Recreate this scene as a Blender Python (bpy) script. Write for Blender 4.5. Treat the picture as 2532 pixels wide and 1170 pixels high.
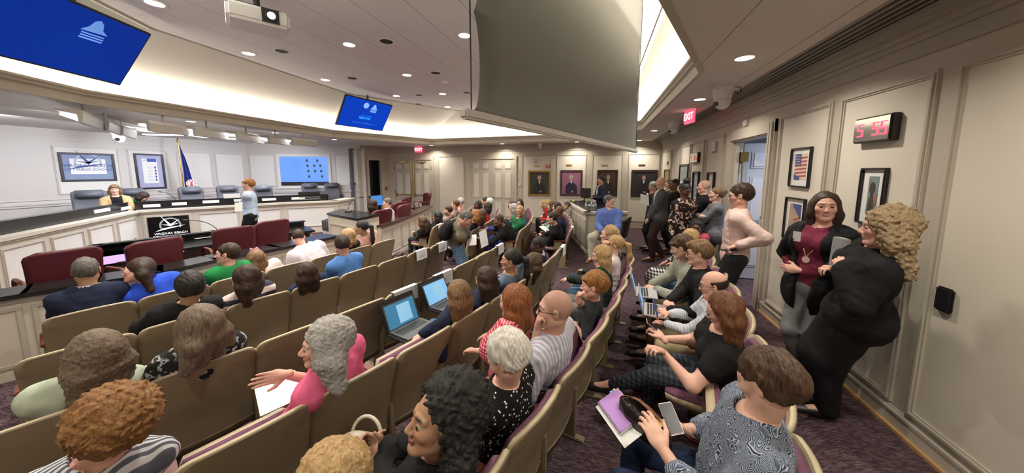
import bpy, math, random
import numpy as np
from mathutils import Vector, Matrix
from mathutils.geometry import tessellate_polygon
random.seed(7); np.random.seed(7)
for o in list(bpy.data.objects): bpy.data.objects.remove(o, do_unlink=True)
COL = bpy.context.scene.collection
SC = bpy.context.scene
# ---------------------------------------------------------------- camera
F_PX = 780.0; PITCH = math.radians(6.65); CXP = 1266.0; CYP = 514.0; CAM_H = 1.8; PSI = math.radians(15.515)
cam_d = bpy.data.cameras.new('camera'); cam = bpy.data.objects.new('camera', cam_d); COL.objects.link(cam)
cam.location = (0, 0, CAM_H); cam.rotation_euler = (math.pi / 2 - PITCH, 0, PSI)
cam_d.sensor_width = 36; cam_d.lens = F_PX / 2532 * 36; cam_d.shift_y = -71 / 2532; cam_d.clip_start = 0.02
SC.camera = cam
# ---------------------------------------------------------------- world, exposure
w = bpy.data.worlds.new('world'); SC.world = w; w.use_nodes = True
w.node_tree.nodes['Background'].inputs[0].default_value = (0.9, 0.85, 0.8, 1); w.node_tree.nodes['Background'].inputs[1].default_value = 0.0
SC.view_settings.view_transform = 'Standard'; SC.view_settings.look = 'None'; SC.view_settings.gamma = 1
SC.view_settings.use_curve_mapping = False; SC.view_settings.exposure = 0.12
SC.cycles.use_denoising = True; SC.cycles.max_bounces = 6; SC.cycles.diffuse_bounces = 4; SC.cycles.glossy_bounces = 2
SC.cycles.transmission_bounces = 4; SC.cycles.caustics_reflective = False; SC.cycles.caustics_refractive = False
SC.cycles.sample_clamp_indirect = 4
WARM = (1.0, 0.86, 0.66); NEUT = (1.0, 0.93, 0.83); COOL = (0.90, 0.93, 1.0)
Z_LOW = 2.83; Z_HIGH = 3.76
LOW_EDGE = [(0.957, 8.43), (-0.3, 10.9), (-6.29, 11.1), (-7.81, 7.9), (-7.6, 3.03), (-6.3, 0.7), (-0.28, 0.7), (0.957, 3.82)]
HIGH_EDGE = [(0.72, 7.9), (-0.5, 9.75), (-4.6, 9.8), (-6.3, 6.9), (-6.1, 3.1), (-5.2, 1.5), (-0.35, 1.5), (0.72, 4.0)]
def area(name, loc, size, power, color, rot=(0, 0, 0), size_y=None, shape='RECTANGLE', spread=None):
    l = bpy.data.lights.new(name, 'AREA'); l.energy = power; l.color = color; l.size = size; l.shape = shape
    if size_y: l.size_y = size_y
    if spread: l.spread = spread
    o = bpy.data.objects.new(name, l); COL.objects.link(o); o.location = loc; o.rotation_euler = rot; return o
def tray_lights():
    n = len(LOW_EDGE)                        # the tray's hidden cove lamps, one run per side, lying in the recess
    for i in range(n):
        a = Vector((*LOW_EDGE[i], 0)); b = Vector((*LOW_EDGE[(i + 1) % n], 0)); d = b - a; ln = d.length
        out = Vector((d.y, -d.x, 0)).normalized()
        c = sum((Vector((*p, 0)) for p in LOW_EDGE), Vector()) / n
        if out.dot(a - c) < 0: out = -out
        m = (a + b) / 2 + out * 0.13 + Vector((0, 0, 3.01))
        o = area('cove_light', m, ln * 0.96, 13.0 * ln, (1.0, .93, .80), size_y=0.05)
        z = (Vector((0, 0, -1)) + out * 0.25).normalized() # lamp shines up and inwards
        x = d.normalized(); y = z.cross(x)
        o.rotation_euler = Matrix((x, y, z)).transposed().to_euler()
tray_lights()
HIGH_LIGHTS = [(-5.10, 2.69), (-5.74, 4.17), (-3.83, 4.31), (-5.78, 5.75), (-3.88, 5.92), (-1.96, 4.48), (-5.21, 7.43), (-3.94, 7.56), (-4.58, 9.08), (-1.9, 7.6), (-3.83, 2.4), (-2.0, 2.4)]
LOW_LIGHTS = [(1.24, 3.48), (1.35, 5.25), (1.3, 8.93), (1.24, 11.6), (-0.83, 11.6), (1.3, 1.6), (-3.6, 11.6), (-6.6, 11.6), (-8.44, 8.6), (-8.48, 6.66), (-8.25, 4.7), (1.3, 0.1), (-1.2, 0.0), (-3.6, 0.0)]
for (x, y) in HIGH_LIGHTS: area('downlight_lamp', (x, y, Z_HIGH - 0.02), 0.13, 36, (1.0, .92, .82), shape='DISK', spread=math.radians(130))
for (x, y) in LOW_LIGHTS: area('downlight_lamp', (x, y, Z_LOW - 0.02), 0.13, 17, (1.0, .91, .78), shape='DISK', spread=math.radians(140))
# the fluorescent dais fixtures wash the dais wall
for y in (3.2, 4.9, 6.6, 8.3):
    area('dais_wash_lamp', (-10.3, y, 2.60), 1.2, 42, (.90, .92, 1.0), rot=(0, math.radians(40), 0), size_y=0.25)
    area('dais_wash_lamp', (-8.9, y, 2.70), 1.2, 22, (.92, .93, 1.0), rot=(0, math.radians(20), 0), size_y=0.25)
area('corridor_lamp', (3.4, 5.2, 2.5), 0.5, 35, (.8, .86, 1.0))

# ---------------------------------------------------------------- pixel -> point helpers (used once to survey positions)
def _basis():
    f = Vector((-math.sin(PSI) * math.cos(PITCH), math.cos(PSI) * math.cos(PITCH), -math.sin(PITCH)))
    r = Vector((math.cos(PSI), math.sin(PSI), 0)); return r, r.cross(f), f
_R, _U, _F = _basis(); CAMP = Vector((0, 0, CAM_H))
def ray(px, py): return (_R * ((px - CXP) / F_PX) + _U * ((CYP - py) / F_PX) + _F)
def at(px, py, z): d = ray(px, py); return CAMP + d * ((z - CAM_H) / d.z)
def atX(px, py, x): d = ray(px, py); return CAMP + d * (x / d.x)
def atY(px, py, y): d = ray(px, py); return CAMP + d * (y / d.y)
def proj(p):
    d = Vector(p) - CAMP; w_ = d.dot(_F); return CXP + F_PX * d.dot(_R) / w_, CYP - F_PX * d.dot(_U) / w_
FL = -0.24
def sstep(t): t = min(1, max(0, t)); return t * t * (3 - 2 * t)
def ground(x, y):
    w_ = sstep((x - 1.15) / 0.55); zw = -0.24 * sstep((y - 5) / 6.0)
    base = FL + (0.14) * sstep((-5.45 - x) / 0.3)      # the well beyond the partition lies a little higher
    return base + w_ * (zw - FL)
# ---------------------------------------------------------------- materials
MATS = {}
def nt(m): m.use_nodes = True; return m.node_tree, m.node_tree.nodes['Principled BSDF']
def mat(name, col, rough=0.6, metal=0.0, emis=None, est=1.0, bump=0.0, bscale=200, var=0.0, vscale=3, spec=None, trans=0, alpha=None):
    if name in MATS: return MATS[name]
    m = bpy.data.materials.new(name); t, b = nt(m)
    b.inputs['Base Color'].default_value = (*col, 1); b.inputs['Roughness'].default_value = rough; b.inputs['Metallic'].default_value = metal
    if spec is not None: b.inputs['Specular IOR Level'].default_value = spec
    if trans: b.inputs['Transmission Weight'].default_value = trans; b.inputs['IOR'].default_value = 1.2
    if emis: b.inputs['Emission Color'].default_value = (*emis, 1); b.inputs['Emission Strength'].default_value = est
    tc = t.nodes.new('ShaderNodeTexCoord')
    if bump:
        n = t.nodes.new('ShaderNodeTexNoise'); n.inputs['Scale'].default_value = bscale; t.links.new(tc.outputs['Object'], n.inputs['Vector'])
        bp = t.nodes.new('ShaderNodeBump'); bp.inputs['Strength'].default_value = bump; bp.inputs['Distance'].default_value = 0.004
        t.links.new(n.outputs['Fac'], bp.inputs['Height']); t.links.new(bp.outputs[0], b.inputs['Normal'])
    if var:
        n = t.nodes.new('ShaderNodeTexNoise'); n.inputs['Scale'].default_value = vscale; n.inputs['Detail'].default_value = 3
        t.links.new(tc.outputs['Object'], n.inputs['Vector'])
        mx = t.nodes.new('ShaderNodeMix'); mx.data_type = 'RGBA'
        mx.inputs[6].default_value = (*[c * (1 - var) for c in col], 1); mx.inputs[7].default_value = (*[min(1, c * (1 + var)) for c in col], 1)
        t.links.new(n.outputs['Fac'], mx.inputs[0]); t.links.new(mx.outputs[2], b.inputs['Base Color'])
    MATS[name] = m; return m
def ramp(t, pts, interp='LINEAR'):
    r = t.nodes.new('ShaderNodeValToRGB'); r.color_ramp.interpolation = interp
    e = r.color_ramp.elements
    while len(e) > 1: e.remove(e[0])
    e[0].position = pts[0][0]; e[0].color = (*pts[0][1], 1)
    for p, c in pts[1:]:
        k = e.new(p); k.color = (*c, 1)
    return r
def cloth(name, pattern, cols, scale=1.0, rough=0.85, rot=0.0):
    if name in MATS: return MATS[name]
    m = bpy.data.materials.new(name); t, b = nt(m); b.inputs['Roughness'].default_value = rough
    b.inputs['Specular IOR Level'].default_value = 0.25
    tc = t.nodes.new('ShaderNodeTexCoord'); mp = t.nodes.new('ShaderNodeMapping'); t.links.new(tc.outputs['Object'], mp.inputs[0])
    mp.inputs['Rotation'].default_value = (0, 0, rot)
    out = None
    def wave(axis, sc, dist=0.6):
        wv = t.nodes.new('ShaderNodeTexWave'); wv.bands_direction = axis; wv.inputs['Scale'].default_value = sc; wv.inputs['Distortion'].default_value = dist
        wv.inputs['Detail'].default_value = 1; t.links.new(mp.outputs[0], wv.inputs[0]); return wv
    if pattern == 'plain':
        n = t.nodes.new('ShaderNodeTexNoise'); n.inputs['Scale'].default_value = 14; t.links.new(mp.outputs[0], n.inputs[0])
        r = ramp(t, [(0.3, tuple(c * 0.86 for c in cols[0])), (0.7, tuple(min(1, c * 1.1) for c in cols[0]))]); t.links.new(n.outputs[0], r.inputs[0]); out = r
    elif pattern == 'stripe':
        wv = wave(scale[1], scale[0]); r = ramp(t, [(0.0, cols[0]), (0.45, cols[0]), (0.62, cols[1]), (1, cols[1])]); t.links.new(wv.outputs['Fac'], r.inputs[0]); out = r
    elif pattern == 'check':
        a = wave('X', scale); c_ = wave('Z', scale); ad = t.nodes.new('ShaderNodeMath'); ad.operation = 'ADD'
        for i, wv in enumerate((a, c_)): t.links.new(wv.outputs['Fac'], ad.inputs[i])
        dv = t.nodes.new('ShaderNodeMath'); dv.operation = 'MULTIPLY'; dv.inputs[1].default_value = .5; t.links.new(ad.outputs[0], dv.inputs[0])
        r = ramp(t, [(0.25, cols[0]), (0.45, cols[1]), (0.6, cols[1]), (0.8, cols[2])], 'LINEAR'); t.links.new(dv.outputs[0], r.inputs[0]); out = r
    elif pattern == 'dots':
        v = t.nodes.new('ShaderNodeTexVoronoi'); v.inputs['Scale'].default_value = scale; t.links.new(mp.outputs[0], v.inputs[0])
        r = ramp(t, [(0.0, cols[1]), (0.2, cols[1]), (0.27, cols[0]), (1, cols[0])]); t.links.new(v.outputs['Distance'], r.inputs[0]); out = r
    elif pattern == 'floral':
        n = t.nodes.new('ShaderNodeTexNoise'); n.inputs['Scale'].default_value = scale; n.inputs['Detail'].default_value = 4; t.links.new(mp.outputs[0], n.inputs[0])
        pts = [(0.0, cols[0]), (0.50, cols[0])] + [(0.54 + 0.05 * i, c) for i, c in enumerate(cols[1:])]
        r = ramp(t, pts, 'CONSTANT'); t.links.new(n.outputs[0], r.inputs[0]); out = r
    elif pattern == 'paisley':
        n = t.nodes.new('ShaderNodeTexNoise'); n.inputs['Scale'].default_value = scale * .5; n.inputs['Detail'].default_value = 1; t.links.new(mp.outputs[0], n.inputs[0])
        mxv = t.nodes.new('ShaderNodeMix'); mxv.data_type = 'RGBA'; mxv.inputs[0].default_value = 0.12; t.links.new(mp.outputs[0], mxv.inputs[6]); t.links.new(n.outputs['Color'], mxv.inputs[7])
        v = t.nodes.new('ShaderNodeTexVoronoi'); v.inputs['Scale'].default_value = scale; t.links.new(mxv.outputs[2], v.inputs[0])
        mu = t.nodes.new('ShaderNodeMath'); mu.operation = 'MULTIPLY'; mu.inputs[1].default_value = 5.2; t.links.new(v.outputs['Distance'], mu.inputs[0])
        fr = t.nodes.new('ShaderNodeMath'); fr.operation = 'PINGPONG'; fr.inputs[1].default_value = 0.5; t.links.new(mu.outputs[0], fr.inputs[0])
        d2 = t.nodes.new('ShaderNodeMath'); d2.operation = 'MULTIPLY'; d2.inputs[1].default_value = 2; t.links.new(fr.outputs[0], d2.inputs[0])
        r = ramp(t, [(0.0, cols[0]), (0.35, cols[1]), (0.62, cols[2]), (0.8, cols[3]), (1, cols[0])]); t.links.new(d2.outputs[0], r.inputs[0]); out = r
    t.links.new(out.outputs[0], b.inputs['Base Color'])
    n = t.nodes.new('ShaderNodeTexNoise'); n.inputs['Scale'].default_value = 260; t.links.new(tc.outputs['Object'], n.inputs[0])
    bp = t.nodes.new('ShaderNodeBump'); bp.inputs['Strength'].default_value = 0.25; bp.inputs['Distance'].default_value = 0.002
    t.links.new(n.outputs[0], bp.inputs['Height']); t.links.new(bp.outputs[0], b.inputs['Normal'])
    MATS[name] = m; return m
def hairmat(name, c1, c2, curly=False):
    name = 'hair_' + name
    if name in MATS: return MATS[name]
    m = bpy.data.materials.new(name); t, b = nt(m); b.inputs['Roughness'].default_value = 0.55 if not curly else .65; b.inputs['Specular IOR Level'].default_value = 0.35
    tc = t.nodes.new('ShaderNodeTexCoord'); mp = t.nodes.new('ShaderNodeMapping'); t.links.new(tc.outputs['Object'], mp.inputs[0])
    mp.inputs['Scale'].default_value = (1, 1, 0.12) if not curly else (1, 1, 1)
    n = t.nodes.new('ShaderNodeTexNoise'); n.inputs['Scale'].default_value = 110 if not curly else 55; n.inputs['Detail'].default_value = 4; t.links.new(mp.outputs[0], n.inputs[0])
    if curly: n.inputs['Distortion'].default_value = 2.0
    r = ramp(t, [(0.32, tuple(c * .9 for c in c1)), (0.5, tuple((a + b_) / 2 for a, b_ in zip(c1, c2))), (0.70, c2)]); t.links.new(n.outputs[0], r.inputs[0]); t.links.new(r.outputs[0], b.inputs['Base Color'])
    bp = t.nodes.new('ShaderNodeBump'); bp.inputs['Strength'].default_value = 0.7; bp.inputs['Distance'].default_value = 0.004
    t.links.new(n.outputs[0], bp.inputs['Height']); t.links.new(bp.outputs[0], b.inputs['Normal'])
    MATS[name] = m; return m
def skinmat():
    if 'skin' in MATS: return MATS['skin']
    m = bpy.data.materials.new('skin'); t, b = nt(m); b.inputs['Roughness'].default_value = 0.5; b.inputs['Specular IOR Level'].default_value = 0.35
    a = t.nodes.new('ShaderNodeVertexColor'); a.layer_name = 'Col'; t.links.new(a.outputs[0], b.inputs['Base Color'])
    b.inputs['Subsurface Weight'].default_value = 0.0
    MATS['skin'] = m; return m
# ---------------------------------------------------------------- mesh builders
class MB:
    def __init__(s): s.v = []; s.f = []; s.m = []
    def add(s, vs, fs, mi=0):
        o = len(s.v); s.v += [tuple(v) for v in vs]; s.f += [tuple(i + o for i in f) for f in fs]; s.m += [mi] * len(fs); return s
    def obox(s, o, u, v, w_, mi=0):          # box from corner o with edge vectors
        o, u, v, w_ = Vector(o), Vector(u), Vector(v), Vector(w_)
        p = [o, o + u, o + u + v, o + v, o + w_, o + u + w_, o + u + v + w_, o + v + w_]
        f = [(0, 3, 2, 1), (4, 5, 6, 7), (0, 1, 5, 4), (1, 2, 6, 5), (2, 3, 7, 6), (3, 0, 4, 7)]
        if u.cross(v).dot(w_) < 0: f = [tuple(reversed(q)) for q in f]
        return s.add(p, f, mi)
    def box(s, x0, y0, z0, x1, y1, z1, mi=0): return s.obox((x0, y0, z0), (x1 - x0, 0, 0), (0, y1 - y0, 0), (0, 0, z1 - z0), mi)
    def tube(s, pts, r, n=10, caps=True, mi=0):
        pts = [Vector(p) for p in pts]; rs = r if isinstance(r, (list, tuple)) else [r] * len(pts)
        rings = []; prev = None
        for i, p in enumerate(pts):
            d = (pts[min(i + 1, len(pts) - 1)] - pts[max(i - 1, 0)])
            d = d.normalized() if d.length > 1e-9 else Vector((0, 0, 1))
            a = prev if prev is not None else (Vector((0, 0, 1)) if abs(d.z) < .9 else Vector((1, 0, 0)))
            a = (a - d * a.dot(d)).normalized(); prev = a; b = d.cross(a)
            rings.append([p + (a * math.cos(2 * math.pi * k / n) + b * math.sin(2 * math.pi * k / n)) * rs[i] for k in range(n)])
        vs = [q for rg in rings for q in rg]; fs = []
        for i in range(len(pts) - 1):
            for k in range(n): fs.append((i * n + k, i * n + (k + 1) % n, (i + 1) * n + (k + 1) % n, (i + 1) * n + k))
        if caps: fs.append(tuple(reversed(range(n)))); fs.append(tuple((len(pts) - 1) * n + k for k in range(n)))
        return s.add(vs, fs, mi)
    def disc(s, c, nrm, r, h, n=24, mi=0, r2=None):
        c = Vector(c); nrm = Vector(nrm).normalized(); return s.tube([c, c + nrm * h], [r, r2 if r2 is not None else r], n, True, mi)
    def lathe(s, c, prof, n=20, mi=0):       # prof: (r, z)
        c = Vector(c); vs = []; fs = []
        for r, z in prof:
            for k in range(n): vs.append(c + Vector((r * math.cos(2 * math.pi * k / n), r * math.sin(2 * math.pi * k / n), z)))
        for i in range(len(prof) - 1):
            for k in range(n): fs.append((i * n + k, i * n + (k + 1) % n, (i + 1) * n + (k + 1) % n, (i + 1) * n + k))
        fs.append(tuple(reversed(range(n)))); fs.append(tuple((len(prof) - 1) * n + k for k in range(n)))
        return s.add(vs, fs, mi)
    def poly(s, pts, ext=None, mi=0):         # flat polygon, optionally extruded
        pts = [Vector(p) for p in pts]; n = len(pts)
        if ext is None: return s.add(pts, [tuple(range(n))], mi)
        e = Vector(ext); q = [p + e for p in pts]
        fs = [tuple(reversed(range(n))), tuple(range(n, 2 * n))] + [(i, (i + 1) % n, (i + 1) % n + n, i + n) for i in range(n)]
        return s.add(pts + q, fs, mi)
    def build(s, name, mats, parent=None, smooth=False, bevel=0, kind=None, fix=True):
        me = bpy.data.meshes.new(name); vs = s.v
        if parent is not None:
            inv = root_matrix(parent).inverted(); vs = [tuple(inv @ Vector(v)) for v in vs]
        me.from_pydata(vs, [], s.f)
        mats = mats if isinstance(mats, (list, tuple)) else [mats]
        for m_ in mats: me.materials.append(m_)
        me.polygons.foreach_set('material_index', s.m)
        if fix:
            import bmesh
            bm = bmesh.new(); bm.from_mesh(me); bmesh.ops.recalc_face_normals(bm, faces=bm.faces)
            if bevel: bmesh.ops.bevel(bm, geom=[e for e in bm.edges if len(e.link_faces) == 2 and e.calc_face_angle(0) > .5], offset=bevel, segments=2, affect='EDGES', clamp_overlap=True)
            bm.to_mesh(me); bm.free()
        if smooth: me.polygons.foreach_set('use_smooth', [True] * len(me.polygons))
        o = bpy.data.objects.new(name, me); COL.objects.link(o)
        if parent is not None: o.parent = parent
        if kind: o['kind'] = kind
        return o
def root_matrix(o):
    while o.parent is not None: o = o.parent
    return Matrix.Translation(o.location) @ o.rotation_euler.to_matrix().to_4x4()
def empty(name, loc, rz=0.0, label=None, cat=None, group=None):
    o = bpy.data.objects.new(name, None); o.empty_display_size = .1; COL.objects.link(o); o.location = loc; o.rotation_euler = (0, 0, rz)
    return tag(o, label, cat, group)
def tag(o, label=None, cat=None, group=None, kind=None):
    if label: o['label'] = label
    if cat: o['category'] = cat
    if group: o['group'] = group
    if kind: o['kind'] = kind
    return o
def dup(root, loc, rz=None, label=None):
    r = root.copy(); COL.objects.link(r); r.location = loc
    if rz is not None: r.rotation_euler = (0, 0, rz)
    if label: r['label'] = label
    for ch in root.children:
        c = ch.copy(); COL.objects.link(c); c.parent = r
        for g in ch.children:
            d = g.copy(); COL.objects.link(d); d.parent = c
    return r
def text_mesh(txt, name, size, m, o, u, v, parent=None, align='CENTER', bold=0.0, ext=0.001):
    cu = bpy.data.curves.new(name, 'FONT'); cu.body = txt; cu.size = size; cu.align_x = align; cu.align_y = 'CENTER'; cu.extrude = ext; cu.offset = bold
    to = bpy.data.objects.new(name, cu); COL.objects.link(to)
    me = bpy.data.meshes.new_from_object(to); bpy.data.objects.remove(to, do_unlink=True); bpy.data.curves.remove(cu)
    o, u, v = Vector(o), Vector(u).normalized(), Vector(v).normalized(); n = u.cross(v)
    M = Matrix((u, v, n)).transposed().to_4x4(); M.translation = o
    if parent is not None: M = root_matrix(parent).inverted() @ M
    me.transform(M); me.materials.clear(); me.materials.append(m)
    ob = bpy.data.objects.new(name, me); COL.objects.link(ob)
    if parent is not None: ob.parent = parent
    return ob
class Wall:                                   # wall frame: a along the wall, z up, d into the room
    def __init__(s, p, q, inward):
        s.p = Vector((*p, 0)); s.u = (Vector((*q, 0)) - s.p); s.len = s.u.length; s.u.normalize()
        n = Vector((-s.u.y, s.u.x, 0)); s.n = n if n.dot(Vector((*inward, 0)) - s.p) > 0 else -n
    def pt(s, a, z, d=0): return s.p + s.u * a + s.n * d + Vector((0, 0, z))
    def box(s, mb, a0, a1, z0, z1, d0, d1, mi=0):
        return mb.obox(s.pt(a0, z0, d0), s.u * (a1 - a0), s.n * (d1 - d0), Vector((0, 0, z1 - z0)), mi)
    def frame(s, mb, a0, a1, z0, z1, w_, d0, d1, mi=0, step=True):
        for (A0, A1, B0, B1) in ((a0, a1, z0, z0 + w_), (a0, a1, z1 - w_, z1), (a0, a0 + w_, z0 + w_, z1 - w_), (a1 - w_, a1, z0 + w_, z1 - w_)):
            s.box(mb, A0, A1, B0, B1, d0, d1, mi)
        if step:
            e = w_ * .35
            for (A0, A1, B0, B1) in ((a0 + e, a1 - e, z0 + e, z0 + 2 * e), (a0 + e, a1 - e, z1 - 2 * e, z1 - e), (a0 + e, a0 + 2 * e, z0 + 2 * e, z1 - 2 * e), (a1 - 2 * e, a1 - e, z0 + 2 * e, z1 - 2 * e)):
                s.box(mb, A0, A1, B0, B1, d1, d1 + .01, mi)
# ================================================================ THE ROOM
M_STILE = mat('painted_trim', (.52, .475, .40), .5); M_PANEL = mat('wall_panel_paint', (.70, .655, .56), .75, bump=.15, bscale=120)
M_TRIM2 = mat('dais_trim_paint', (.60, .56, .53), .5); M_PANEL2 = mat('dais_panel_paint', (.74, .72, .68), .75)
M_CROWN = mat('crown_paint', (.44, .405, .335), .55); M_OAK = mat('oak_strip', (.55, .33, .13), .45, var=.15, vscale=20)
M_BLACK = mat('black_laminate', (.012, .012, .013), .22); M_WHITE = mat('white_plastic', (.72, .72, .70), .4)
M_BLK = mat('black_plastic', (.015, .015, .016), .4); M_BRASS = mat('brass', (.55, .38, .12), .3, metal=1); M_DARKMETAL = mat('dark_metal', (.05, .05, .055), .4, metal=.8)
M_PAPER = mat('white_paper', (.82, .82, .80), .7); M_GLASS = mat('clear_plastic', (.8, .9, .92), .05, trans=.9)
M_ALU = mat('aluminium', (.62, .62, .64), .35, metal=.7)
M_COVE = mat('cove_plaster', (.78, .74, .66), .9)
def carpet():
    m = bpy.data.materials.new('plum_carpet'); t, b = nt(m); b.inputs['Roughness'].default_value = .95; b.inputs['Specular IOR Level'].default_value = .1
    tc = t.nodes.new('ShaderNodeTexCoord'); mp = t.nodes.new('ShaderNodeMapping'); mp.inputs['Scale'].default_value = (1, 4, 1); mp.inputs['Rotation'].default_value = (0, 0, .6)
    t.links.new(tc.outputs['Object'], mp.inputs[0])
    v = t.nodes.new('ShaderNodeTexVoronoi'); v.inputs['Scale'].default_value = 32; v.distance = 'CHEBYCHEV'; t.links.new(mp.outputs[0], v.inputs[0])
    n = t.nodes.new('ShaderNodeTexNoise'); n.inputs['Scale'].default_value = 160; n.inputs['Detail'].default_value = 3; t.links.new(tc.outputs['Object'], n.inputs[0])
    a = t.nodes.new('ShaderNodeMath'); a.operation = 'MULTIPLY'; a.inputs[1].default_value = .5; t.links.new(v.outputs['Color'], a.inputs[0])
    s_ = t.nodes.new('ShaderNodeMath'); s_.operation = 'MULTIPLY_ADD'; s_.inputs[1].default_value = .5; t.links.new(n.outputs[0], s_.inputs[0]); t.links.new(a.outputs[0], s_.inputs[2])
    r = ramp(t, [(0.25, (.040, .024, .031)), (0.5, (.085, .053, .066)), (0.72, (.165, .118, .128))]); t.links.new(s_.outputs[0], r.inputs[0]); t.links.new(r.outputs[0], b.inputs['Base Color'])
    bp = t.nodes.new('ShaderNodeBump'); bp.inputs['Strength'].default_value = .6; bp.inputs['Distance'].default_value = .006; t.links.new(s_.outputs[0], bp.inputs['Height']); t.links.new(bp.outputs[0], b.inputs['Normal'])
    return m
M_CARPET = carpet()
def ceilmat(name, col, x0, dx, y0, dy):
    m = bpy.data.materials.new(name); t, b = nt(m); b.inputs['Roughness'].default_value = .9
    tc = t.nodes.new('ShaderNodeTexCoord'); sp = t.nodes.new('ShaderNodeSeparateXYZ'); t.links.new(tc.outputs['Object'], sp.inputs[0])
    outs = []
    for ax, o0, d, wd in ((0, x0, dx, .009), (1, y0, dy, .005)):
        a = t.nodes.new('ShaderNodeMath'); a.operation = 'SUBTRACT'; a.inputs[1].default_value = o0; t.links.new(sp.outputs[ax], a.inputs[0])
        k = t.nodes.new('ShaderNodeMath'); k.operation = 'PINGPONG'; k.inputs[1].default_value = d / 2; t.links.new(a.outputs[0], k.inputs[0])
        g = t.nodes.new('ShaderNodeMath'); g.operation = 'LESS_THAN'; g.inputs[1].default_value = wd / 2; t.links.new(k.outputs[0], g.inputs[0]); outs.append(g)
    mx_ = t.nodes.new('ShaderNodeMath'); mx_.operation = 'MULTIPLY_ADD'; mx_.inputs[1].default_value = .45; t.links.new(outs[1].outputs[0], mx_.inputs[0]); t.links.new(outs[0].outputs[0], mx_.inputs[2]); mx_.use_clamp = True
    n = t.nodes.new('ShaderNodeTexNoise'); n.inputs['Scale'].default_value = 300; t.links.new(tc.outputs['Object'], n.inputs[0])
    mix = t.nodes.new('ShaderNodeMix'); mix.data_type = 'RGBA'; mix.inputs[6].default_value = (*col, 1); mix.inputs[7].default_value = (*[c * .42 for c in col], 1)
    t.links.new(mx_.outputs[0], mix.inputs[0]); t.links.new(mix.outputs[2], b.inputs['Base Color'])
    bp = t.nodes.new('ShaderNodeBump'); bp.inputs['Strength'].default_value = .2; bp.inputs['Distance'].default_value = .002; t.links.new(n.outputs[0], bp.inputs['Height']); t.links.new(bp.outputs[0], b.inputs['Normal'])
    return m
M_CLOW = ceilmat('lower_ceiling_tile', (.70, .665, .62), .915, .61, .3, 1.22); M_CHIGH = ceilmat('tray_ceiling_tile', (.70, .68, .68), -1.63, .61, .4, 1.22)
YN = -0.42
# floor
def make_floor():
    xs = list(np.arange(-13.4, -5.9, .8)) + list(np.arange(-5.9, -5.3, .1)) + list(np.arange(-5.3, 1.0, .7)) + list(np.arange(1.05, 2.21, .05)); ys = list(np.arange(-.6, 12.6, .5))
    mb = MB(); vs = [(x, y, ground(x, y)) for x in xs for y in ys]; ny = len(ys)
    fs = [(i * ny + j, (i + 1) * ny + j, (i + 1) * ny + j + 1, i * ny + j + 1) for i in range(len(xs) - 1) for j in range(ny - 1)]
    mb.add(vs, fs); o = mb.build('floor', M_CARPET, smooth=True, kind='structure', fix=False); return o
make_floor()
MB().box(2.205, 3.0, -.02, 4.4, 8.0, -.008).build('corridor_floor', M_CARPET, kind='structure')
OUT = [(2.053, YN), (2.053, 12.05), (-8.96, 12.05), (-9.4, 10.9), (-13.1, 9.15), (-13.1, 2.65), (-9.4, .9), (-8.96, YN)]
IN = (-4, 6)
WR = Wall(OUT[0], OUT[1], IN); WF = Wall(OUT[1], OUT[2], IN); WS = Wall(OUT[2], OUT[3], IN); WW = Wall(OUT[3], OUT[4], IN); WD = Wall(OUT[4], OUT[5], IN); WW2 = Wall(OUT[5], OUT[6], IN); WS2 = Wall(OUT[6], OUT[7], IN); WN = Wall(OUT[7], OUT[0], IN)
def hit(wl, px, py, d=0):
    r = ray(px, py); o = wl.pt(0, 0, d); t = (o - CAMP).dot(wl.n) / r.dot(wl.n); q = CAMP + r * t; return (q - wl.p).dot(wl.u), q.z
def wall_body(name, wl, openings, m, crown=True, cm=None, z0=-.3, top=Z_LOW + .05):
    mb = MB(); a = -.12
    for (a0, a1, zt) in sorted(openings):
        wl.box(mb, a, a0, z0, top, -.15, 0); wl.box(mb, a0, a1, zt, top, -.15, 0); a = a1
    wl.box(mb, a, wl.len + .12, z0, top, -.15, 0)
    o = mb.build(name, m, kind='structure')
    if crown:
        c = MB()
        for (zb, zt, dp) in ((2.56, 2.585, .018), (2.66, 2.70, .03), (2.70, 2.745, .05), (2.745, 2.79, .085), (2.79, Z_LOW + .01, .12)): wl.box(c, 0, wl.len, zb, zt, 0, dp)
        wl.box(c, 0, wl.len, 2.585, 2.66, 0, .012)
        k = c.build('crown_moulding', cm or M_CROWN); k.parent = o
    return o
def panels(name, wl, rects, parent, mp, mt, w_=.045):
    for (a0, a1, z0, z1) in rects:
        a0, a1 = min(a0, a1), max(a0, a1)
        p = MB(); wl.box(p, a0 + w_, a1 - w_, z0 + w_, z1 - w_, -.002, .006); po = p.build('wall_panel', mp); po.parent = parent
        f = MB(); wl.frame(f, a0, a1, z0, z1, w_, -.002, .016); fo = f.build('panel_moulding', mt); fo.parent = po
def baseboard(name, wl, spans, z0, h, parent_m=M_STILE):
    mb = MB(); oak = MB()
    for a0, a1, zz0, zz1 in spans:
        p = [wl.pt(a0, zz0), wl.pt(a1, zz1)]
        for (h0, h1, dp) in ((0, h - .03, .018), (h - .03, h - .012, .026), (h - .012, h, .012)):
            o = wl.pt(a0, zz0 + h0); e = wl.pt(a1, zz1 + h0) - o; mb.obox(o, e, wl.n * dp, Vector((0, 0, h1 - h0)))
        o = wl.pt(a0, zz0 - .01, .018); e = wl.pt(a1, zz1 - .01, .018) - o; oak.obox(o, e, wl.n * .02, Vector((0, 0, .032)))
    b = mb.build(name, parent_m, kind='structure'); k = oak.build('shoe_strip', M_OAK); k.parent = b
    return b
yr = lambda y: y - YN
w_right = wall_body('wall_right', WR, [(yr(4.79), yr(5.98), 2.28)], M_STILE)
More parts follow.
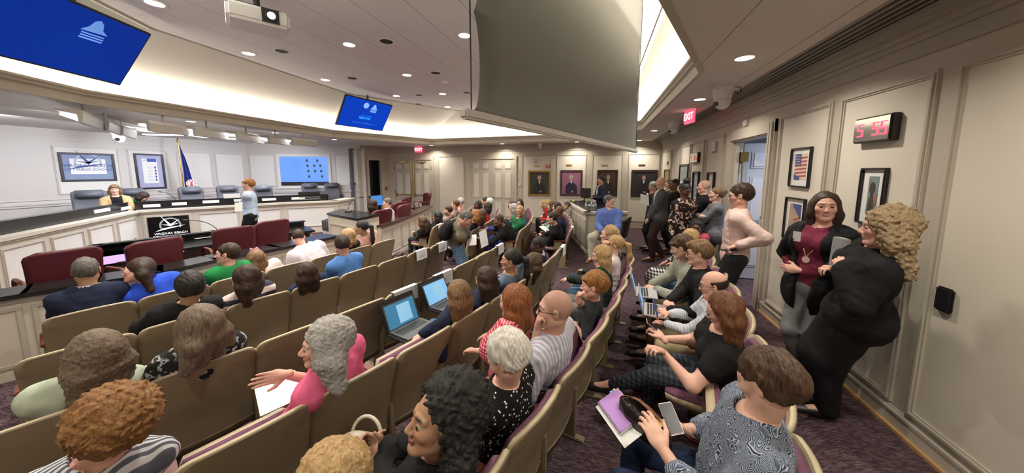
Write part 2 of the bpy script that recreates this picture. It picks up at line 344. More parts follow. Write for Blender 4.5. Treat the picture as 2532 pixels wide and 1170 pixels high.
pr_ = [(2.72, 3.55), (3.66, 4.53), (1.68, 2.60), (.64, 1.56), (-.38, .52), (6.27, 7.22), (7.35, 8.28), (8.40, 9.27), (9.38, 10.36), (10.46, 11.9)]
panels('p', WR, [(yr(a), yr(b), (.17 if b < 6 else .10), 2.44) for a, b in pr_], w_right, M_PANEL, M_STILE)
gy = lambda y: ground(2.05, y)
baseboard('baseboard_right', WR, [(yr(YN), yr(4.64), 0, 0)] + [(yr(a), yr(a + .83), gy(a), gy(a + .83)) for a in (6.13, 6.96, 7.79, 8.62, 9.45, 10.28, 11.11)], 0, .145)
w_far = wall_body('wall_far', WF, [], M_STILE)
xr = lambda x: 2.053 - x
panels('p', WF, [(xr(a), xr(b), -.02, 2.41) for a, b in [(2.0, .96), (.79, -.30), (-.49, -1.60), (-1.79, -2.94), (-5.37, -6.56)]], w_far, M_PANEL, M_STILE)
baseboard('baseboard_far', WF, [(0, xr(-3.1), -.24, -.24), (xr(-5.25), xr(-6.75), -.24, -.24)], 0, .15)
a0_, zt_ = hit(WS, 941, 397); a1_, _ = hit(WS, 911, 397)
w_side = wall_body('wall_left', WS, [(min(a0_, a1_), max(a0_, a1_), zt_)], mat('side_wall_paint', (.50, .44, .34), .6))
w_wing = wall_body('wall_dais_right', WW, [], M_TRIM2, cm=M_TRIM2)
w_dais = wall_body('wall_dais', WD, [], M_TRIM2, cm=M_TRIM2)
w_wing2 = wall_body('wall_dais_left', WW2, [], M_TRIM2, cm=M_TRIM2)
w_s2 = wall_body('wall_side', WS2, [], M_STILE); w_near = wall_body('wall_near', WN, [], M_STILE)
def hp(wl, x0, x1, zb=1.2, zt=2.44): a, _ = hit(wl, x0, 400); b, _ = hit(wl, x1, 400); return (min(a, b), max(a, b), zb, zt)
panels('p', WD, [hp(WD, 132, 296), hp(WD, 316, 416), hp(WD, 437, 523), hp(WD, 531, 602)], w_dais, M_PANEL2, M_TRIM2)
panels('p', WW, [hp(WW, 616, 680), hp(WW, 827, 885)], w_wing, M_PANEL2, M_TRIM2)
for wl, par in ((WD, w_dais), (WW, w_wing), (WW2, w_wing2)):
    r = MB(); wl.box(r, 0, wl.len, .98, 1.02, 0, .05); wl.box(r, 0, wl.len, .93, .98, 0, .03); wl.box(r, 0, wl.len, 1.08, 1.10, 0, .02); k = r.build('chair_rail', M_TRIM2); k.parent = par
nr = MB(); [WN.frame(nr, a, a + 1.0, 0, 2.4, .045, 0, .016) for a in np.arange(.3, 10.4, 1.15)]; k = nr.build('panel_moulding', M_STILE); k.parent = w_near
# corridor behind the open door
WC = Wall((4.2, 3.0), (4.2, 8.0), (0, 5)); M_COR = mat('corridor_paint', (.50, .52, .58), .6)
cb = MB(); WC.box(cb, 0, 5, -.1, 2.75, -.1, 0); cb.box(2.203, 2.95, -.1, 4.2, 3.05, 2.75); cb.box(2.203, 7.6, -.1, 4.2, 7.7, 2.75); cb.box(2.203, 3, 2.70, 4.2, 7.7, 2.75)
cb.build('wall_corridor', M_COR, kind='structure')
# ceilings
def flat(name, outer, holes, z, m, thick=.0):
    polys = [[Vector((x, y, z)) for x, y in outer]] + [[Vector((x, y, z)) for x, y in h] for h in holes]
    tri = tessellate_polygon(polys); vs = [v for p in polys for v in p]
    mb = MB().add(vs, [tuple(t) for t in tri]); o = mb.build(name, m, kind='structure')
    return o
def off(poly, d):
    n = len(poly); c = Vector((sum(p[0] for p in poly) / n, sum(p[1] for p in poly) / n)); ls = []
    for i in range(n):
        a = Vector(poly[i]); b = Vector(poly[(i + 1) % n]); e = (b - a).normalized(); nn = Vector((e.y, -e.x))
        if nn.dot(a - c) < 0: nn = -nn
        ls.append((a + nn * d, e))
    res = []
    for i in range(n):
        p, e = ls[i - 1]; q, f = ls[i]; dn = e.x * f.y - e.y * f.x; t = ((q.x - p.x) * f.y - (q.y - p.y) * f.x) / dn; res.append((p.x + e.x * t, p.y + e.y * t))
    return res
CL = flat('ceiling', OUT, [LOW_EDGE], Z_LOW, M_CLOW)
flat('ceiling_tray', HIGH_EDGE, [], Z_HIGH, M_CHIGH)
def band(name, m, rows, kind='structure', parent=None):   # rows: list of (poly, z)
    mb = MB(); n = len(rows[0][0])
    for (p, z0), (q, z1) in zip(rows[:-1], rows[1:]):
        for i in range(n): j = (i + 1) % n; mb.add([(*p[i], z0), (*p[j], z0), (*q[j], z1), (*q[i], z1)], [(0, 1, 2, 3)])
    o = mb.build(name, m, kind=None if parent else kind, fix=False)
    if parent: o.parent = parent
    return o
OUT22 = off(LOW_EDGE, .24)
band('wall_cove', M_COVE, [(OUT22, 2.96), (OUT22, 3.24), (HIGH_EDGE, Z_HIGH)])
fa = band('trim_1', M_STILE, [(LOW_EDGE, Z_LOW), (LOW_EDGE, 2.93), (off(LOW_EDGE, -.03), 2.95), (off(LOW_EDGE, -.03), 2.975), (off(LOW_EDGE, -.055), 3.0), (off(LOW_EDGE, -.055), 3.03), (off(LOW_EDGE, .0), 3.03), (off(LOW_EDGE, .02), 2.96), (OUT22, 2.96)])
band('tray_edge_bead', M_STILE, [(off(LOW_EDGE, .05), Z_LOW - .001), (off(LOW_EDGE, .05), Z_LOW - .018), (LOW_EDGE, Z_LOW - .018), (LOW_EDGE, Z_LOW)], parent=fa)
band('tray_crown_bead', M_PANEL, [(HIGH_EDGE, Z_HIGH - .001), (off(HIGH_EDGE, -.06), Z_HIGH - .02), (off(HIGH_EDGE, -.06), Z_HIGH)], parent=fa)
# linear slot diffuser along the right wall
sl = MB(); sl.box(1.66, -.3, Z_LOW - .006, 1.985, 11.9, Z_LOW + .002)
so = sl.build('slot_diffuser', mat('slot_metal', (.36, .32, .27), .5)); s2 = MB()
for k in range(5): s2.box(1.685 + k * .058, -.3, Z_LOW - .009, 1.715 + k * .058, 11.85, Z_LOW - .006)
k2 = s2.build('slot', M_BLK, so); tag(so, 'long linear air diffuser with five dark slots along the right wall', 'air vent')

# ================================================================ DOORS
def six_panel(mb, o, u, n, w_, h):          # raised panels on a leaf whose face starts at o
    u, n, o = Vector(u), Vector(n), Vector(o)
    st = .11; cw = (w_ - 3 * st) / 2
    for (z0, z1) in ((.20, .82), (.95, h - .52), (h - .40, h - .12)):
        for c in range(2):
            a = st + c * (cw + st)
            mb.obox(o + u * a + Vector((0, 0, z0)), u * cw, n * .008, Vector((0, 0, z1 - z0)), 0)
            mb.obox(o + u * (a + .035) + Vector((0, 0, z0 + .035)) + n * .008, u * (cw - .07), n * .008, Vector((0, 0, z1 - z0 - .07)), 1)
def double_door(name, wl, a0, a1, z0, zt, brass_rail):
    root = empty(name, wl.pt((a0 + a1) / 2, z0, 0)); tag(root, kind='structure')
    cs = MB(); wl.box(cs, a0 - .12, a0, z0, zt + .10, 0, .035); wl.box(cs, a1, a1 + .12, z0, zt + .10, 0, .035); wl.box(cs, a0 - .12, a1 + .12, zt, zt + .12, 0, .04); wl.box(cs, a0 - .09, a0 - .03, z0, zt + .06, .035, .05); wl.box(cs, a1 + .03, a1 + .09, z0, zt + .06, .035, .05)
    cs.build('door_casing', M_STILE, root)
    mid = (a0 + a1) / 2
    for (s0, s1) in ((a0, mid - .004), (mid + .004, a1)):
        lf = MB(); wl.box(lf, s0, s1, z0, zt, .002, .012); six_panel(lf, wl.pt(s0, z0, .012), wl.u, wl.n, s1 - s0, zt - z0)
        leaf = lf.build('door_leaf', [M_STILE, M_PANEL], root)
        hm = MB(); e = s1 - .06 if s1 < mid else s0 + .06
        if brass_rail:
            zz = z0 + 1.02; hm.tube([wl.pt(s0 + .08, zz, .06), wl.pt(s1 - .08, zz, .06)], .016, 10)
            for aa in (s0 + .08, s1 - .08): wl.box(hm, aa - .03, aa + .03, zz - .08, zz + .08, .012, .055)
            wl.box(hm, e - .03, e + .03, z0 + 1.1, zt - .02, .012, .03)
        else:
            c = wl.pt(e, z0 + .98, .012); hm.tube([c, c + wl.n * .05, c + wl.n * .06, c + wl.n * .09], [.012, .012, .03, .02], 12); hm.disc(c, wl.n, .03, .006)
        hm.build('door_handle', M_BRASS, leaf)
        hg = MB(); e = s0 if s1 < mid else s1
        for zz in (.25, 1.1, 2.1): wl.box(hg, e - .02, e + .02, z0 + zz, z0 + zz + .12, .012, .03)
        hg.build('hinge', M_BRASS if not brass_rail else M_DARKMETAL, leaf)
        if brass_rail:
            cl = MB(); wl.box(cl, (s0 + s1) / 2 - .15, (s0 + s1) / 2 + .15, zt - .1, zt - .05, .014, .06); cl.build('door_closer', M_BRASS, leaf)
    return root
double_door('door_1', WF, xr(-6.87), xr(-8.70), -.24, 2.27, True); double_door('door_2', WF, xr(-3.25), xr(-5.10), -.24, 2.27, False)
# open doorway in the right wall: casing and the leaf swung into the corridor
d3 = empty('door_3', (2.053, 5.4, 0)); tag(d3, kind='structure'); cs = MB()
for (y0, y1) in ((4.62, 4.79), (5.98, 6.14)):
    WR.box(cs, yr(y0), yr(y1), -.05, 2.43, 0, .03); WR.box(cs, yr(y0) + .03, yr(y0) + .07, -.05, 2.40, .03, .05); WR.box(cs, yr(y1) - .07, yr(y1) - .04, -.05, 2.40, .03, .045)
WR.box(cs, yr(4.62), yr(6.14), 2.28, 2.43, 0, .032); cs.build('door_casing', M_STILE, d3)
jb = MB(); jb.box(2.05, 4.79, -.02, 2.21, 4.81, 2.28); jb.box(2.05, 5.96, -.02, 2.21, 5.98, 2.28); jb.box(2.05, 4.81, 2.26, 2.21, 5.96, 2.28); jb.box(2.10, 5.93, -.02, 2.15, 5.96, 2.26); jb.build('door_frame', M_STILE, d3)
lf = MB(); lf.box(2.24, 6.0, .01, 3.38, 6.04, 2.24); six_panel(lf, (2.24, 6.0, .01), (1, 0, 0), (0, -1, 0), 1.14, 2.23)
leaf = lf.build('door_leaf', [M_COR, mat('corridor_panel', (.62, .64, .70), .6)], d3)
hb = MB(); hb.box(2.16, 5.90, 1.95, 2.27, 6.0, 2.10); hb.tube([(2.20, 5.93, 1.95), (2.20, 5.93, 1.75)], .012); hb.box(2.2, 5.96, 1.5, 2.26, 6.0, 1.62); hb.build('hinge', M_BRASS, leaf)
pl = MB(); pl.box(3.03, 5.985, 1.42, 3.12, 5.993, 1.47); pl.build('lock_plate', M_BLK, leaf)
for zz in (1.28,): 
    s = MB(); WR.box(s, yr(4.70), yr(4.77), 1.22, 1.40, .05, .058); so = s.build('light_switch', M_WHITE); tag(so, 'tall white switch plate on the near door casing', 'switch')
    s = MB(); WR.box(s, yr(4.66), yr(4.72), 1.02, 1.10, .05, .062); s.tube([WR.pt(yr(4.69), 1.06, .06), WR.pt(yr(4.69), 1.06, .08)], .018, 10); s.build('thumb_lock', M_ALU, leaf)
# open door beside the dais
d4 = empty('door_4', WS.pt((a0_ + a1_) / 2, -.1, 0)); tag(d4, kind='structure'); aa, ab = min(a0_, a1_), max(a0_, a1_); cs = MB()
for (p, q) in ((aa - .10, aa), (ab, ab + .10)): WS.box(cs, p, q, -.1, zt_ + .1, 0, .03)
WS.box(cs, aa - .1, ab + .1, zt_, zt_ + .1, 0, .03); cs.build('door_casing', M_STILE, d4)
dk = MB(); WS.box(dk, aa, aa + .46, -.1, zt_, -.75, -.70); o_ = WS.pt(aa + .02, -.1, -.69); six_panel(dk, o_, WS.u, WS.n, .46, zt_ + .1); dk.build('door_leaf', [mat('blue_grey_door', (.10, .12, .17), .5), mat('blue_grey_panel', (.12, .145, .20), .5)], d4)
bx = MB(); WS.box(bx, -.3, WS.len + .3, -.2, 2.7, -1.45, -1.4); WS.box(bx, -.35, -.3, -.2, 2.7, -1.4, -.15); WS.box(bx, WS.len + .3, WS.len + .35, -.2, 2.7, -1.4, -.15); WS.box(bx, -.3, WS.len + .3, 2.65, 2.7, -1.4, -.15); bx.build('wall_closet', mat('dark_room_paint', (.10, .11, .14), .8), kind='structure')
# ================================================================ DAIS
M_BEIGE = mat('desk_beige', (.64, .59, .50), .5); M_BEIGE2 = mat('desk_panel_white', (.78, .77, .75), .6)
plat = MB(); Vd = [at(337, 521, .87), at(700, 501, .87), at(833, 496, .87), at(875, 489, .87)]
Vd = [Vector((v.x, v.y, 0)) for v in Vd]
A226 = at(226, 543, .87); dirA = (Vector((A226.x, A226.y, 0)) - Vd[0]).normalized(); V0 = Vd[0] + dirA * 3.6
DA = [V0] + Vd
back = [(-9.6, 10.7), (-12.95, 9.1), (-12.95, 2.7), (-9.8, 1.15)]
pts = [(p.x - .05, p.y) for p in DA] + back
tr = tessellate_polygon([[Vector((x, y, .16)) for x, y in pts]]); plat.add([(x, y, .16) for x, y in pts], [tuple(t) for t in tr]); n_ = len(pts)
for i in range(n_): j = (i + 1) % n_; plat.add([(*pts[i], -.12), (*pts[j], -.12), (*pts[j], .16), (*pts[i], .16)], [(0, 1, 2, 3)])
plat.build('dais_platform', M_CARPET, kind='structure')
desk = empty('dais_desk', (DA[2].x, DA[2].y, -.1), label='long angled cream council desk with black riser and moulded white panels', cat='desk')
ZL = .87
seg = list(zip(DA[:-1], DA[1:]))
mb = MB(); rise = MB(); pn = []
for i, (a, b) in enumerate(seg):
    wl = Wall((a.x, a.y), (b.x, b.y), (-4, 5.5)); L = wl.len
    wl.box(mb, 0, L, -.12, ZL - .05, -.05, 0); wl.box(mb, -.02, L + .02, ZL - .05, ZL, -.32, .07); wl.box(mb, -.01, L + .01, ZL - .09, ZL - .05, 0, .035); wl.box(mb, 0, L, -.12, 0.03, 0, .02)
    if i < 3:
        wl.box(rise, -.03, L + (.03 if i < 2 else -.25), ZL, ZL + .19, -.17, -.13); wl.box(rise, -.05, L + (.05 if i < 2 else -.25), ZL + .0, ZL + .03, -.85, -.15)
        wl.box(rise, -.04, L + (.04 if i < 2 else -.25), ZL + .185, ZL + .2, -.25, -.125)
    if i == 2: wl.box(rise, L - .29, L - .25, ZL, ZL + .19, -.8, -.13)
    np_ = max(1, round(L / 1.0)) if i != 3 else 1
    for k in range(np_):
        p0 = L / np_ * k + .10; p1 = L / np_ * (k + 1) - .10
        pn.append((wl, p0, p1))
mb.build('desk_body', M_BEIGE, desk); rise.build('desk_riser', M_BLACK, desk)
for wl, p0, p1 in pn:
    f = MB(); wl.box(f, p0, p1, .12, .68, 0, .006); q = f.build('front_panel', M_BEIGE2, desk); g = MB(); wl.frame(g, p0 - .03, p1 + .03, .09, .71, .035, 0, .018); g.build('panel_moulding', M_TRIM2, q)
S0, S1, S2 = [Wall((a.x, a.y), (b.x, b.y), (-4, 5.5)) for a, b in seg[:3]]
# nameplates on the riser
npl = [(S0, 232, 272, 524), (S0, 299, 324, 517), (S1, 354, 397, 510), (S1, 425, 462, 505), (S1, 501, 542, 499), (S1, 578, 618, 494), (S1, 648, 683, 494), (S2, 721, 754, 491)]
first = None
for i, (wl, x0, x1, y) in enumerate(npl):
    a, z_ = hit(wl, x0, y, -.13); b, _ = hit(wl, x1, y, -.13); a, b = min(a, b), max(a, b); z_ = min(max(z_, ZL + .045), ZL + .12)
    p = MB(); wl.box(p, a, b, z_ - .035, z_ + .035, -.13, -.118); o = p.build('nameplate', M_PAPER)
    tag(o, ['white nameplate on the black desk riser nearest the left edge', 'short white nameplate second from the left, below the woman in tan', 'white nameplate just right of the desk corner', 'white nameplate below the desk microphone', 'white nameplate in front of the chair beside the flag', 'white nameplate behind the walking boy\'s papers', 'white nameplate right of the walking boy', 'white nameplate below the wall screen, last on the right'][i], 'nameplate', 'white nameplates along the council desk')
# black display set in the desk front
a, z1 = hit(S1, 364, 541, 0); b, z1b = hit(S1, 467, 537, 0); _, z0 = hit(S1, 378, 594, 0)
a, b = min(a, b), max(a, b)
dt = empty('display_screen', S1.pt((a + b) / 2, .05, .03), label='black display in the council desk front showing a white compass logo', cat='screen')
z0, z1 = .06, .69
p = MB(); S1.box(p, a, b, z0, z1, .01, .06); p.build('screen_panel', mat('screen_black', (.004, .004, .005), .15), dt)
p = MB(); S1.frame(p, a - .05, b + .05, z0 - .05, z1 + .05, .05, .0, .03, step=False); p.build('screen_surround', M_BEIGE, dt)
M_LOGO = mat('logo_white', (.8, .8, .8), .5, emis=(.9, .9, .9), est=.8); cx = (a + b) / 2 + .02
M_LOGOG = mat('logo_grey', (.25, .27, .3), .5, emis=(.3, .33, .36), est=.5)
def compass(mb, mbg, wl, ca, cz, s, d, ur=1):
    for r0, r1, n in ((.30, .25, 40),):
        ring = []
        for k in range(n + 1):
            t = math.pi * 1.25 * k / n - math.pi * .125; ring.append((math.cos(t), math.sin(t)))
        for (c0, s0), (c1, s1_) in zip(ring[:-1], ring[1:]):
            q = [wl.pt(ca + ur * c * r * s, cz + sn * r * s, d) for (c, sn, r) in ((c0, s0, r0), (c1, s1_, r0), (c1, s1_, r1), (c0, s0, r1))]; mbg.poly(q, wl.n * .002)
    def needle(t, l, w_): 
        ux, uz = math.cos(t), math.sin(t); q = [(ux * l, uz * l), (-uz * w_, ux * w_), (-ux * .06, -uz * .06), (uz * w_, -ux * w_)]
        mb.poly([wl.pt(ca + ur * x * s, cz + z * s, d + .003) for x, z in q], wl.n * .002)
    needle(math.radians(122), .48, .035); needle(math.radians(40), .36, .03); needle(math.radians(170), .25, .025); needle(math.radians(15), .25, .025)
    sw = [(-.42, -.22), (-.2, -.10), (.1, -.06), (.42, -.02), (.12, -.10), (-.15, -.16)]; mb.poly([wl.pt(ca + ur * x * s, cz + z * s, d + .004) for x, z in sw], wl.n * .002)
ur = 1 if (proj(S1.pt(1, 0))[0] > proj(S1.pt(0, 0))[0]) else -1
lm, lg = MB(), MB(); compass(lm, lg, S1, cx, .47, .62, .062, ur); lm.build('logo_mark', M_LOGO, dt); lg.build('logo_ring', M_LOGOG, dt)
for i, (tx, sz) in enumerate((('VIRGINIA BEACH', .075), ('CITY PUBLIC SCHOOLS', .06), ('CHARTING THE COURSE', .042))):
    text_mesh(tx, 'lettering', sz, M_LOGO, S1.pt(cx, .27 - i * .07, .063), S1.u * ur, (0, 0, 1), dt)
# ================================================================ FURNITURE
M_WINE = mat('wine_leather', (.085, .012, .018), .42, bump=.2, bscale=90); M_GREY = mat('grey_leather', (.115, .122, .145), .5, bump=.15, bscale=90)
M_WOOD = mat('brown_wood_veneer', (.12, .055, .028), .4, var=.2, vscale=12); M_MAHOG = mat('mahogany_wood', (.14, .035, .02), .35, var=.2, vscale=30)
M_SHELL = mat('beige_seat_shell', (.25, .20, .125), .42, var=.04, vscale=6); M_SHELLRIM = mat('cream_shell_edge', (.50, .42, .28), .42)
M_PLUM = cloth('plum_upholstery', 'plain', [(.175, .075, .125)], rough=.9); M_YELLOWSHELL = mat('ochre_seat_shell', (.38, .32, .10), .5)
def grid_surf(fn, nu, nv):
    vs = [fn(i / nu, j / nv) for i in range(nu + 1) for j in range(nv + 1)]
    fs = [(i * (nv + 1) + j, (i + 1) * (nv + 1) + j, (i + 1) * (nv + 1) + j + 1, i * (nv + 1) + j + 1) for i in range(nu) for j in range(nv)]
    return vs, fs
def shell(fn_front, fn_back, nu, nv, mb, mi_f=0, mi_b=0, mi_r=0):
    a, f = grid_surf(fn_front, nu, nv); b, _ = grid_surf(fn_back, nu, nv); n = len(a); idx = lambda i, j: i * (nv + 1) + j
    mb.add(a + b, [], 0); o = len(mb.v) - 2 * n
    for q in f: mb.f.append(tuple(o + k for k in q)); mb.m.append(mi_f); mb.f.append(tuple(o + n + k for k in reversed(q))); mb.m.append(mi_b)
    loop = [(i, 0) for i in range(nu)] + [(nu, j) for j in range(nv)] + [(i, nv) for i in range(nu, 0, -1)] + [(0, j) for j in range(nv, 0, -1)]
    for k in range(len(loop)):
        p, q = idx(*loop[k]), idx(*loop[(k + 1) % len(loop)]); mb.f.append((o + p, o + q, o + n + q, o + n + p)); mb.m.append(mi_r)
def rr(s, r, hw):       # rounded-corner factor: half width at distance s below the top edge
    return hw if s >= r else hw - r + math.sqrt(max(0, r * r - (r - s) ** 2))
# seat local frame: +X faces the front, Y sideways, Z up; origin on the floor below the backrest's top edge
def back_x(z, y):       # plan curve wraps the sitter, profile leans back
    t = (.84 - z); return .13 * min(1, t / .42) + .62 * y * y * (1 if z > .45 else .8) + (.02 * max(0, (t - .42)) / .2)
def seat_proto(folded, name='auditorium_seat'):
    r = empty(name, (0, 0, 0))
    H0, H1 = .20, .84
    def surf(off_, shrink=0.0, z0=H0, z1=H1, hw=.258, rad=.055):
        def fn(u, v):
            s = u ** 1.6 if True else u; z = z1 - shrink - (z1 - z0 - 2 * shrink) * s
            top = z1 - shrink - z; hwz = rr(top, rad, hw - shrink)
            y = (v * 2 - 1) * hwz; drop = .02 * (y / hw) ** 2
            return (back_x(z, y) + off_, y, z - drop * (1 if top < .1 else 0))
        return fn
    mb = MB(); shell(surf(.018, .0), surf(-.018, .0), 16, 12, mb, 1, 0, 1); mb.build('backrest_shell', [M_SHELL, M_SHELLRIM], r, smooth=False, bevel=.006)
    r.children[0].data.polygons.foreach_set('use_smooth', [True] * len(r.children[0].data.polygons))
    cu = MB(); shell(surf(.052, .035, .40), surf(.016, .022, .39), 10, 10, cu, 0, 0, 0); cu.build('backrest_cushion', M_PLUM, r, smooth=True)
    rb = MB(); rb.tube([(back_x(.255, -.24) - .018, -.235, .255), (back_x(.255, -.12) - .018, -.12, .255), (back_x(.255, 0) - .018, 0, .255), (back_x(.255, .12) - .018, .12, .255), (back_x(.255, .24) - .018, .235, .255)], .006, 6); rb.build('shell_rib', M_SHELL, r)
    def seatpan(u, v, lo):
        x = u * .46; hw = .235 * (1 - .10 * (max(0, u - .8) / .2) ** 2 ); y = (v * 2 - 1) * hw; e = max(abs(v * 2 - 1), abs(u * 2 - 1)); top = .055 * (1 - max(0, e - .8) / .2 * .45)
        return (x, y, -.04 if lo else top)
    def place(p):
        x, y, z = p
        if folded: a = math.radians(84); x, z = x * .84 * math.cos(a) - (z) * math.sin(a), x * .84 * math.sin(a) + z * math.cos(a); return (.29 + x, y, .27 + z)
        return (.15 + x, y, .40 + z + x * .06)
    sc_ = MB(); shell(lambda u, v: place(seatpan(u, v, False)), lambda u, v: place((lambda q: (q[0], q[1], .005))(seatpan(u, v, False))), 10, 8, sc_); sc_.build('seat_cushion', M_PLUM, r, smooth=True)
    sh = MB(); shell(lambda u, v: place((lambda q: (q[0], q[1] * 1.03, .012))(seatpan(u, v, False))), lambda u, v: place((lambda q: (q[0] * .98, q[1] * .97, -.045))(seatpan(u, v, False))), 8, 8, sh, 0, 0, 0); sh.build('seat_shell', M_SHELLRIM, r, smooth=True)
    lg = MB(); lg.box(.13, .235, 0, .27, .275, .42); lg.box(.06, .225, 0, .42, .285, .018); lg.box(.20, .24, .40, .38, .27, .56); lg.build('pedestal', M_SHELL, r, bevel=.006)
    ar = MB(); ar.add([(.12, .225, .585), (.46, .225, .600), (.46, .285, .600), (.12, .285, .585), (.12, .225, .56), (.46, .225, .568), (.46, .285, .568), (.12, .285, .56)], [(0, 1, 2, 3), (7, 6, 5, 4), (0, 4, 5, 1), (1, 5, 6, 2), (2, 6, 7, 3), (3, 7, 4, 0)]); ar.build('armrest', M_MAHOG, r, bevel=.008)
    return r
proto_open = seat_proto(False); proto_fold = seat_proto(True)
used = {False: False, True: False}
# rows surveyed: boundary points between seats, seat spacing .52 along the arc (x as a quadratic of y)
ROWS = {
 'E': ([(-4.23, 1.83), (-4.06, 2.32), (-3.95, 2.83), (-3.64, 4.29), (-3.58, 4.76)], 1.83, -1, 6, 'front row beside the partition'),
 'D': ([(-3.38, 1.44), (-3.04, 2.43), (-2.78, 3.4), (-2.56, 4.87)], 1.44, -1, 7, 'second row from the partition'),
 'C': ([(-2.5, 1.06), (-2.13, 2.03), (-1.86, 3.01), (-1.57, 4.98)], 1.06, -1, 8, 'third row from the partition'),
 'B': ([(-1.67, .74), (-1.26, 1.66), (-.97, 2.65), (-.70, 4.1), (-.55, 5.14)], .74, -1, 9, 'fourth row from the partition'),
 'Z': ([(-.36, 1.24), (-.01, 2.23), (.2, 3.25), (.46, 4.63)], 1.24, -2, 7, 'row beside the side aisle'),
 'A': ([(.92, 1.68), (1.15, 2.64), (1.27, 3.3), (1.38, 4.4)], 1.68, -1, 6, 'last row along the right wall'),
}
FAR = {}
for k, (pp, y0, i0, i1, d) in list(ROWS.items()):
    if k in 'EDCB': FAR[k + 'f'] = ([(x, 2 * 5.93 - y) for x, y in pp], {'E': 6.1, 'D': 5.95, 'C': 6.25, 'B': 6.55}[k], 0, {'E': 8, 'D': 8, 'C': 8, 'B': 8}[k], 'far seating block, ' + d)
CHAIRS = {}
def fit(pp):
    P = np.array(pp); return np.polyfit(P[:, 1], P[:, 0], 2)
def build_rows(defs, step_sign=1):
    for key, (pp, y0, i0, i1, desc) in defs.items():
        c = fit(pp); X = lambda y: c[0] * y * y + c[1] * y + c[2]; dX = lambda y: 2 * c[0] * y + c[1]
        def step(y, n):
            s = 1 if n > 0 else -1
            for _ in range(abs(n)):
                for _ in range(4): y += s * .13 / math.sqrt(1 + dX(y) ** 2)
            return y
        for i in range(i0, i1):
            y1 = step(y0, i) if i else y0; y2 = step(y0, i + 1) if i + 1 else y0; a = Vector((X(y1), y1, 0)); b = Vector((X(y2), y2, 0)); m = (a + b) / 2; t = (b - a).normalized(); f = Vector((-t.y, t.x, 0))
            # seat boundaries lie on the forward-curving edges: the middle of the back sits a little behind them
            m = m - f * .04; rz = math.atan2(f.y, f.x); CHAIRS[(key, i)] = dict(pos=Vector((m.x, m.y, ground(m.x, m.y) if key != 'A' else ground(m.x, m.y))), f=f, rz=rz, desc=desc, occ=None)
build_rows(ROWS); build_rows(FAR)
def hip_of(ch):
    c = CHAIRS[ch]; return c['pos'] + c['f'] * .27 + Vector((0, 0, .51))
SKIP = set()
def place_chairs():
    n = {}
    keys = sorted(CHAIRS)
    for k in keys:
        if k in SKIP: continue
        c = CHAIRS[k]; occ = c['occ']
        fold = occ is None and not c.get('down')
        if not used[fold]: r = proto_fold if fold else proto_open; used[fold] = True; r.location = c['pos']; r.rotation_euler = (0, 0, c['rz'])
        else: r = dup(proto_fold if fold else proto_open, c['pos'], c['rz'])
        if occ: lab = 'beige auditorium seat under %s' % occ
        else: lab = c.get('label') or 'empty beige folding seat, seat %s of the %s' % (['one', 'two', 'three', 'four', 'five', 'six', 'seven', 'eight', 'nine', 'ten', 'eleven', 'twelve'][min(11, k[1] - min(q[1] for q in keys if q[0] == k[0]))], c['desc'])
        tag(r, lab, 'chair', 'beige auditorium seats with plum upholstery')
        c['obj'] = r
# ---- wooden end panels at the middle cross aisle
def end_panel(key, side, lab):
    c = CHAIRS[key]; t = Vector((c['f'].y, -c['f'].x, 0)) * side; b = c['pos'] + t * .285
    mb = MB(); p = [(.08, .02), (.46, .02), (.46, .58), (.10, .62)]
    q = [b + c['f'] * x + Vector((0, 0, z)) for x, z in p]; mb.poly(q, t * .035); o = mb.build('seat_end_panel', M_WOOD, bevel=.006); tag(o, lab, 'end panel', 'wood end panels beside the cross aisle')
# ---- executive chairs
def exec_chair(name, m, w_=.54, back_h=.56, headrest=False, arms=True):
    r = empty(name, (0, 0, 0))
    def bk(o_, sh=0):
        def fn(u, v):
            z = .48 + (back_h - sh * 2) * u + sh; s = back_h * (1 - u); rad = .09; hw = rr(s, rad, w_ / 2 - sh) if s < rad else w_ / 2 - sh - .02 * (1 - u)
            y = (v * 2 - 1) * hw; return (-.02 - .10 * u + .35 * y * y + o_ + (.012 * math.sin(u * 9) if o_ > 0 else 0), y, z)
        return fn
    b = MB(); shell(bk(.045, .012), bk(-.045), 14, 12, b); b.build('backrest', m, r, smooth=True)
    if headrest: h = MB(); h.obox((-.07, -w_ * .36, .48 + back_h - .20), (-.015, 0, .17), (0, w_ * .72, 0), (.10, 0, .01)); h.build('headrest', m, r, smooth=True, bevel=.025)
    s = MB(); shell(lambda u, v: (u * .48 - .0, (v * 2 - 1) * w_ * .44, .50 - .03 * max(abs(2 * v - 1), abs(2 * u - 1)) ** 4), lambda u, v: (u * .48, (v * 2 - 1) * w_ * .42, .40), 8, 8, s); s.build('seat', m, r, smooth=True)
    if arms:
        for y in (-1, 1):
            a = MB(); yy = y * w_ * .47; a.tube([(.02, yy, .46), (.02, yy, .66), (.08, yy, .70), (.36, yy, .70), (.40, yy, .64), (.34, yy, .48)], .022, 8); a.build('armrest', M_MAHOG if m is M_WINE else M_BLK, r, smooth=True)
    p = MB(); p.tube([(.2, 0, .08), (.2, 0, .42)], .03, 10)
    for k in range(5): t = k * 2 * math.pi / 5; p.tube([(.2, 0, .11), (.2 + .3 * math.cos(t), .3 * math.sin(t), .06)], [.025, .015], 6); p.disc((.2 + .3 * math.cos(t), .3 * math.sin(t) - .012, .028), (0, 1, 0), .027, .024, 10)
    p.build('swivel_base', M_DARKMETAL, r); return r
ew = exec_chair('executive_chair', M_WINE); first_w = [True]
def put(proto, flag, loc, rz, lab, cat, grp):
    if flag[0]: r = proto; flag[0] = False; r.location = loc; r.rotation_euler = (0, 0, rz)
    else: r = dup(proto, loc, rz)
    tag(r, lab, cat, grp); return r
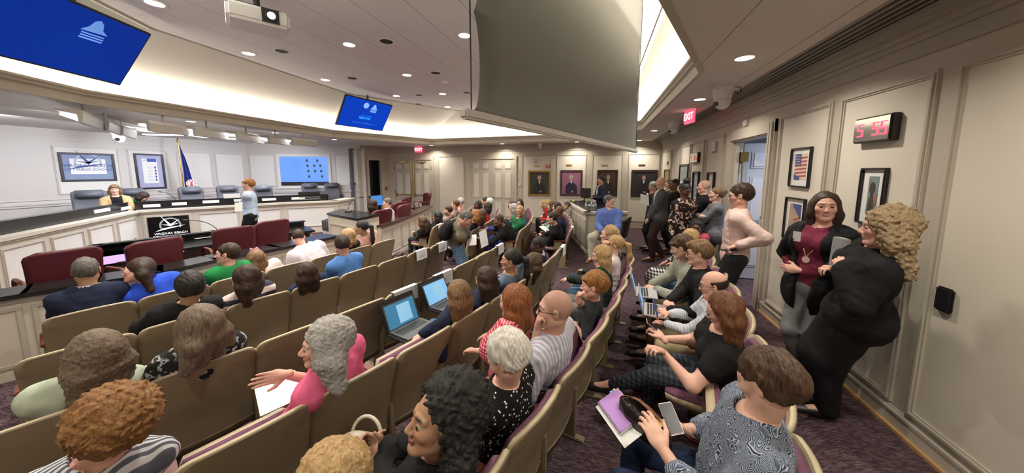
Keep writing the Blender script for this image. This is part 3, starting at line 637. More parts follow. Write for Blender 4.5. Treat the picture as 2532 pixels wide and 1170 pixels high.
def by_top(px, py, ztop, z0=-.1):
    q = at(px, py, z0 + ztop)
    if q.x < -12.1: q = atX(px, py, -12.1)
    return Vector((q.x, q.y, z0))
for (px, py, rz, lab) in [(372, 597, 180, 'wine leather armchair behind the water bottle, back to the audience'), (572, 565, 165, 'wine leather armchair in the middle of the near staff table'), (666, 548, 172, 'wine leather armchair right of the middle one at the staff table'), (150, 622, 172, 'wine leather armchair cut by the left edge at the staff table')]:
    put(ew, first_w, by_top(px, py, 1.0), math.radians(rz), lab, 'chair', 'wine executive chairs')
for (px, py, rz, lab) in [(938, 521, 170, 'wine leather armchair holding the man in the light grey shirt'), (982, 502, 175, 'wine leather armchair behind the curved rail, third from its far end'), (1001, 490, 185, 'wine leather armchair behind the curved rail, second from its far end'), (1051, 480, 235, 'wine leather armchair facing the camera at the far end of the curved rail'), (993, 508, 180, 'lower wine leather armchair just inside the curved rail')]:
    put(ew, first_w, by_top(px, py, 1.0), math.radians(rz), lab, 'chair', 'wine executive chairs')
eg = exec_chair('council_chair', M_GREY, w_=.56, back_h=.70, headrest=True); first_g = [True]
for (px, py, rz, lab) in [(240, 463, -25, 'grey leather council chair behind the woman in tan'), (322, 461, -20, 'grey leather council chair behind the bent woman in green'), (474, 462, -12, 'grey leather council chair beside the flag'), (564, 459, -18, 'grey leather council chair left of the walking boy'), (650, 458, -20, 'grey leather council chair right of the walking boy'), (766, 453, -35, 'grey leather council chair below the wall screen'), (822, 452, -35, 'grey leather council chair at the right end of the dais')]:
    put(eg, first_g, (by_top(px, py, 1.18, .16) if px > 300 else Vector((-11.9, 4.6, .16))), math.radians(rz), lab, 'chair', 'grey council chairs on the dais')
# ---- staff table
ST = [(120, 650), (238, 614), (529, 578), (640, 563), (749, 552)]
ST = [at(x, y, .70) for x, y in ST]; ST = [Vector((p.x, p.y, 0)) for p in ST]
tb = empty('staff_table', (ST[2].x, ST[2].y, -.1), label='black topped staff table with raised back ledge facing the dais', cat='table'); mb = MB(); mt = MB()
for a, b in zip(ST[:-1], ST[1:]):
    wl = Wall((a.x, a.y), (b.x, b.y), (-3, 4)); L = wl.len
    wl.box(mt, -.04, L + .04, .60, .64, -.02, .72); wl.box(mt, -.02, L + .02, .64, .74, -.04, .0); wl.box(mt, -.03, L + .03, .735, .755, -.05, .08); wl.box(mb, 0, L, -.1, .60, -.02, .02)
wl.box(mb, L - .04, L, -.1, .60, .02, .68)
mt.build('tabletop', M_BLACK, tb); mb.build('modesty_panel', M_BEIGE, tb)
# ---- partition between well and audience
def rail(name, pts2, z, z0, wid, lab, inward, pan=True, cap_m=None, mold=.9):
    P = [Vector((p[0], p[1], 0)) for p in pts2]; r = empty(name, (P[0].x, P[0].y, z0)); tag(r, lab, 'partition')
    c, b = MB(), MB(); pans = []
    for a, q in zip(P[:-1], P[1:]):
        wl = Wall((a.x, a.y), (q.x, q.y), inward); L = wl.len
        wl.box(c, -.02, L + .02, z - .045, z, -.06, wid); wl.box(b, 0, L, z0 - .1, z - .045, 0, .08); wl.box(b, 0, L, z0, z0 + .09, -.015, 0); wl.box(b, 0, L, z - .09, z - .045, -.02, 0)
        k = max(1, round(L / .42))
        for i in range(k): pans.append((wl, L / k * i + .05, L / k * (i + 1) - .05))
    c.build('rail_cap', cap_m or M_BLACK, r); bd = b.build('partition_body', M_STILE if not pan else M_BEIGE, r)
    for wl, p0, p1 in pans:
        f = MB(); wl.box(f, p0, p1, z0 + .15, z - .16, -.006, 0); q = f.build('partition_panel', M_BEIGE, r); g = MB(); wl.frame(g, p0 - .02, p1 + .02, z0 + .13, z - .14, .03, -.016, -.002, step=False); k_ = g.build('panel_moulding', M_STILE, q)
    return r
RA = [at(x, y, .62) for x, y in [(-420, 800), (60, 722), (238, 694), (398, 669), (531, 640), (690, 611), (831, 582)]]
rail('well_partition', [(p.x, p.y) for p in RA], .62, FL, .34, 'long low partition with black cap between the front row and staff table', (-9, 5))
RC = [at(x, y, .62) for x, y in [(941, 557), (983, 543), (1026, 528), (1048, 518), (1063, 510)]]
# the far rail is a smooth curve: resample
cc = np.polyfit([p.y for p in RC], [p.x for p in RC], 2); ys_ = np.linspace(RC[0].y, RC[-1].y + .2, 9)
rail('curved_partition', [(float(np.polyval(cc, y)), float(y)) for y in ys_], .62, FL, .26, 'curved low partition with dark wood cap around the staff chairs', (-9, 8), cap_m=mat('dark_walnut', (.05, .028, .022), .3))
# ---- podium desk
PQ = [at(807, 527, .86), at(883, 541, .86), at(940, 529, .86), at(846, 516, .86)]; PQ = [Vector((p.x, p.y, 0)) for p in PQ]; pcn = sum(PQ, Vector()) / 4
pd = empty('podium_desk', (pcn.x, pcn.y, FL), label='cream podium desk with black top and a gooseneck microphone', cat='desk')
b = MB(); b.poly([pcn + (p - pcn) * .95 + Vector((0, 0, FL)) for p in PQ], (0, 0, .81 - FL)); b.build('desk_body', M_BEIGE, pd); c = MB(); c.poly([p + Vector((0, 0, .815)) for p in PQ], (0, 0, .045)); c.build('desktop', M_BLACK, pd, bevel=.01)
PW = Wall(PQ[0].xy, PQ[1].xy, (pcn.x, pcn.y)); L = PW.len; g = MB(); PW.frame(g, .14, L - .10, FL + .15, .66, .035, .0, .035, step=False); g.build('panel_moulding', M_STILE, pd)
u_ = (PQ[1] - PQ[0]).normalized(); v_ = (PQ[3] - PQ[0]).normalized()
s_ = MB(); s_.obox(PQ[0] - u_ * .36 + v_ * .1 + Vector((0, 0, FL)), u_ * .36, v_ * .5, (0, 0, .42 - FL)); s_.build('side_cabinet', M_BEIGE, pd); s_ = MB(); s_.obox(PQ[0] - u_ * .38 + v_ * .08 + Vector((0, 0, .42)), u_ * .38, v_ * .54, (0, 0, .22)); s_.build('side_drawer', M_BLACK, pd)
def gooseneck(base, tip, lab, mid=None):
    base, tip = Vector(base), Vector(tip); r = empty('microphone', base, label=lab, cat='microphone'); m_ = MB(); m_.lathe(base, [(.075, 0), (.075, .02), (.05, .045), (.02, .05)], 20); m_.build('mic_base', M_BLK, r, smooth=False)
    pts = []; up = base + Vector((0, 0, .04)); ctl = Vector(mid) if mid else base + Vector((0, 0, .28)) + (tip - base) * .15
    for i in range(13): t = i / 12; pts.append(up * (1 - t) ** 2 + ctl * 2 * t * (1 - t) + tip * t * t)
    n_ = MB(); n_.tube(pts, .006, 8); n_.build('gooseneck', M_BLK, r, smooth=True); h = MB(); d = (pts[-1] - pts[-2]).normalized(); h.tube([tip - d * .01, tip + d * .05, tip + d * .07], [.012, .013, .008], 10); h.build('mic_capsule', M_BLK, r, smooth=True); return r
pm = at(861, 524, .86); gooseneck(pm, atY(892, 488, pm.y + .15), 'gooseneck microphone standing on the podium desk')
m1 = at(548, 591, .64); gooseneck(m1, atX(466, 545, m1.x - .15), 'gooseneck microphone leaning left over the staff table')
m2 = S1.pt(hit(S1, 437, 500, -.3)[0], .90, -.4); gooseneck(m2, atX(400, 475, m2.x + .05), 'small gooseneck microphone on the dais left of the flag')
# ---- control booth
bc = at(1450, 524, .80); bc = Vector((bc.x, bc.y, 0)); bl = at(1401, 497, .80); bu = (Vector((bl.x, bl.y, 0)) - bc); bL = bu.length; bu.normalize(); bv = Vector((-bu.y, bu.x, 0)); bv = bv if bv.x > 0 else -bv
bo = empty('control_booth', (bc.x, bc.y, FL), label='cream panelled control booth with black desktop left of the seated man in blue', cat='desk')
b = MB(); b.obox(bc + Vector((0, 0, FL)), bu * bL, bv * .06, (0, 0, .98)); b.obox(bc + Vector((0, 0, FL)), bv * 1.0, bu * .06, (0, 0, .98)); b.obox(bc + bu * (bL - .06) + Vector((0, 0, FL)), bv * 1.0, bu * .06, (0, 0, .98)); b.build('booth_body', M_BEIGE, bo)
b = MB(); b.obox(bc - bu * .05 - bv * .05 + Vector((0, 0, .74)), bu * (bL + .1), bv * .16, (0, 0, .06)); b.obox(bc - bu * .05 - bv * .05 + Vector((0, 0, .74)), bv * 1.08, bu * .16, (0, 0, .06)); b.build('booth_rim', M_BEIGE, bo)
b = MB(); b.obox(bc + bu * .1 + bv * .06 + Vector((0, 0, .72)), bu * (bL - .2), bv * .7, (0, 0, .10)); b.build('booth_top', M_BLACK, bo)
for i in range(6):
    f = MB(); s0 = bL / 6 * i + .06; f.obox(bc + bu * s0 - bv * .012 + Vector((0, 0, FL + .15)), bu * (bL / 6 - .12), bv * .012, (0, 0, .68)); f.build('booth_panel', M_STILE, bo)
wb = MB(); wb.obox(bc - bv * .02 + Vector((0, 0, FL)), bu * bL, bv * .02, (0, 0, .08)); wb.obox(bc - bu * .02 + Vector((0, 0, FL)), bv * 1.0, bu * .02, (0, 0, .08)); wb.build('booth_baseboard', M_PANEL, bo)
mo = at(1443, 497, .82)
r = empty('monitor', (mo.x, mo.y, .82), label='black computer monitor seen from behind on the control booth', cat='monitor'); q = MB(); q.obox(mo + Vector((-.10, .14, .08)), (.30, -.12, 0), (.03, .05, .0), (0, 0, .34)); q.build('monitor_housing', M_BLK, r, bevel=.008); q = MB(); q.tube([mo, mo + Vector((.05, .08, .15))], .02); q.disc(mo, (0, 0, 1), .1, .012); q.build('monitor_stand', M_BLK, r)
def bottle(loc, lab, s=1.0):
    r = empty('water_bottle', loc, label=lab, cat='bottle', group='water bottles'); m_ = MB(); m_.lathe(loc, [(.030 * s, 0), (.033 * s, .02 * s), (.031 * s, .06 * s), (.033 * s, .09 * s), (.031 * s, .13 * s), (.026 * s, .155 * s), (.013 * s, .185 * s), (.013 * s, .20 * s)], 16); m_.build('bottle_body', M_GLASS, r, smooth=True)
    m_ = MB(); m_.disc(Vector(loc) + Vector((0, 0, .2 * s)), (0, 0, 1), .015 * s, .018 * s, 12); m_.build('bottle_cap', M_WHITE, r); m_ = MB(); m_.lathe(loc, [(.0335 * s, .07 * s), (.0335 * s, .12 * s)], 16); m_.build('bottle_label', mat('bottle_label_blue', (.35, .55, .62), .5), r)
bottle(at(446, 614, .64), 'clear water bottle standing on the staff table', 1.15)
for i, (x, y) in enumerate(((1449, 515), (1462, 516), (1472, 515))): bottle(at(x, y, .82), ['leftmost of the three white-capped bottles on the control booth', 'middle of the three bottles on the control booth', 'rightmost of the three bottles on the control booth'][i], .95)
def sheet(name, cpos, u, v, w_, h_, m, lab, cat, grp=None, th=.002):
    u, v = Vector(u).normalized(), Vector(v).normalized(); n = u.cross(v).normalized(); mb_ = MB(); mb_.obox(Vector(cpos) - u * w_ / 2 - v * h_ / 2, u * w_, v * h_, n * th); o = mb_.build(name, m); tag(o, lab, cat, grp); return o
M_PURPLE = mat('purple_paper', (.36, .25, .66), .6)
pf = at(291, 640, .66); sheet('folder', pf, (.25, 1, .0), (-1, .25, .2), .34, .28, M_PURPLE, 'purple folder lying on the staff table', 'folder')
kp = at(508, 586, .66); sheet('notebook', kp, (.3, 1, 0), (-1, .3, 0), .30, .2, M_PAPER, 'open white notebook on the staff table beside the middle armchair', 'notebook')
kp = at(436, 622, .65); sheet('paper_sheet', kp, (.3, 1, 0), (-1, .3, 0), .12, .2, M_PAPER, 'white paper on the staff table below the bottle', 'paper')
kb = at(1462, 508, .825); sheet('keyboard', kb, (-.26, .97, 0), (.97, .26, 0), .4, .14, M_WHITE, 'white keyboard on the control booth desktop', 'keyboard', th=.015)
ff = at(1418, 500, .82); f_ = MB(); f_.lathe(ff, [(.02, 0), (.035, .02), (.03, .05), (.005, .06)], 10); tag(f_.build('yellow_ball', mat('yellow_foam', (.75, .75, .05), .6)), 'small yellow lump on the corner of the control booth', 'ball')
# ---- dais items
lp = at(574, 490, 1.07); 
def box_item(name, c, u, w_, d_, h_, m, lab, cat, grp=None, bevel=.003):
    u = Vector(u).normalized(); v = Vector((-u.y, u.x, 0)); mb_ = MB(); mb_.obox(Vector(c) - u * w_ / 2 - v * d_ / 2, u * w_, v * d_, (0, 0, h_)); o = mb_.build(name, m, bevel=bevel); tag(o, lab, cat, grp); return o
box_item('laptop', lp, S1.u, .34, .02, .12, M_WHITE, 'white laptop standing open on the dais left of the walking person', 'laptop')
box_item('paper_tray', at(765, 481, 1.07), S2.u, .55, .25, .09, M_BLK, 'black device tray on the riser below the wall screen', 'tray')
for i in range(2):
    a_, _ = hit(S2, 766, 488, -.12); p = MB(); S2.box(p, a_ - .28, a_ + .28, ZL + .06 + i * .06, ZL + .075 + i * .06, -.13, -.11); tag(p.build('vent_strip', M_ALU), ['lower silver strip set in the black riser', 'upper silver strip set in the black riser'][i], 'strip')
box_item('laptop', S1.pt(hit(S1, 368, 500, -.4)[0], .90, -.45), S1.u, .42, .02, .14, M_ALU, 'open grey laptop in front of the bent person in green', 'laptop')
box_item('laptop', S1.pt(hit(S1, 415, 500, -.4)[0], .90, -.45), S1.u, .36, .02, .12, M_ALU, 'open grey laptop right of the bent person in green', 'laptop')
# ---- flag
fp = atX(440, 352, -12.3); fl = empty('flag', (-12.3, fp.y, .16), label='dark blue state flag with round seal hanging from a tall pole', cat='flag')
p = MB(); p.tube([(-12.3, fp.y, .16), (-12.3, fp.y, fp.z)], .018, 10); p.disc((-12.3, fp.y, .16), (0, 0, 1), .2, .04); p.build('flagpole', M_BRASS, fl); p = MB(); p.lathe((-12.3, fp.y, fp.z), [(.02, 0), (.035, .03), (.02, .09), (.003, .14)], 12); p.build('finial', M_BRASS, fl, smooth=True)
def flagfn(o_):
    def fn(u, v):
        zz = fp.z - .08 - 1.55 * u; sp = .05 + .24 * u ** .8 * 1.0; y = fp.y + v * sp; return (-12.26 + o_ + .05 * math.sin(v * 15 + u * 2) * (.4 + u), y, zz - .25 * v * (1 - u))
    return fn
p = MB(); shell(flagfn(.0), flagfn(.012), 24, 30, p); p.build('flag_cloth', mat('flag_blue', (.022, .03, .20), .7), fl, smooth=True)
sl_ = MB(); sc = Vector((-12.17, fp.y + .13, fp.z - 1.25))
sl_.disc(sc, (1, 0, 0), .13, .012, 28); so_ = sl_.build('seal', mat('seal_white', (.62, .58, .55), .7), fl); s3 = MB()
for k in range(10): t = k * .628; s3.disc(sc + Vector((.012, .1 * math.cos(t), .1 * math.sin(t))), (1, 0, 0), .018, .004, 8)
s3.add([sc + Vector((.02, y, z)) for y, z in ((-.04, -.07), (.04, -.07), (.02, .01), (.035, .07), (-.02, .06))], [(0, 1, 2, 3, 4)]); s3.build('seal_figures', mat('seal_red', (.35, .08, .08), .7), so_)
# ================================================================ THINGS ON WALLS
def picture(wl, x0, x1, y0, y1, lab, fr, kind, fw=.05, matte=None, depth=.035, name='framed_picture', grp=None, cat='picture', rect=None):
    if rect:
        a0, a1, z0, z1 = rect
        if proj(wl.pt(a1, 1.5))[0] < proj(wl.pt(a0, 1.5))[0]: a0, a1 = a1, a0
    else:
        (a0, z1), (a1, z0) = hit(wl, x0, y0), hit(wl, x1, y1)
    sgn = 1 if a1 > a0 else -1; A0, A1 = min(a0, a1), max(a0, a1)
    r = empty(name, wl.pt((A0 + A1) / 2, z0), label=lab, cat=cat, group=grp)
    g = MB(); wl.frame(g, A0, A1, z0, z1, fw, .002, depth, step=False); fo = g.build('frame', fr, r, bevel=.004)
    c = MB(); wl.box(c, A0 + fw, A1 - fw, z0 + fw, z1 - fw, .004, .012)
    if matte is not None:
        c.build('mat_board', matte[0], r); mw = matte[1]; I = (A0 + mw, A1 - mw, z0 + mw * 1.1, z1 - mw * .9)
    else: I = (A0 + fw, A1 - fw, z0 + fw, z1 - fw)
    kind(r, wl, I, sgn); return r
def rface(xL, xR, xW, yT, yB, D=None):
    # picture face corners seen at xL..xR, its side meets the wall at xW
    if D is None:
        D = .03
    aR, zt = hit(WR, xR, yT, D); aL, zb = hit(WR, xL, yB, D); return (min(aL, aR), max(aL, aR), zb, zt), D
def P_(wl, I, sgn, pts_, d):
    A0, A1, z0, z1 = I
    return [wl.pt((A0 + (A1 - A0) * (x if sgn > 0 else 1 - x)), z0 + (z1 - z0) * y, d) for x, y in pts_]
def ell_pts(cx, cy, rx, ry, n=16): return [(cx + rx * math.cos(2 * math.pi * k / n), cy + ry * math.sin(2 * math.pi * k / n)) for k in range(n)]
def portrait(bg, suit, hair, faceoff=(.5, .72), body=None, extra=None):
    def f(r, wl, I, sg):
        c = MB(); wl.box(c, I[0], I[1], I[2], I[3], .005, .014); cv = c.build('canvas', bg, r)
        cx_, cy_ = faceoff; s = MB(); s.poly(P_(wl, I, sg, body or [(cx_ - .32, .02), (cx_ - .30, .38), (cx_ - .16, .5), (cx_ + .0, .56), (cx_ + .16, .5), (cx_ + .30, .38), (cx_ + .34, .02)], .0145), wl.n * .001); s.build('painted_suit', suit, cv)
        s = MB(); s.poly(P_(wl, I, sg, ell_pts(cx_, cy_ + .03, .105, .105), .0158), wl.n * .001); s.build('painted_hair', hair, cv)
        s = MB(); s.poly(P_(wl, I, sg, ell_pts(cx_ + .01, cy_ - .01, .075, .095), .017), wl.n * .001); s.poly(P_(wl, I, sg, ell_pts(cx_ + .06, .12, .07, .035), .017), wl.n * .001); s.build('painted_skin', mat('painted_skin', (.42, .26, .17), .6), cv)
        s = MB(); s.poly(P_(wl, I, sg, [(cx_ - .05, cy_ - .12), (cx_ + .05, cy_ - .12), (cx_ + .01, cy_ - .27)], .018), wl.n * .001); s.build('painted_collar', M_PAPER, cv)
    return f
GOLD = mat('gilt_frame', (.36, .24, .07), .4, metal=.6); DKFR = mat('dark_bronze_frame', (.035, .022, .014), .4)
hw, hg_, hb_ = mat('painted_white_hair', (.5, .48, .45), .6), mat('painted_grey_hair', (.3, .29, .28), .6), mat('painted_brown_hair', (.12, .06, .03), .6)
navy = mat('painted_navy', (.012, .014, .04), .5); blk_ = mat('painted_black', (.012, .012, .012), .5)
picture(WF, 1306, 1362, 422, 487, 'gilt framed portrait of a white haired man in a black suit', GOLD, portrait(mat('olive_canvas', (.035, .035, .022), .5, var=.3), blk_, hw), fw=.07, rect=(xr(-1.80), xr(-2.69), .84, 1.82))
picture(WF, 1386, 1439, 421, 486, 'portrait of a seated man before a purple and red background', DKFR, portrait(mat('violet_canvas', (.30, .12, .22), .5, var=.5, vscale=2), navy, hw), fw=.06, rect=(xr(-.63), xr(-1.44), .87, 1.83))
picture(WF, 1477, 1526, 420, 486, 'dark portrait partly hidden behind the standing man in a navy blazer', DKFR, portrait(mat('umber_canvas', (.05, .03, .018), .5, var=.4), blk_, hg_, faceoff=(.55, .72)), fw=.05, rect=(xr(.62), xr(-.10), .88, 1.84))
picture(WF, 1562, 1624, 420, 488, 'wide dark portrait of a short haired woman in black behind the bald man', DKFR, portrait(mat('blueblack_canvas', (.02, .02, .028), .5, var=.4), blk_, hb_, faceoff=(.47, .75)), fw=.08, rect=(xr(1.95), xr(1.08), .88, 1.84))
for i, (x, c_) in enumerate(((-2.34, 1.99), (-1.13, 2.01), (.15, 2.0), (1.41, 2.0))):
    p = MB(); WF.box(p, xr(x) - .11, xr(x) + .11, c_ - .03, c_ + .03, .006, .016); tag(p.build('name_plaque', M_BRASS if i < 3 else mat('dark_bronze', (.12, .07, .04), .4, metal=.5)), ['brass plaque above the white haired man\'s portrait', 'brass plaque above the purple portrait', 'brass plaque above the half hidden portrait', 'dark plaque above the portrait of the woman in black'][i], 'plaque', 'plaques above the portraits')
# framed flag prints on the right wall
FRB = mat('black_frame', (.012, .010, .010), .35); MATW = mat('mat_board_white', (.80, .79, .77), .8)
rd, wh, bl_ = mat('print_red', (.45, .10, .08), .6), mat('print_cream', (.72, .62, .50), .6), mat('print_blue', (.07, .09, .26), .6)
def flagprint(r, wl, I, sg):
    c = MB(); wl.box(c, I[0], I[1], I[2], I[3], .005, .014); cv = c.build('print', wh, r)
    s = MB(); [s.poly(P_(wl, I, sg, [(0, .08 + .14 * k), (.5, .10 + .14 * k), (1, .13 + .14 * k), (1, .19 + .14 * k), (.5, .17 + .14 * k), (0, .14 + .14 * k)], .0145), wl.n * .001) for k in range(6)]; s.build('print_stripes', rd, cv)
    s = MB(); s.poly(P_(wl, I, sg, [(0, .55), (.5, .55), (.5, 1), (0, 1)], .0165), wl.n * .001); s.build('print_canton', bl_, cv); s = MB(); s.poly(P_(wl, I, sg, [(0, 0), (.5, 0), (.5, .1), (0, .22)], .0165), wl.n * .001); s.build('print_corner', bl_, cv)
    s = MB(); [s.poly(P_(wl, I, sg, ell_pts(.08 + .11 * (k % 4), .6 + .1 * (k // 4), .03, .025, 5), .018), wl.n * .0008) for k in range(16)]; s.build('print_stars', wh, cv)
def cityprint(r, wl, I, sg):
    c = MB(); wl.box(c, I[0], I[1], I[2], I[3], .005, .014); cv = c.build('print', mat('print_tan', (.42, .33, .26), .6, var=.4, vscale=14), r)
    s = MB(); s.poly(P_(wl, I, sg, [(.2, 1), (1, 1), (1, .55), (.5, .8)], .0145), wl.n * .001); s.build('print_canton', bl_, cv); s = MB(); s.poly(P_(wl, I, sg, [(.85, .0), (1, 0), (1, .3), (.8, .2)], .0145), wl.n * .001); s.build('print_corner', bl_, cv)
    s = MB(); [s.poly(P_(wl, I, sg, [(.45 + .06 * k, .50 - .10 * k), (1, .62 - .13 * k), (1, .56 - .13 * k), (.43 + .06 * k, .44 - .1 * k)], .0145), wl.n * .001) for k in range(3)]; s.build('print_stripes', rd, cv)
    s = MB(); s.poly(P_(wl, I, sg, [(.05, .0), (.55, .0), (.5, .2), (.3, .32), (.15, .2)], .0155), wl.n * .001); s.build('print_yellow', mat('print_yellow', (.60, .50, .08), .6), cv)
def animalprint(r, wl, I, sg):
    c = MB(); wl.box(c, I[0], I[1], I[2], I[3], .005, .014); cv = c.build('print', mat('print_slate', (.17, .22, .24), .6, var=.5, vscale=16), r)
    s = MB(); s.poly(P_(wl, I, sg, ell_pts(.45, .68, .28, .17), .0145), wl.n * .001); s.poly(P_(wl, I, sg, [(.1, 0), (.2, .4), (.4, .55), (.6, .5), (.75, .2), (.7, 0)], .0145), wl.n * .001); s.build('print_shape', mat('print_dark', (.05, .045, .04), .6, var=.8, vscale=30), cv)
    s = MB(); s.poly(P_(wl, I, sg, [(.68, .2), (.95, .3), (.95, .55), (.75, .52)], .0145), wl.n * .001); s.build('print_patch', mat('print_rust', (.35, .13, .05), .6), cv)
picture(WR, 0, 0, 0, 0, 'black framed print of a rippling striped flag, above the colourful one', FRB, flagprint, fw=.014, matte=(MATW, .072), depth=.035, rect=rface(1947, 2006, 2014, 362, 461)[0])
picture(WR, 0, 0, 0, 0, 'black framed colourful print with yellow and red, beside the woman in burgundy', FRB, cityprint, fw=.014, matte=(MATW, .072), depth=.035, rect=rface(1932, 1990, 2000, 493, 588)[0])
picture(WR, 0, 0, 0, 0, 'black framed dark animal print behind the curly haired woman', FRB, animalprint, fw=.014, matte=(MATW, .072), depth=.035, rect=rface(2112, 2192, 2205, 415, 549)[0])
def plainprint(m):
    def f(r, wl, I, sg): c = MB(); wl.box(c, I[0], I[1], I[2], I[3], .005, .014); c.build('print', m, r)
    return f
for (y0, y1, z0, z1, fr, m_, lab) in ((8.42, 9.26, 1.45, 1.97, FRB, mat('print_landscape', (.28, .33, .32), .6, var=.4, vscale=4), 'black framed landscape above the woman with a hair bun'), (7.54, 7.98, 1.15, 1.79, FRB, mat('print_bluewhite', (.45, .50, .60), .6, var=.4, vscale=6), 'narrow framed blue and white print beside the man in black'), (6.60, 6.98, 1.15, 1.78, FRB, M_PAPER, 'narrow framed white document above the woman in grey'), (10.5, 11.3, 1.35, 1.85, GOLD, mat('print_ochre', (.4, .33, .2), .6), 'small gilt framed picture in the far corner')):
    picture(WR, 0, 0, 0, 0, lab, fr, plainprint(m_), fw=.03, matte=(MATW, .07), depth=.05, rect=(yr(y0), yr(y1), z0, z1))
# digital clocks
M_RED = mat('red_led', (.8, .02, .03), .5, emis=(1, .03, .06), est=6.0); M_REDD = mat('red_led_dim', (.3, .01, .02), .5, emis=(1, .03, .06), est=.4)
SEG5 = ['a', 'f', 'g', 'c', 'd']
def clock(y0, y1, z0, z1, lab, digits, em):
    r = empty('digital_clock', WR.pt(yr(y0), z0), label=lab, cat='clock'); h = MB(); WR.box(h, yr(y0), yr(y1), z0, z1, .003, .064); h.build('clock_housing', FRB, r, bevel=.008)
    f = MB(); WR.box(f, yr(y0) + .012, yr(y1) - .012, z0 + .012, z1 - .012, .064, .067); fc = f.build('clock_face', mat('clock_mirror', (.55, .53, .53), .10, metal=.85), r); s = MB(); H = (z1 - z0) * .46; zc = (z0 + z1) / 2; W_ = H * .5; n = len(digits)
    tot = (y1 - y0) * .62; c0 = (y0 + y1) / 2 - .01
    for i, dg in enumerate(digits):
        yc = c0 + tot / 2 - tot * (i / (n - 1)) if n > 1 else c0; t = .0075
        if dg == ' ': continue
        def seg_(ya, za, yb, zb): s.tube([WR.pt(yr(ya), za, .069), WR.pt(yr(yb), zb, .069)], t * .6, 6)
        L_, R_ = yc + W_ / 2, yc - W_ / 2
        seg_(L_, zc + H / 2, R_, zc + H / 2); seg_(L_, zc + H / 2, L_, zc); seg_(L_, zc, R_, zc); seg_(R_, zc, R_, zc - H / 2); seg_(R_, zc - H / 2, L_, zc - H / 2)
    s.build('clock_digits', em, fc); return r
clock(2.94, 3.29, 2.02, 2.215, 'black digital clock showing 5:55 high on the near right wall', '5 55', M_RED); clock(7.62, 8.18, 1.98, 2.2, 'dark digital clock far along the right wall above the man in black', '5 55', M_REDD)
s = MB(); WR.box(s, yr(6.62), yr(6.84), 2.14, 2.35, .003, .05); s = s.build('wall_speaker', M_WHITE, bevel=.03); tag(s, 'rounded white wall speaker left of the doorway', 'speaker')
s = MB(); WR.box(s, yr(5.44), yr(5.56), 2.46, 2.55, .0, .035); tag(s.build('motion_sensor', M_WHITE, bevel=.01), 'small white sensor above the open doorway', 'sensor')
s = MB(); WR.box(s, yr(10.9), yr(11.0), 2.0, 2.1, .006, .03); tag(s.build('wall_plate', M_BLK), 'small black wall plate high in the far right corner', 'plate')
s = MB(); WR.box(s, yr(2.42), yr(2.52), .95, 1.10, .006, .03); tag(s.build('wall_phone', M_BLK, bevel=.01), 'black wall device cut by the right edge of the photo', 'wall device')
s = MB(); WF.box(s, xr(-2.46), xr(-2.34), 2.12, 2.24, .006, .03); tag(s.build('thermostat', mat('putty_plastic', (.45, .42, .36), .5)), 'small beige box above the leftmost portrait', 'thermostat')
s = MB(); WF.box(s, xr(-1.98), xr(-1.84), 1.93, 2.05, .006, .05); fa_ = s.build('fire_alarm', mat('alarm_red', (.42, .05, .04), .5)); tag(fa_, 'red fire alarm right of the leftmost portrait\'s plaque', 'alarm'); k = MB(); WF.box(k, xr(-1.95), xr(-1.87), 1.97, 2.01, .05, .055); k.build('alarm_lens', M_WHITE, fa_)
s = MB(); WF.box(s, xr(-3.06), xr(-2.98), 1.22, 1.34, .006, .02); tag(s.build('light_switch', M_WHITE), 'white switch plate beside the paneled double doors', 'switch')
s = MB(); aw, zw_ = hit(WS, 955, 466); WS.box(s, aw - .05, aw + .05, zw_ - .07, zw_ + .07, .0, .03); tag(s.build('fire_pull', mat('alarm_red', (.42, .05, .04), .5)), 'small red pull station beside the far left double doors', 'alarm')
s = MB(); aw, zw_ = hit(WW, 873, 455); WW.box(s, aw - .12, aw + .12, zw_ - .06, zw_ + .06, .006, .02); tag(s.build('wall_plate', mat('blue_grey_plate', (.14, .16, .22), .4)), 'blue grey wall plate right of the wall screen', 'plate')
# exit signs
def exit_sign(c, n, lab, w_=.34, h_=.22):
    n = Vector(n).normalized(); u = Vector((-n.y, n.x, 0)); c = Vector(c); r = empty('exit_sign', c, label=lab, cat='sign'); mb_ = MB(); mb_.obox(c - u * w_ / 2 - n * .02 - Vector((0, 0, h_)), u * w_, n * .04, (0, 0, h_)); mb_.obox(c - u * .05 - n * .02, u * .1, n * .04, (0, 0, .03)); mb_.build('sign_body', mat('exit_red_panel', (.5, .06, .09), .4, emis=(1, .10, .18), est=1.1), r)
    text_mesh('EXIT', 'lettering', h_ * .72, mat('exit_letters', (.9, .3, .3), .5, emis=(1, .55, .55), est=2.2), c + n * .022 - Vector((0, 0, h_ / 2)), u, (0, 0, 1), r, bold=.004); return r
exit_sign((-7.35, 11.86, 2.80), (.35, -1, 0), 'red exit sign above the far left double doors', .30, .22)
e2 = at(1706, 277, Z_LOW - .03); exit_sign((e2.x, e2.y, Z_LOW - .0), (-1, -.22, 0), 'red exit sign hanging from the ceiling near the right wall', .30, .22)
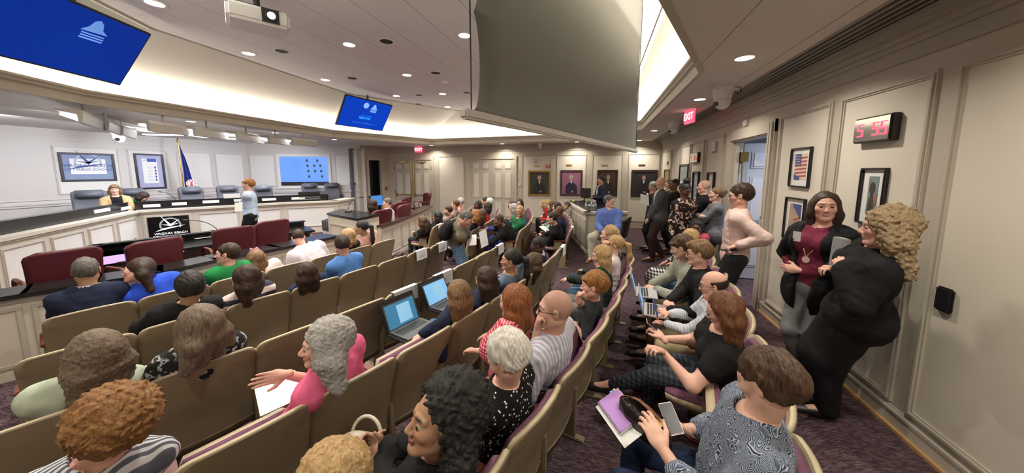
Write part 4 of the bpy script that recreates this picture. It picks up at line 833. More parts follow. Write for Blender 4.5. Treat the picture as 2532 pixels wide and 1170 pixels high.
# dais wall: posters and wall screen
M_MATB = mat('poster_mat_blue', (.24, .31, .47), .7); M_MATL = mat('poster_mat_lavender', (.40, .42, .60), .7)
def poster1(r, wl, I, sg):
    c = MB(); wl.box(c, I[0], I[1], I[2], I[3], .012, .016); cv = c.build('poster_sheet', M_PAPER, r); a = MB(); b_ = MB(); A = (I[0] + I[1]) / 2; s_g = 1 if proj(wl.pt(1, 1.5))[0] > proj(wl.pt(0, 1.5))[0] else -1; compass(a, b_, wl, A, (I[2] + I[3]) / 2 + .10, .8, .017, s_g); a.build('logo_mark', mat('logo_blue', (.05, .09, .30), .6), cv); b_.build('logo_ring', mat('logo_pale', (.45, .5, .65), .6), cv)
    for i, (tx, sz) in enumerate((('VIRGINIA BEACH', .11), ('CITY PUBLIC SCHOOLS', .078))): text_mesh(tx, 'lettering', sz, mat('logo_blue', (.05, .09, .30), .6), wl.pt(A, I[2] + .22 - i * .1, .018), wl.u * s_g, (0, 0, 1), cv)
def poster2(r, wl, I, sg):
    c = MB(); wl.box(c, I[0], I[1], I[2], I[3], .012, .016); cv = c.build('poster_sheet', M_PAPER, r); s = MB(); s.poly(P_(wl, I, sg, [(.34, .87), (.97, .87), (.97, 1), (.34, 1)], .0165), wl.n * .001); s.build('poster_banner', mat('banner_blue', (.04, .10, .40), .6), cv)
    s = MB(); [s.poly(P_(wl, I, sg, ell_pts(.84, .64 - .125 * k, .06, .048, 14), .0165), wl.n * .001) for k in range(5)]; s.build('poster_icons', mat('icon_navy', (.03, .05, .22), .6), cv)
    s = MB(); [s.poly(P_(wl, I, sg, [(.3, .64 - .125 * k + dz), (.3 + ln, .64 - .125 * k + dz), (.3 + ln, .65 - .125 * k + dz), (.3, .65 - .125 * k + dz)], .0165), wl.n * .001) for k in range(5) for dz, ln in ((.02, .28), (-.01, .38), (-.035, .34))]; s.poly(P_(wl, I, sg, [(.3, .78), (.9, .78), (.9, .79), (.3, .79)], .0165), wl.n * .001); s.build('poster_text_lines', mat('text_grey', (.5, .52, .6), .7), cv)
    s = MB(); s.poly(P_(wl, I, sg, [(.05, .9), (.3, .9), (.18, .98)], .0165), wl.n * .001); s.build('poster_emblem', mat('logo_pale', (.45, .5, .65), .6), cv)
fr_n = mat('navy_black_frame', (.03, .02, .035), .4)
def rect_hit(wl, x0, x1, y0, y1): (a, z1_), (b_, z0_) = hit(wl, x0, y0), hit(wl, x1, y1); return (min(a, b_), max(a, b_), z0_, z1_)
sgD = 1 if proj(WD.pt(1, 1.5))[0] > proj(WD.pt(0, 1.5))[0] else -1
def pic_sg(wl, rect, lab, fr, kind, **k):
    r = picture(wl, 0, 0, 0, 0, lab, fr, lambda r_, w_, I, s_: kind(r_, w_, I, s_), rect=rect, **k)
ra = rect_hit(WD, 140, 289, 376, 447); pic_sg(WD, (ra[0], ra[1], ra[2], ra[3]), 'framed poster with blue border and compass logo, cut by the left edge', fr_n, poster1, fw=.05, matte=(M_MATB, .17), name='framed_poster', cat='poster')
rb = rect_hit(WD, 328, 412, 379, 466); pic_sg(WD, rb, 'framed tall poster with five navy icons and lavender border', fr_n, poster2, fw=.05, matte=(M_MATL, .16), name='framed_poster', cat='poster')
M_SCR = mat('screen_sky_blue', (.04, .08, .2), .35, spec=.2, emis=(.13, .30, .80), est=1.0); M_SCRD = mat('slide_dark', (.02, .03, .06), .5, emis=(.03, .02, .04), est=.3); M_SCRM = mat('slide_text', (.05, .15, .4), .5, emis=(.10, .22, .62), est=.7)
rs = rect_hit(WW, 691, 815, 386, 458); sgW = 1 if proj(WW.pt(1, 1.5))[0] > proj(WW.pt(0, 1.5))[0] else -1
ws = empty('wall_screen', WW.pt((rs[0] + rs[1]) / 2, rs[2], .0), label='large wall screen showing a light blue slide with small photos', cat='screen')
f = MB(); WW.frame(f, rs[0] - .10, rs[1] + .10, rs[2] - .12, rs[3] + .08, .10, .0, .05, step=False); f.build('screen_surround', M_PANEL2, ws); f = MB(); WW.box(f, rs[0], rs[1], rs[2], rs[3], .005, .03); f.build('screen_bezel', M_BLK, ws)
I = (rs[0], rs[1], rs[2] + .14, rs[3]); f = MB(); WW.box(f, *I[:2], I[2], I[3], .03, .034); sc_ = f.build('slide', M_SCR, ws)
f = MB(); f2 = MB()
for (x, y) in [(.56, .83), (.78, .83), (.57, .63), (.71, .63), (.84, .63), (.58, .42), (.72, .42), (.85, .42), (.59, .21), (.86, .21)]:
    f.poly(P_(WW, I, sgW, [(x - .022, y - .045), (x + .022, y - .045), (x + .022, y + .045), (x - .022, y + .045)], .0345), WW.n * .001); f2.poly(P_(WW, I, sgW, [(x - .035, y - .10), (x + .045, y - .10), (x + .045, y - .075), (x - .035, y - .075)], .0345), WW.n * .001)
for k, (ln) in enumerate((.26, .18, .24, .26, .06, .30, .28, .12, .2)): f2.poly(P_(WW, I, sgW, [(.34 - ln / 2, .77 - k * .075), (.34 + ln / 2, .77 - k * .075), (.34 + ln / 2, .79 - k * .075), (.34 - ln / 2, .79 - k * .075)], .0345), WW.n * .001)
f.build('slide_photos', M_SCRD, sc_); f2.build('slide_text', M_SCRM, sc_)
# ================================================================ CEILING THINGS
M_LAMP = mat('lamp_diffuser', (1, 1, 1), .5, emis=(1, .95, .88), est=9.0); M_RING = mat('lamp_ring', (.75, .72, .68), .5); M_HOLE = mat('black_recess', (.006, .006, .006), .8)
def fixture(x, y, z, r_, lit, lab, cat, grp):
    o = empty('ceiling_light' if lit else 'ceiling_opening', (x, y, z), label=lab, cat=cat, group=grp); a = MB(); a.lathe((x, y, z), [(r_ + .018, 0), (r_ + .018, -.006), (r_, -.008), (r_, 0)], 24); a.build('trim_ring', M_RING, o); b_ = MB(); b_.disc((x, y, z - .001), (0, 0, -1), r_, .004, 24); b_.build('lamp_diffuser' if lit else 'recess', M_LAMP if lit else M_HOLE, o); return o
hl = ['over the upper left corner of the photo', 'below and right of the projector', 'right of the first dark openings', 'above the far left cove', 'in the middle of the tray', 'nearest the projection screen', 'above the right end of the hanging display', 'between the two far dark openings', 'farthest one in the tray', 'behind the projection screen', 'left of the projector', 'over the near left seats']
for (x, y), t in zip(HIGH_LIGHTS, hl): fixture(x, y, Z_HIGH, .085, True, 'round recessed tray ceiling light ' + t, 'ceiling light', 'recessed lights in the tray ceiling')
ll = ['nearest on the lower right ceiling', 'left of the near dome camera', 'beside the far dome camera', 'in the far right corner', 'before the purple portrait', 'above the camera', 'over the paneled double doors', 'over the far left doors', 'over the right end of the dais', 'above the track fixtures, right one', 'above the track fixtures, left one', 'behind the camera', 'at the near wall, middle', 'at the near wall, left']
for (x, y), t in zip(LOW_LIGHTS, ll): fixture(x, y, Z_LOW, .075, True, 'round recessed lower ceiling light ' + t, 'ceiling light', 'recessed lights in the lower ceiling')
for (x, y), t in zip([(-5.10, 4.23), (-3.19, 4.36), (-5.13, 5.80), (-3.24, 5.95), (-3.29, 7.61), (-4.59, 7.51), (-5.21, 8.47)], ['right of the projector', 'nearest the screen', 'in the second line, left', 'in the second line, right', 'in the third line, right', 'in the third line, middle', 'farthest, above the hanging display']): fixture(x, y, Z_HIGH, .095, False, 'round dark ceiling opening ' + t, 'ceiling opening', 'dark round openings in the tray ceiling')
o = empty('sprinkler', (-3.36, 6.55, Z_HIGH), label='pale round smoke detector in the tray ceiling', cat='smoke detector'); a = MB(); a.lathe((-3.36, 6.55, Z_HIGH), [(.09, 0), (.09, -.012), (.05, -.03), (.04, -.05), (.01, -.05)], 20); a.build('detector_body', M_WHITE, o); o.name = 'smoke_detector'
# projector
pc = at(640, 72, 3.36); pu = Vector((.55, .835, 0)).normalized(); pv = Vector((pu.y, -pu.x, 0))   # pu along the front, pv towards the screen
pr = empty('projector', (pc.x, pc.y, Z_HIGH), label='white ceiling projector with glowing lens', cat='projector')
b = MB(); b.obox(pc - pu * .27 - pv * .21, pu * .54, pv * .42, (0, 0, .17)); b.build('projector_body', mat('projector_white', (.78, .78, .77), .4), pr, bevel=.03)
b = MB(); b.obox(pc + pu * .02 + pv * .205 + Vector((0, 0, .02)), pu * .15, pv * .012, (0, 0, .14)); lr = b.build('lens_recess', M_BLK, pr); b = MB(); lc = pc + pu * .10 + pv * .217 + Vector((0, 0, .085)); b.disc(lc, pv, .05, .03, 20); lo = b.build('lens_barrel', M_BLK, pr); b = MB(); b.disc(lc + pv * .031, pv, .035, .004, 20); b.build('lens_glow', mat('lens_glow', (.8, .9, 1), .2, emis=(.75, .88, 1), est=14), lo)
b = MB(); b.obox(pc - pu * .2 - pv * .12 + Vector((0, 0, .17)), pu * .4, pv * .24, (0, 0, .03)); b.tube([pc + Vector((0, 0, .2)), (pc.x, pc.y, Z_HIGH)], .03); b.disc((pc.x, pc.y, Z_HIGH - .02), (0, 0, 1), .12, .02); b.tube([pc - pu * .15 + Vector((0, 0, .18)), pc - pu * .19 + Vector((0, 0, .28)), (pc.x - .1, pc.y - .1, Z_HIGH)], .006); b.build('ceiling_mount', M_DARKMETAL, pr)
# projection screen
e0, e1 = at(1143, 271, 2.015), at(1573, 371, 2.015); su = Vector((e1.x - e0.x, e1.y - e0.y, 0)); SL = su.length; su.normalize(); sn = Vector((su.y, -su.x, 0)); sn = sn if sn.x > 0 else -sn
sr = empty('projection_screen', (e0.x, e0.y, 1.98), label='huge grey backed projection screen hanging from the tray ceiling', cat='projection screen')
M_SCRBACK = mat('screen_back_grey', (.21, .21, .195), .55); s0_ = (at(1187, 278, 2.02) - e0).dot(su); s1_ = SL - .02
b = MB()
def scr(o_):
    def fn(u, v):
        z = 2.02 + (Z_HIGH - 2.03) * u; ph = (z - 2.02) / .35; sc = abs(math.sin(math.pi * ph)) ** .4 * .04; a = s0_ - .04 + sc + (s1_ - s0_ + .04 + .03 - 2 * sc) * v; return e0 + su * a + sn * (o_ + .006 * math.sin(v * 6)) + Vector((0, 0, z - e0.z))
    return fn
shell(scr(.002), scr(-.002), 120, 16, b); b.build('screen_fabric', M_SCRBACK, sr, smooth=True)
b = MB(); b.obox(Vector((e0.x, e0.y, 1.985)) - sn * .02, su * SL, sn * .04, (0, 0, .035)); b.build('bottom_bar', mat('bar_white', (.66, .64, .60), .4), sr, bevel=.008)
b = MB(); b.tube([Vector((e0.x, e0.y, 2.01)) + su * (s0_ - .05), Vector((e0.x, e0.y, Z_HIGH)) + su * (s0_ - .05)], .003, 6); b.build('tension_cord', M_DARKMETAL, sr); b = MB(); b.tube([Vector((e0.x, e0.y, 2.01)) + su * (s1_ + .01), Vector((e0.x, e0.y, Z_HIGH)) + su * (s1_ + .02)], .003, 6); b.build('tension_cord', M_DARKMETAL, sr)
b = MB(); b.obox(Vector((e0.x, e0.y, Z_HIGH - .10)) - sn * .08, su * SL, sn * .16, (0, 0, .10)); b.build('screen_housing', M_WHITE, sr)
# hanging displays on the sloped cove
def tilt_tv(TL, yaw, tilt, w_, lab, which):
    h_ = w_ * 9 / 16; t = Vector((math.cos(yaw), math.sin(yaw), 0)); n = Vector((math.sin(yaw), -math.cos(yaw), 0)); d = -Vector((0, 0, 1)) * math.cos(tilt) - n * math.sin(tilt); TL = Vector(TL); fn_ = t.cross(d); fn_ = fn_ if fn_.dot(CAMP - TL) > 0 else -fn_
    r = empty('hanging_display', TL + t * w_ / 2 + d * h_, label=lab, cat='display'); b_ = MB(); b_.obox(TL - fn_ * .05, t * w_, d * h_, fn_ * .05); b_.build('display_bezel', M_BLK, r, bevel=.006); b_ = MB(); e = .022; b_.obox(TL + t * e + d * e, t * (w_ - 2 * e), d * (h_ - 2 * e), fn_ * .003); sc2 = b_.build('display_slide', mat('slide_royal_blue_' + which, (.0, .008, .06), .35, spec=.15, emis=((.0, .040, .46) if which == 'b' else (.0, .020, .24)), est=1.0), r)
    Q = lambda x, y, dd=.004: TL + t * (w_ * x) + d * (h_ * y) + fn_ * dd
    lt = mat('slide_light_blue_' + which, (.2, .4, .8), .4, emis=((.22, .42, .85) if which == 'b' else (.06, .16, .48)), est=.9)
    b_ = MB(); cx_, cy_, s = ((.62, .22, .085) if which == 'b' else (.62, .24, .10))
    b_.poly([Q(cx_ + s * x, cy_ + s * y * 16 / 9) for x, y in [(-.9, .45), (-.5, .0), (-.3, -.55), (.0, -.75), (.3, -.5), (.45, -.0), (.9, .3)]], fn_ * .001)
    for k in range(3): b_.poly([Q(cx_ - s * .8, cy_ + s * (1.0 + .38 * k)), Q(cx_ + s * .8, cy_ + s * (.9 + .38 * k)), Q(cx_ + s * .75, cy_ + s * (1.1 + .38 * k)), Q(cx_ - s * .75, cy_ + s * (1.2 + .38 * k))], fn_ * .001)
    if which == 'b': b_.poly([Q(.44 + .055 * math.cos(q * .3927), .2 + .055 * 16 / 9 * math.sin(q * .3927)) for q in range(16)], fn_ * .001)
    b_.build('slide_emblem', lt, sc2)
    if which == 'b':
        b_ = MB()
        for (x0, x1, y) in ((.40, .64, .53), (.28, .76, .80)): b_.poly([Q(x0, y), Q(x1, y), Q(x1, y + .02), Q(x0, y + .02)], fn_ * .001)
        b_.build('slide_text_lines', mat('slide_line_blue', (.0, .1, .5), .4, emis=(.01, .10, .62), est=1), sc2); text_mesh('MEETING', 'lettering', .085, mat('slide_word_blue', (.0, .2, .8), .4, emis=(.02, .24, .85), est=1), Q(.50, .63), t, -d, sc2, bold=.003)
    m_ = MB(); c = TL + t * w_ / 2 + d * h_ * .2 - fn_ * .05; m_.obox(c - t * .25 - fn_ * .04, t * .5, d * .3, fn_ * .04); m_.tube([c, (c.x, c.y, Z_HIGH)], .025); m_.build('wall_mount', M_DARKMETAL, r)
tilt_tv((-5.91, 6.46, 3.62), 1.3924, .5819, 1.45, 'blue hanging display in the middle, with two pale emblems', 'b')
yw = 1.9708; tilt_tv(Vector((-5.854, 3.019, 3.62)) - Vector((math.cos(yw), math.sin(yw), 0)) * 1.45, yw, .588, 1.45, 'blue hanging display cut by the upper left edge', 'a')
# dome cameras
def dome(px, py, z, s, lab, pan=0):
    q = at(px, py, z)
    if q.y > 11.8: q = atY(px, py, 11.7)
    r = empty('dome_camera', (q.x, q.y, z), label=lab, cat='camera', group='ceiling cameras'); a = MB(); a.lathe((q.x, q.y, z), [(.10 * s, 0), (.10 * s, -.03 * s), (.085 * s, -.05 * s), (.082 * s, -.11 * s), (.075 * s, -.13 * s)], 24); a.build('camera_mount', M_WHITE, r, smooth=False)
    a = MB(); a.lathe((q.x, q.y, z - .12 * s), [(.074 * s, .0), (.076 * s, -.04 * s), (.06 * s, -.085 * s), (.03 * s, -.11 * s), (.004 * s, -.115 * s)], 24); hd = a.build('camera_head', M_WHITE, r, smooth=True); a = MB(); lc_ = Vector((q.x - .065 * s * math.cos(pan), q.y - .065 * s * math.sin(pan), z - .18 * s)); a.disc(lc_, (-math.cos(pan), -math.sin(pan), -.25), .026 * s, .014 * s, 16); a.build('camera_lens', M_BLK, hd)
    if s > .9:
        a = MB(); a.tube([(q.x + .08 * s, q.y, z - .03), (q.x + .15 * s, q.y + .02, z - .02), (q.x + .16 * s, q.y, z - .08), (q.x + .13 * s, q.y - .02, z - .11), (q.x + .10 * s, q.y, z - .07)], .005, 8); a.build('camera_cable', M_BLK, r, smooth=True)
dome(1789, 212, Z_LOW, 1.2, 'white dome camera hanging at the near right ceiling', .4); dome(1667, 298, Z_LOW, 1.2, 'white dome camera hanging farther along the right ceiling', .3)
dome(289, 317, Z_LOW - .0, 1.5, 'white dome camera above the framed posters', 2.6); dome(1336, 361, Z_LOW, .9, 'small white camera above the portraits'); dome(628, 333, Z_LOW, 1.1, 'small white camera behind the track lights')
# dais track fixtures
M_FIX = mat('fixture_silver', (.50, .48, .44), .4); M_TUBE = mat('fluorescent_tube', (1, 1, 1), .4, emis=(.95, .96, 1.0), est=7.0)
def trackfix(x0, y0, x1, y1, zz, lab, lit_side=-1):
    a, b_ = at(x0, y0, zz), at(x1, y1, zz); u = (b_ - a); u.z = 0; L = u.length; u.normalize(); v = Vector((u.y, -u.x, 0)); v = v if v.x < 0 else -v
    r = empty('track_light', (a + b_) / 2 + Vector((0, 0, Z_LOW - zz)), label=lab, cat='light', group='long track lights over the dais'); m_ = MB(); p = [(0, .05), (-.02, .0), (.0, -.13), (.03, -.14), (.04, -.02), (.22, .02), (.22, .05)]
    m_.poly([a + v * x + Vector((0, 0, z)) for x, z in p], u * L); m_.build('fixture_housing', M_FIX, r); t_ = MB(); t_.obox(a + v * .07 + u * .03 + Vector((0, 0, -.04)), v * .12, u * (L - .06), Vector((-.0, 0, .03))); t_.build('lamp_tube', M_TUBE, r)
    s = MB(); c = (a + b_) / 2 + v * .1; s.tube([c + Vector((0, 0, .05)), (c.x, c.y, Z_LOW)], .015); s.build('hanger', M_FIX, r)
TF = [(367, 304, 465, 318), (481, 318, 563, 331), (586, 330, 652, 343), (664, 340, 715, 347), (722, 345, 785, 351)]
for i, q in enumerate(TF): trackfix(*q, 2.62, ['largest silver track light, nearest over the dais', 'second silver track light over the dais', 'third silver track light over the dais', 'fourth silver track light over the dais', 'smallest, farthest silver track light over the dais'][i])
for i, (x0, y0, x1, y1) in enumerate([(200, 280, 262, 305), (266, 302, 300, 318), (302, 316, 336, 328)]): trackfix(x0, y0, x1, y1, 2.62, ['silver track light cut by the left edge', 'white lit track light left of the dome camera', 'white lit track light right of the dome camera'][i])
tt = MB(); a, b_ = at(230, 290, 2.77), at(375, 322, 2.77); c_ = at(600, 347, 2.77)
for p_, q_ in ((a, b_), (b_, c_)): d_ = (q_ - p_).normalized(); n_ = Vector((-d_.y, d_.x, 0)); tt.obox(p_ - n_ * .03, q_ - p_, n_ * .06, (0, 0, .03))
tag(tt.build('lighting_track', M_FIX), 'thin lighting track bar on the ceiling above the dais', 'track')
tl = MB()
for (x0, y0, x1, y1) in ((352, 333, 440, 334), (356, 321, 470, 335), (470, 334, 520, 341), (540, 342, 700, 350)):
    a, b_ = at(x0, y0, 2.74), at(x1, y1, 2.74); d_ = (b_ - a); n_ = Vector((-d_.y, d_.x, 0)).normalized(); tl.obox(a, d_, n_ * .16, (0, 0, .02))
to_ = tl.build('light_strip', M_TUBE); tag(to_, 'bright fluorescent strips behind the silver track lights', 'light')
# ================================================================ PEOPLE: signed-distance bodies meshed with surface nets
def surface_nets(f, lo, hi, h, blk=6):
    lo = np.array(lo, float); n = np.ceil((np.array(hi) - lo) / h).astype(int) + 1; n = ((n + blk - 1) // blk) * blk
    ax = [lo[i] + h * np.arange(n[i]) for i in range(3)]; nb = n // blk
    bc_ = [lo[i] + h * (np.arange(nb[i]) * blk + (blk - 1) / 2) for i in range(3)]
    G = np.stack(np.meshgrid(*bc_, indexing='ij'), -1).reshape(-1, 3); db = f(G).reshape(nb); R_ = h * blk * .5 * 1.74 * 1.25 + h
    V = np.repeat(np.repeat(np.repeat(np.where(db > 0, 1.0, -1.0), blk, 0), blk, 1), blk, 2)
    act = np.abs(db) < R_; 
    m = np.repeat(np.repeat(np.repeat(act, blk, 0), blk, 1), blk, 2); I = np.argwhere(m)
    if len(I) == 0: return np.zeros((0, 3)), np.zeros((0, 4), int)
    P = lo + I * h; V[m] = f(P)
    ins = V < 0; N = np.array(V.shape); cell = lambda i, j, k: (i * N[1] + j) * N[2] + k
    tot = int(N.prod()); S = np.zeros((tot, 3)); C_ = np.zeros(tot); quads = []
    for a in range(3):
        b, c = (a + 1) % 3, (a + 2) % 3
        s0 = [slice(None)] * 3; s1 = [slice(None)] * 3; s0[a] = slice(0, -1); s1[a] = slice(1, None)
        X_ = ins[tuple(s0)] != ins[tuple(s1)]; E_ = np.argwhere(X_)
        if len(E_) == 0: continue
        E_ = E_[(E_[:, b] > 0) & (E_[:, c] > 0) & (E_[:, b] < N[b] - 1) & (E_[:, c] < N[c] - 1)]
        E2 = E_.copy(); E2[:, a] += 1; v0 = V[tuple(E_.T)]; v1 = V[tuple(E2.T)]; t = v0 / (v0 - v1); p = E_.astype(float); p[:, a] += t
        ids = []
        for (db_, dc_) in ((0, 0), (-1, 0), (-1, -1), (0, -1)):
            q = E_.copy(); q[:, b] += db_; q[:, c] += dc_; k = cell(q[:, 0], q[:, 1], q[:, 2]); ids.append(k)
            for d in range(3): S[:, d] += np.bincount(k, p[:, d], tot)
            C_ += np.bincount(k, None, tot)
        Q = np.stack(ids, 1); fl = v0 < 0; Q[~fl] = Q[~fl][:, ::-1]; quads.append(Q)
    Q = np.concatenate(quads); us = np.flatnonzero(C_); mp = np.full(tot, -1); mp[us] = np.arange(len(us))
    return lo + S[us] / C_[us][:, None] * h, mp[Q]
A_ = np.array
def nrm(v): v = A_(v, float); return v / (np.linalg.norm(v) + 1e-12)
def rc(P, a, b, ra, rb):
    a = A_(a, float); b = A_(b, float); ab = b - a; t = np.clip(((P - a) @ ab) / (ab @ ab + 1e-12), 0, 1); return np.linalg.norm(P - a - t[:, None] * ab, axis=1) - (ra + (rb - ra) * t)
def ell(P, c, M, r):
    q = (P - c) @ M.T; r = A_(r, float); k0 = np.linalg.norm(q / r, axis=1); k1 = np.linalg.norm(q / (r * r), axis=1) + 1e-9; return k0 * (k0 - 1) / k1
def smin(a, b, k): h_ = np.maximum(k - np.abs(a - b), 0) / k; return np.minimum(a, b) - h_ * h_ * k * .25
def smax(a, b, k): return -smin(-a, -b, k)
def wob(P, f, s=0.0): return np.sin(P[:, 0] * f + 2.1 * np.sin(P[:, 1] * f * .7 + s)) * np.sin(P[:, 1] * f * 1.1 + 1.7 * np.sin(P[:, 2] * f * .8 + s)) * np.sin(P[:, 2] * f * .9 + 1.9 * np.sin(P[:, 0] * f * .6 + s))
def np_mesh(name, V, F, base, mats, parent=None, cols=None):
    me = bpy.data.meshes.new(name); V = V - base; me.vertices.add(len(V)); me.vertices.foreach_set('co', V.astype(np.float32).ravel()); nf = len(F)
    me.loops.add(nf * 4); me.loops.foreach_set('vertex_index', F.astype(np.int32).ravel()); me.polygons.add(nf); me.polygons.foreach_set('loop_start', (np.arange(nf) * 4).astype(np.int32)); me.polygons.foreach_set('loop_total', np.full(nf, 4, np.int32))
    me.polygons.foreach_set('use_smooth', np.ones(nf, bool)); me.update(calc_edges=True); me.validate()
    for m_ in (mats if isinstance(mats, list) else [mats]): me.materials.append(m_)
    if cols is not None:
        ca = me.color_attributes.new('Col', 'FLOAT_COLOR', 'POINT'); c4 = np.ones((len(V), 4), np.float32); c4[:, :3] = cols; ca.data.foreach_set('color', c4.ravel())
    o = bpy.data.objects.new(name, me); COL.objects.link(o)
    if parent is not None: o.parent = parent
    return o
def join(parts):
    Vs, Fs, o = [], [], 0
    for v, f in parts: Vs.append(v); Fs.append(f + o); o += len(v)
    return np.concatenate(Vs), np.concatenate(Fs)
SKINS = dict(fair=(.68, .42, .32), pink=(.69, .40, .31), tan=(.50, .29, .18), olive=(.42, .245, .155), brown=(.20, .105, .06), dark=(.11, .055, .033), deep=(.075, .040, .026))
HAIRS = dict(golden=((.16, .105, .055), (.42, .31, .18)), brown=((.035, .018, .010), (.10, .055, .030)), dkbrown=((.015, .008, .005), (.05, .027, .016)), black=((.004, .004, .004), (.022, .018, .017)), ltbrown=((.10, .055, .025), (.24, .145, .07)), ash=((.085, .06, .04), (.20, .15, .105)),
             blonde=((.25, .15, .06), (.50, .34, .16)), red=((.13, .04, .010), (.30, .11, .03)), auburn=((.07, .025, .010), (.17, .065, .025)), ginger=((.16, .06, .012), (.33, .15, .04)), grey=((.22, .21, .20), (.45, .43, .41)), white=((.50, .47, .42), (.80, .77, .71)), dkgrey=((.05, .045, .04), (.16, .145, .13)), copper=((.12, .05, .015), (.30, .15, .05)))
def sleeve_chain(S, E_, W_, sl):
    L1 = np.linalg.norm(E_ - S); L2 = np.linalg.norm(W_ - E_); tot = sl * (L1 + L2)
    if tot <= L1: return [(S, S + (E_ - S) * tot / L1)]
    return [(S, E_), (E_, E_ + (W_ - E_) * min(1, (tot - L1) / L2))]
def ik(S, T, l1, l2, pole):
    d = T - S; D = np.linalg.norm(d); mx_ = (l1 + l2) * .995
    if D > mx_: T = S + d * mx_ / D; d = T - S; D = mx_
    D = max(D, .05); u = d / D; a = (l1 * l1 - l2 * l2 + D * D) / (2 * D); hgt = math.sqrt(max(0, l1 * l1 - a * a)); p = pole - u * (pole @ u); p = nrm(p); return S + u * a + p * hgt, T
PEOPLE = []
def person(label, head, **k):
    """head: pixel of the head centre; chair=(row, seat) or feet=(px, py) or stand at xy"""
    g = lambda n, d=None: k.get(n, d)
    s = g('s', 1.0); seated = bool(g('chair') or g('seatpos')); Lh = (.645 if seated else .70) * s; r3 = ray(*head); rd = nrm(r3); cam_ = A_(CAMP)
    if g('chair'):
        c = CHAIRS[k['chair']]; c['occ'] = g('who', 'a person'); f = A_(c['f']); hip = A_(hip_of(k['chair'])) + f * g('slide', 0.0) + A_([0, 0, g('dz', 0.0)]); base = A_([*hip[:2], c['pos'].z]); sit = True
    elif g('seatpos'):
        q = k['seatpos']; yaw0 = math.radians(g('yaw', 180)); f = A_([math.cos(yaw0), math.sin(yaw0), 0]); base = A_([q[0], q[1], q[2]]); hip = base + A_([0, 0, .51 + g('dz', 0)]); sit = True
    else:
        yaw0 = math.radians(g('yaw', 180)); f = A_([math.cos(yaw0), math.sin(yaw0), 0]); sit = False
        if g('feet'): q = at(*k['feet'], 0); zf = ground(q.x, q.y); q = at(*k['feet'], zf); q = A_([q.x, q.y, ground(q.x, q.y)])
        elif g('Xh') is not None or g('Yh') is not None or g('Zh') is not None:
            Q = atX(*head, k['Xh']) if g('Xh') is not None else (atY(*head, k['Yh']) if g('Yh') is not None else at(*head, k['Zh'])); ox, oy = g('foff', (0, 0)); gz_ = ground(Q.x + ox, Q.y + oy); q = A_([Q.x + ox, Q.y + oy, gz_])
            if not g('s'): s = (Q.z - gz_) / 1.63; Lh = .70 * s
        elif g('xy'): q = A_([*k['xy'], ground(*k['xy'])])
        else:
            zf = -.1
            for _ in range(4): q = at(*head, zf + 1.62 * s); zf = ground(q.x, q.y)
            q = A_([q.x, q.y, zf])
        base = q; hip = base + A_([0, 0, .93 * s]) + f * g('hipf', 0.0) + A_([*g('hipxy', (0, 0)), 0])
    if g('yaw') is not None and g('chair'): yaw0 = math.radians(k['yaw']); f = A_([math.cos(yaw0), math.sin(yaw0), 0])
    if g('chair') and not g('s'):
        fo = (hip + f * (.02 + g('leanf', 0)) - cam_) @ f / (rd @ f) if abs(rd @ f) > .05 else 0; Qn = cam_ + rd * fo; Ln = np.linalg.norm(Qn - hip) if fo > 0 else .645; s = float(np.clip(Ln / .645, .87, 1.03)); Lh = .645 * s
    # the head lies on its sight line at one torso length from the hip
    oc = cam_ - hip; b_ = oc @ rd; cc_ = oc @ oc - Lh * Lh; dsc = b_ * b_ - cc_
    nat = hip + A_([0, 0, Lh]) + f * (.03 if sit else .02) * s + f * g('leanf', 0) * s
    if dsc <= 0: p = cam_ + rd * (-b_); H = hip + nrm(p - hip) * Lh; miss = np.linalg.norm(p - H)
    else:
        c1, c2 = cam_ + rd * (-b_ - math.sqrt(dsc)), cam_ + rd * (-b_ + math.sqrt(dsc)); H = c1 if np.linalg.norm(c1 - nat) < np.linalg.norm(c2 - nat) else c2; miss = 0
    T = nrm(H - hip); ang = math.degrees(math.acos(T[2])); fwd_l = math.degrees(math.asin(T @ f))
    PEOPLE.append((label[:46], k.get('chair'), round(miss, 2), round(ang), round(fwd_l), tuple(np.round(H, 2)), round(float(np.linalg.norm(H - cam_)), 1)))
    tw = math.radians(g('twist', 0)); left0 = A_([-f[1], f[0], 0]); fs = f * math.cos(tw) + left0 * math.sin(tw); up = A_([0, 0, 1.])
    Lt = np.cross(T, fs); Lt = nrm(Lt); Ft = nrm(np.cross(Lt, T)); MT = A_([Ft, Lt, T])             # torso frame rows
    Lp = left0; wd = g('w', 1.0); hs = (.90 + .08 * s) * g('hs', 1.0) if s > .85 else .92 * g('hs', 1.0)
    nk_ = .455 if seated else .505; neck = hip + T * nk_ * s; chest = hip + T * (nk_ - .145) * s; waist = hip + T * .15 * s
    hy = math.radians(g('hyaw', math.degrees(math.atan2(fs[1], fs[0])))); hpit = math.radians(g('hpitch', 8)); hrol = math.radians(g('hroll', 0))
    fh = A_([math.cos(hy) * math.cos(hpit), math.sin(hy) * math.cos(hpit), -math.sin(hpit)]); lh = A_([-math.sin(hy), math.cos(hy), 0]); uh = np.cross(fh, lh); lh, uh = lh * math.cos(hrol) + uh * math.sin(hrol), uh * math.cos(hrol) - lh * math.sin(hrol)
    MH = A_([fh, lh, uh]); HC = H; toh = lambda v: HC + (A_(v, float) * hs) @ MH
    dist = np.linalg.norm(H - cam_); hh = .0042 if dist < 2.3 else (.0055 if dist < 4.2 else .008 if dist < 7 else .011); bh = .011 if dist < 2.6 else (.015 if dist < 5 else .022); ch_ = .010 if dist < 2.6 else (.014 if dist < 5 else .02)
    sh = [neck - T * .055 * s + Lt * sg * .165 * s * wd for sg in (1, -1)]                      # 0 left, 1 right
    hj = [hip + Lp * sg * .09 * s * wd for sg in (1, -1)]
    legs = []
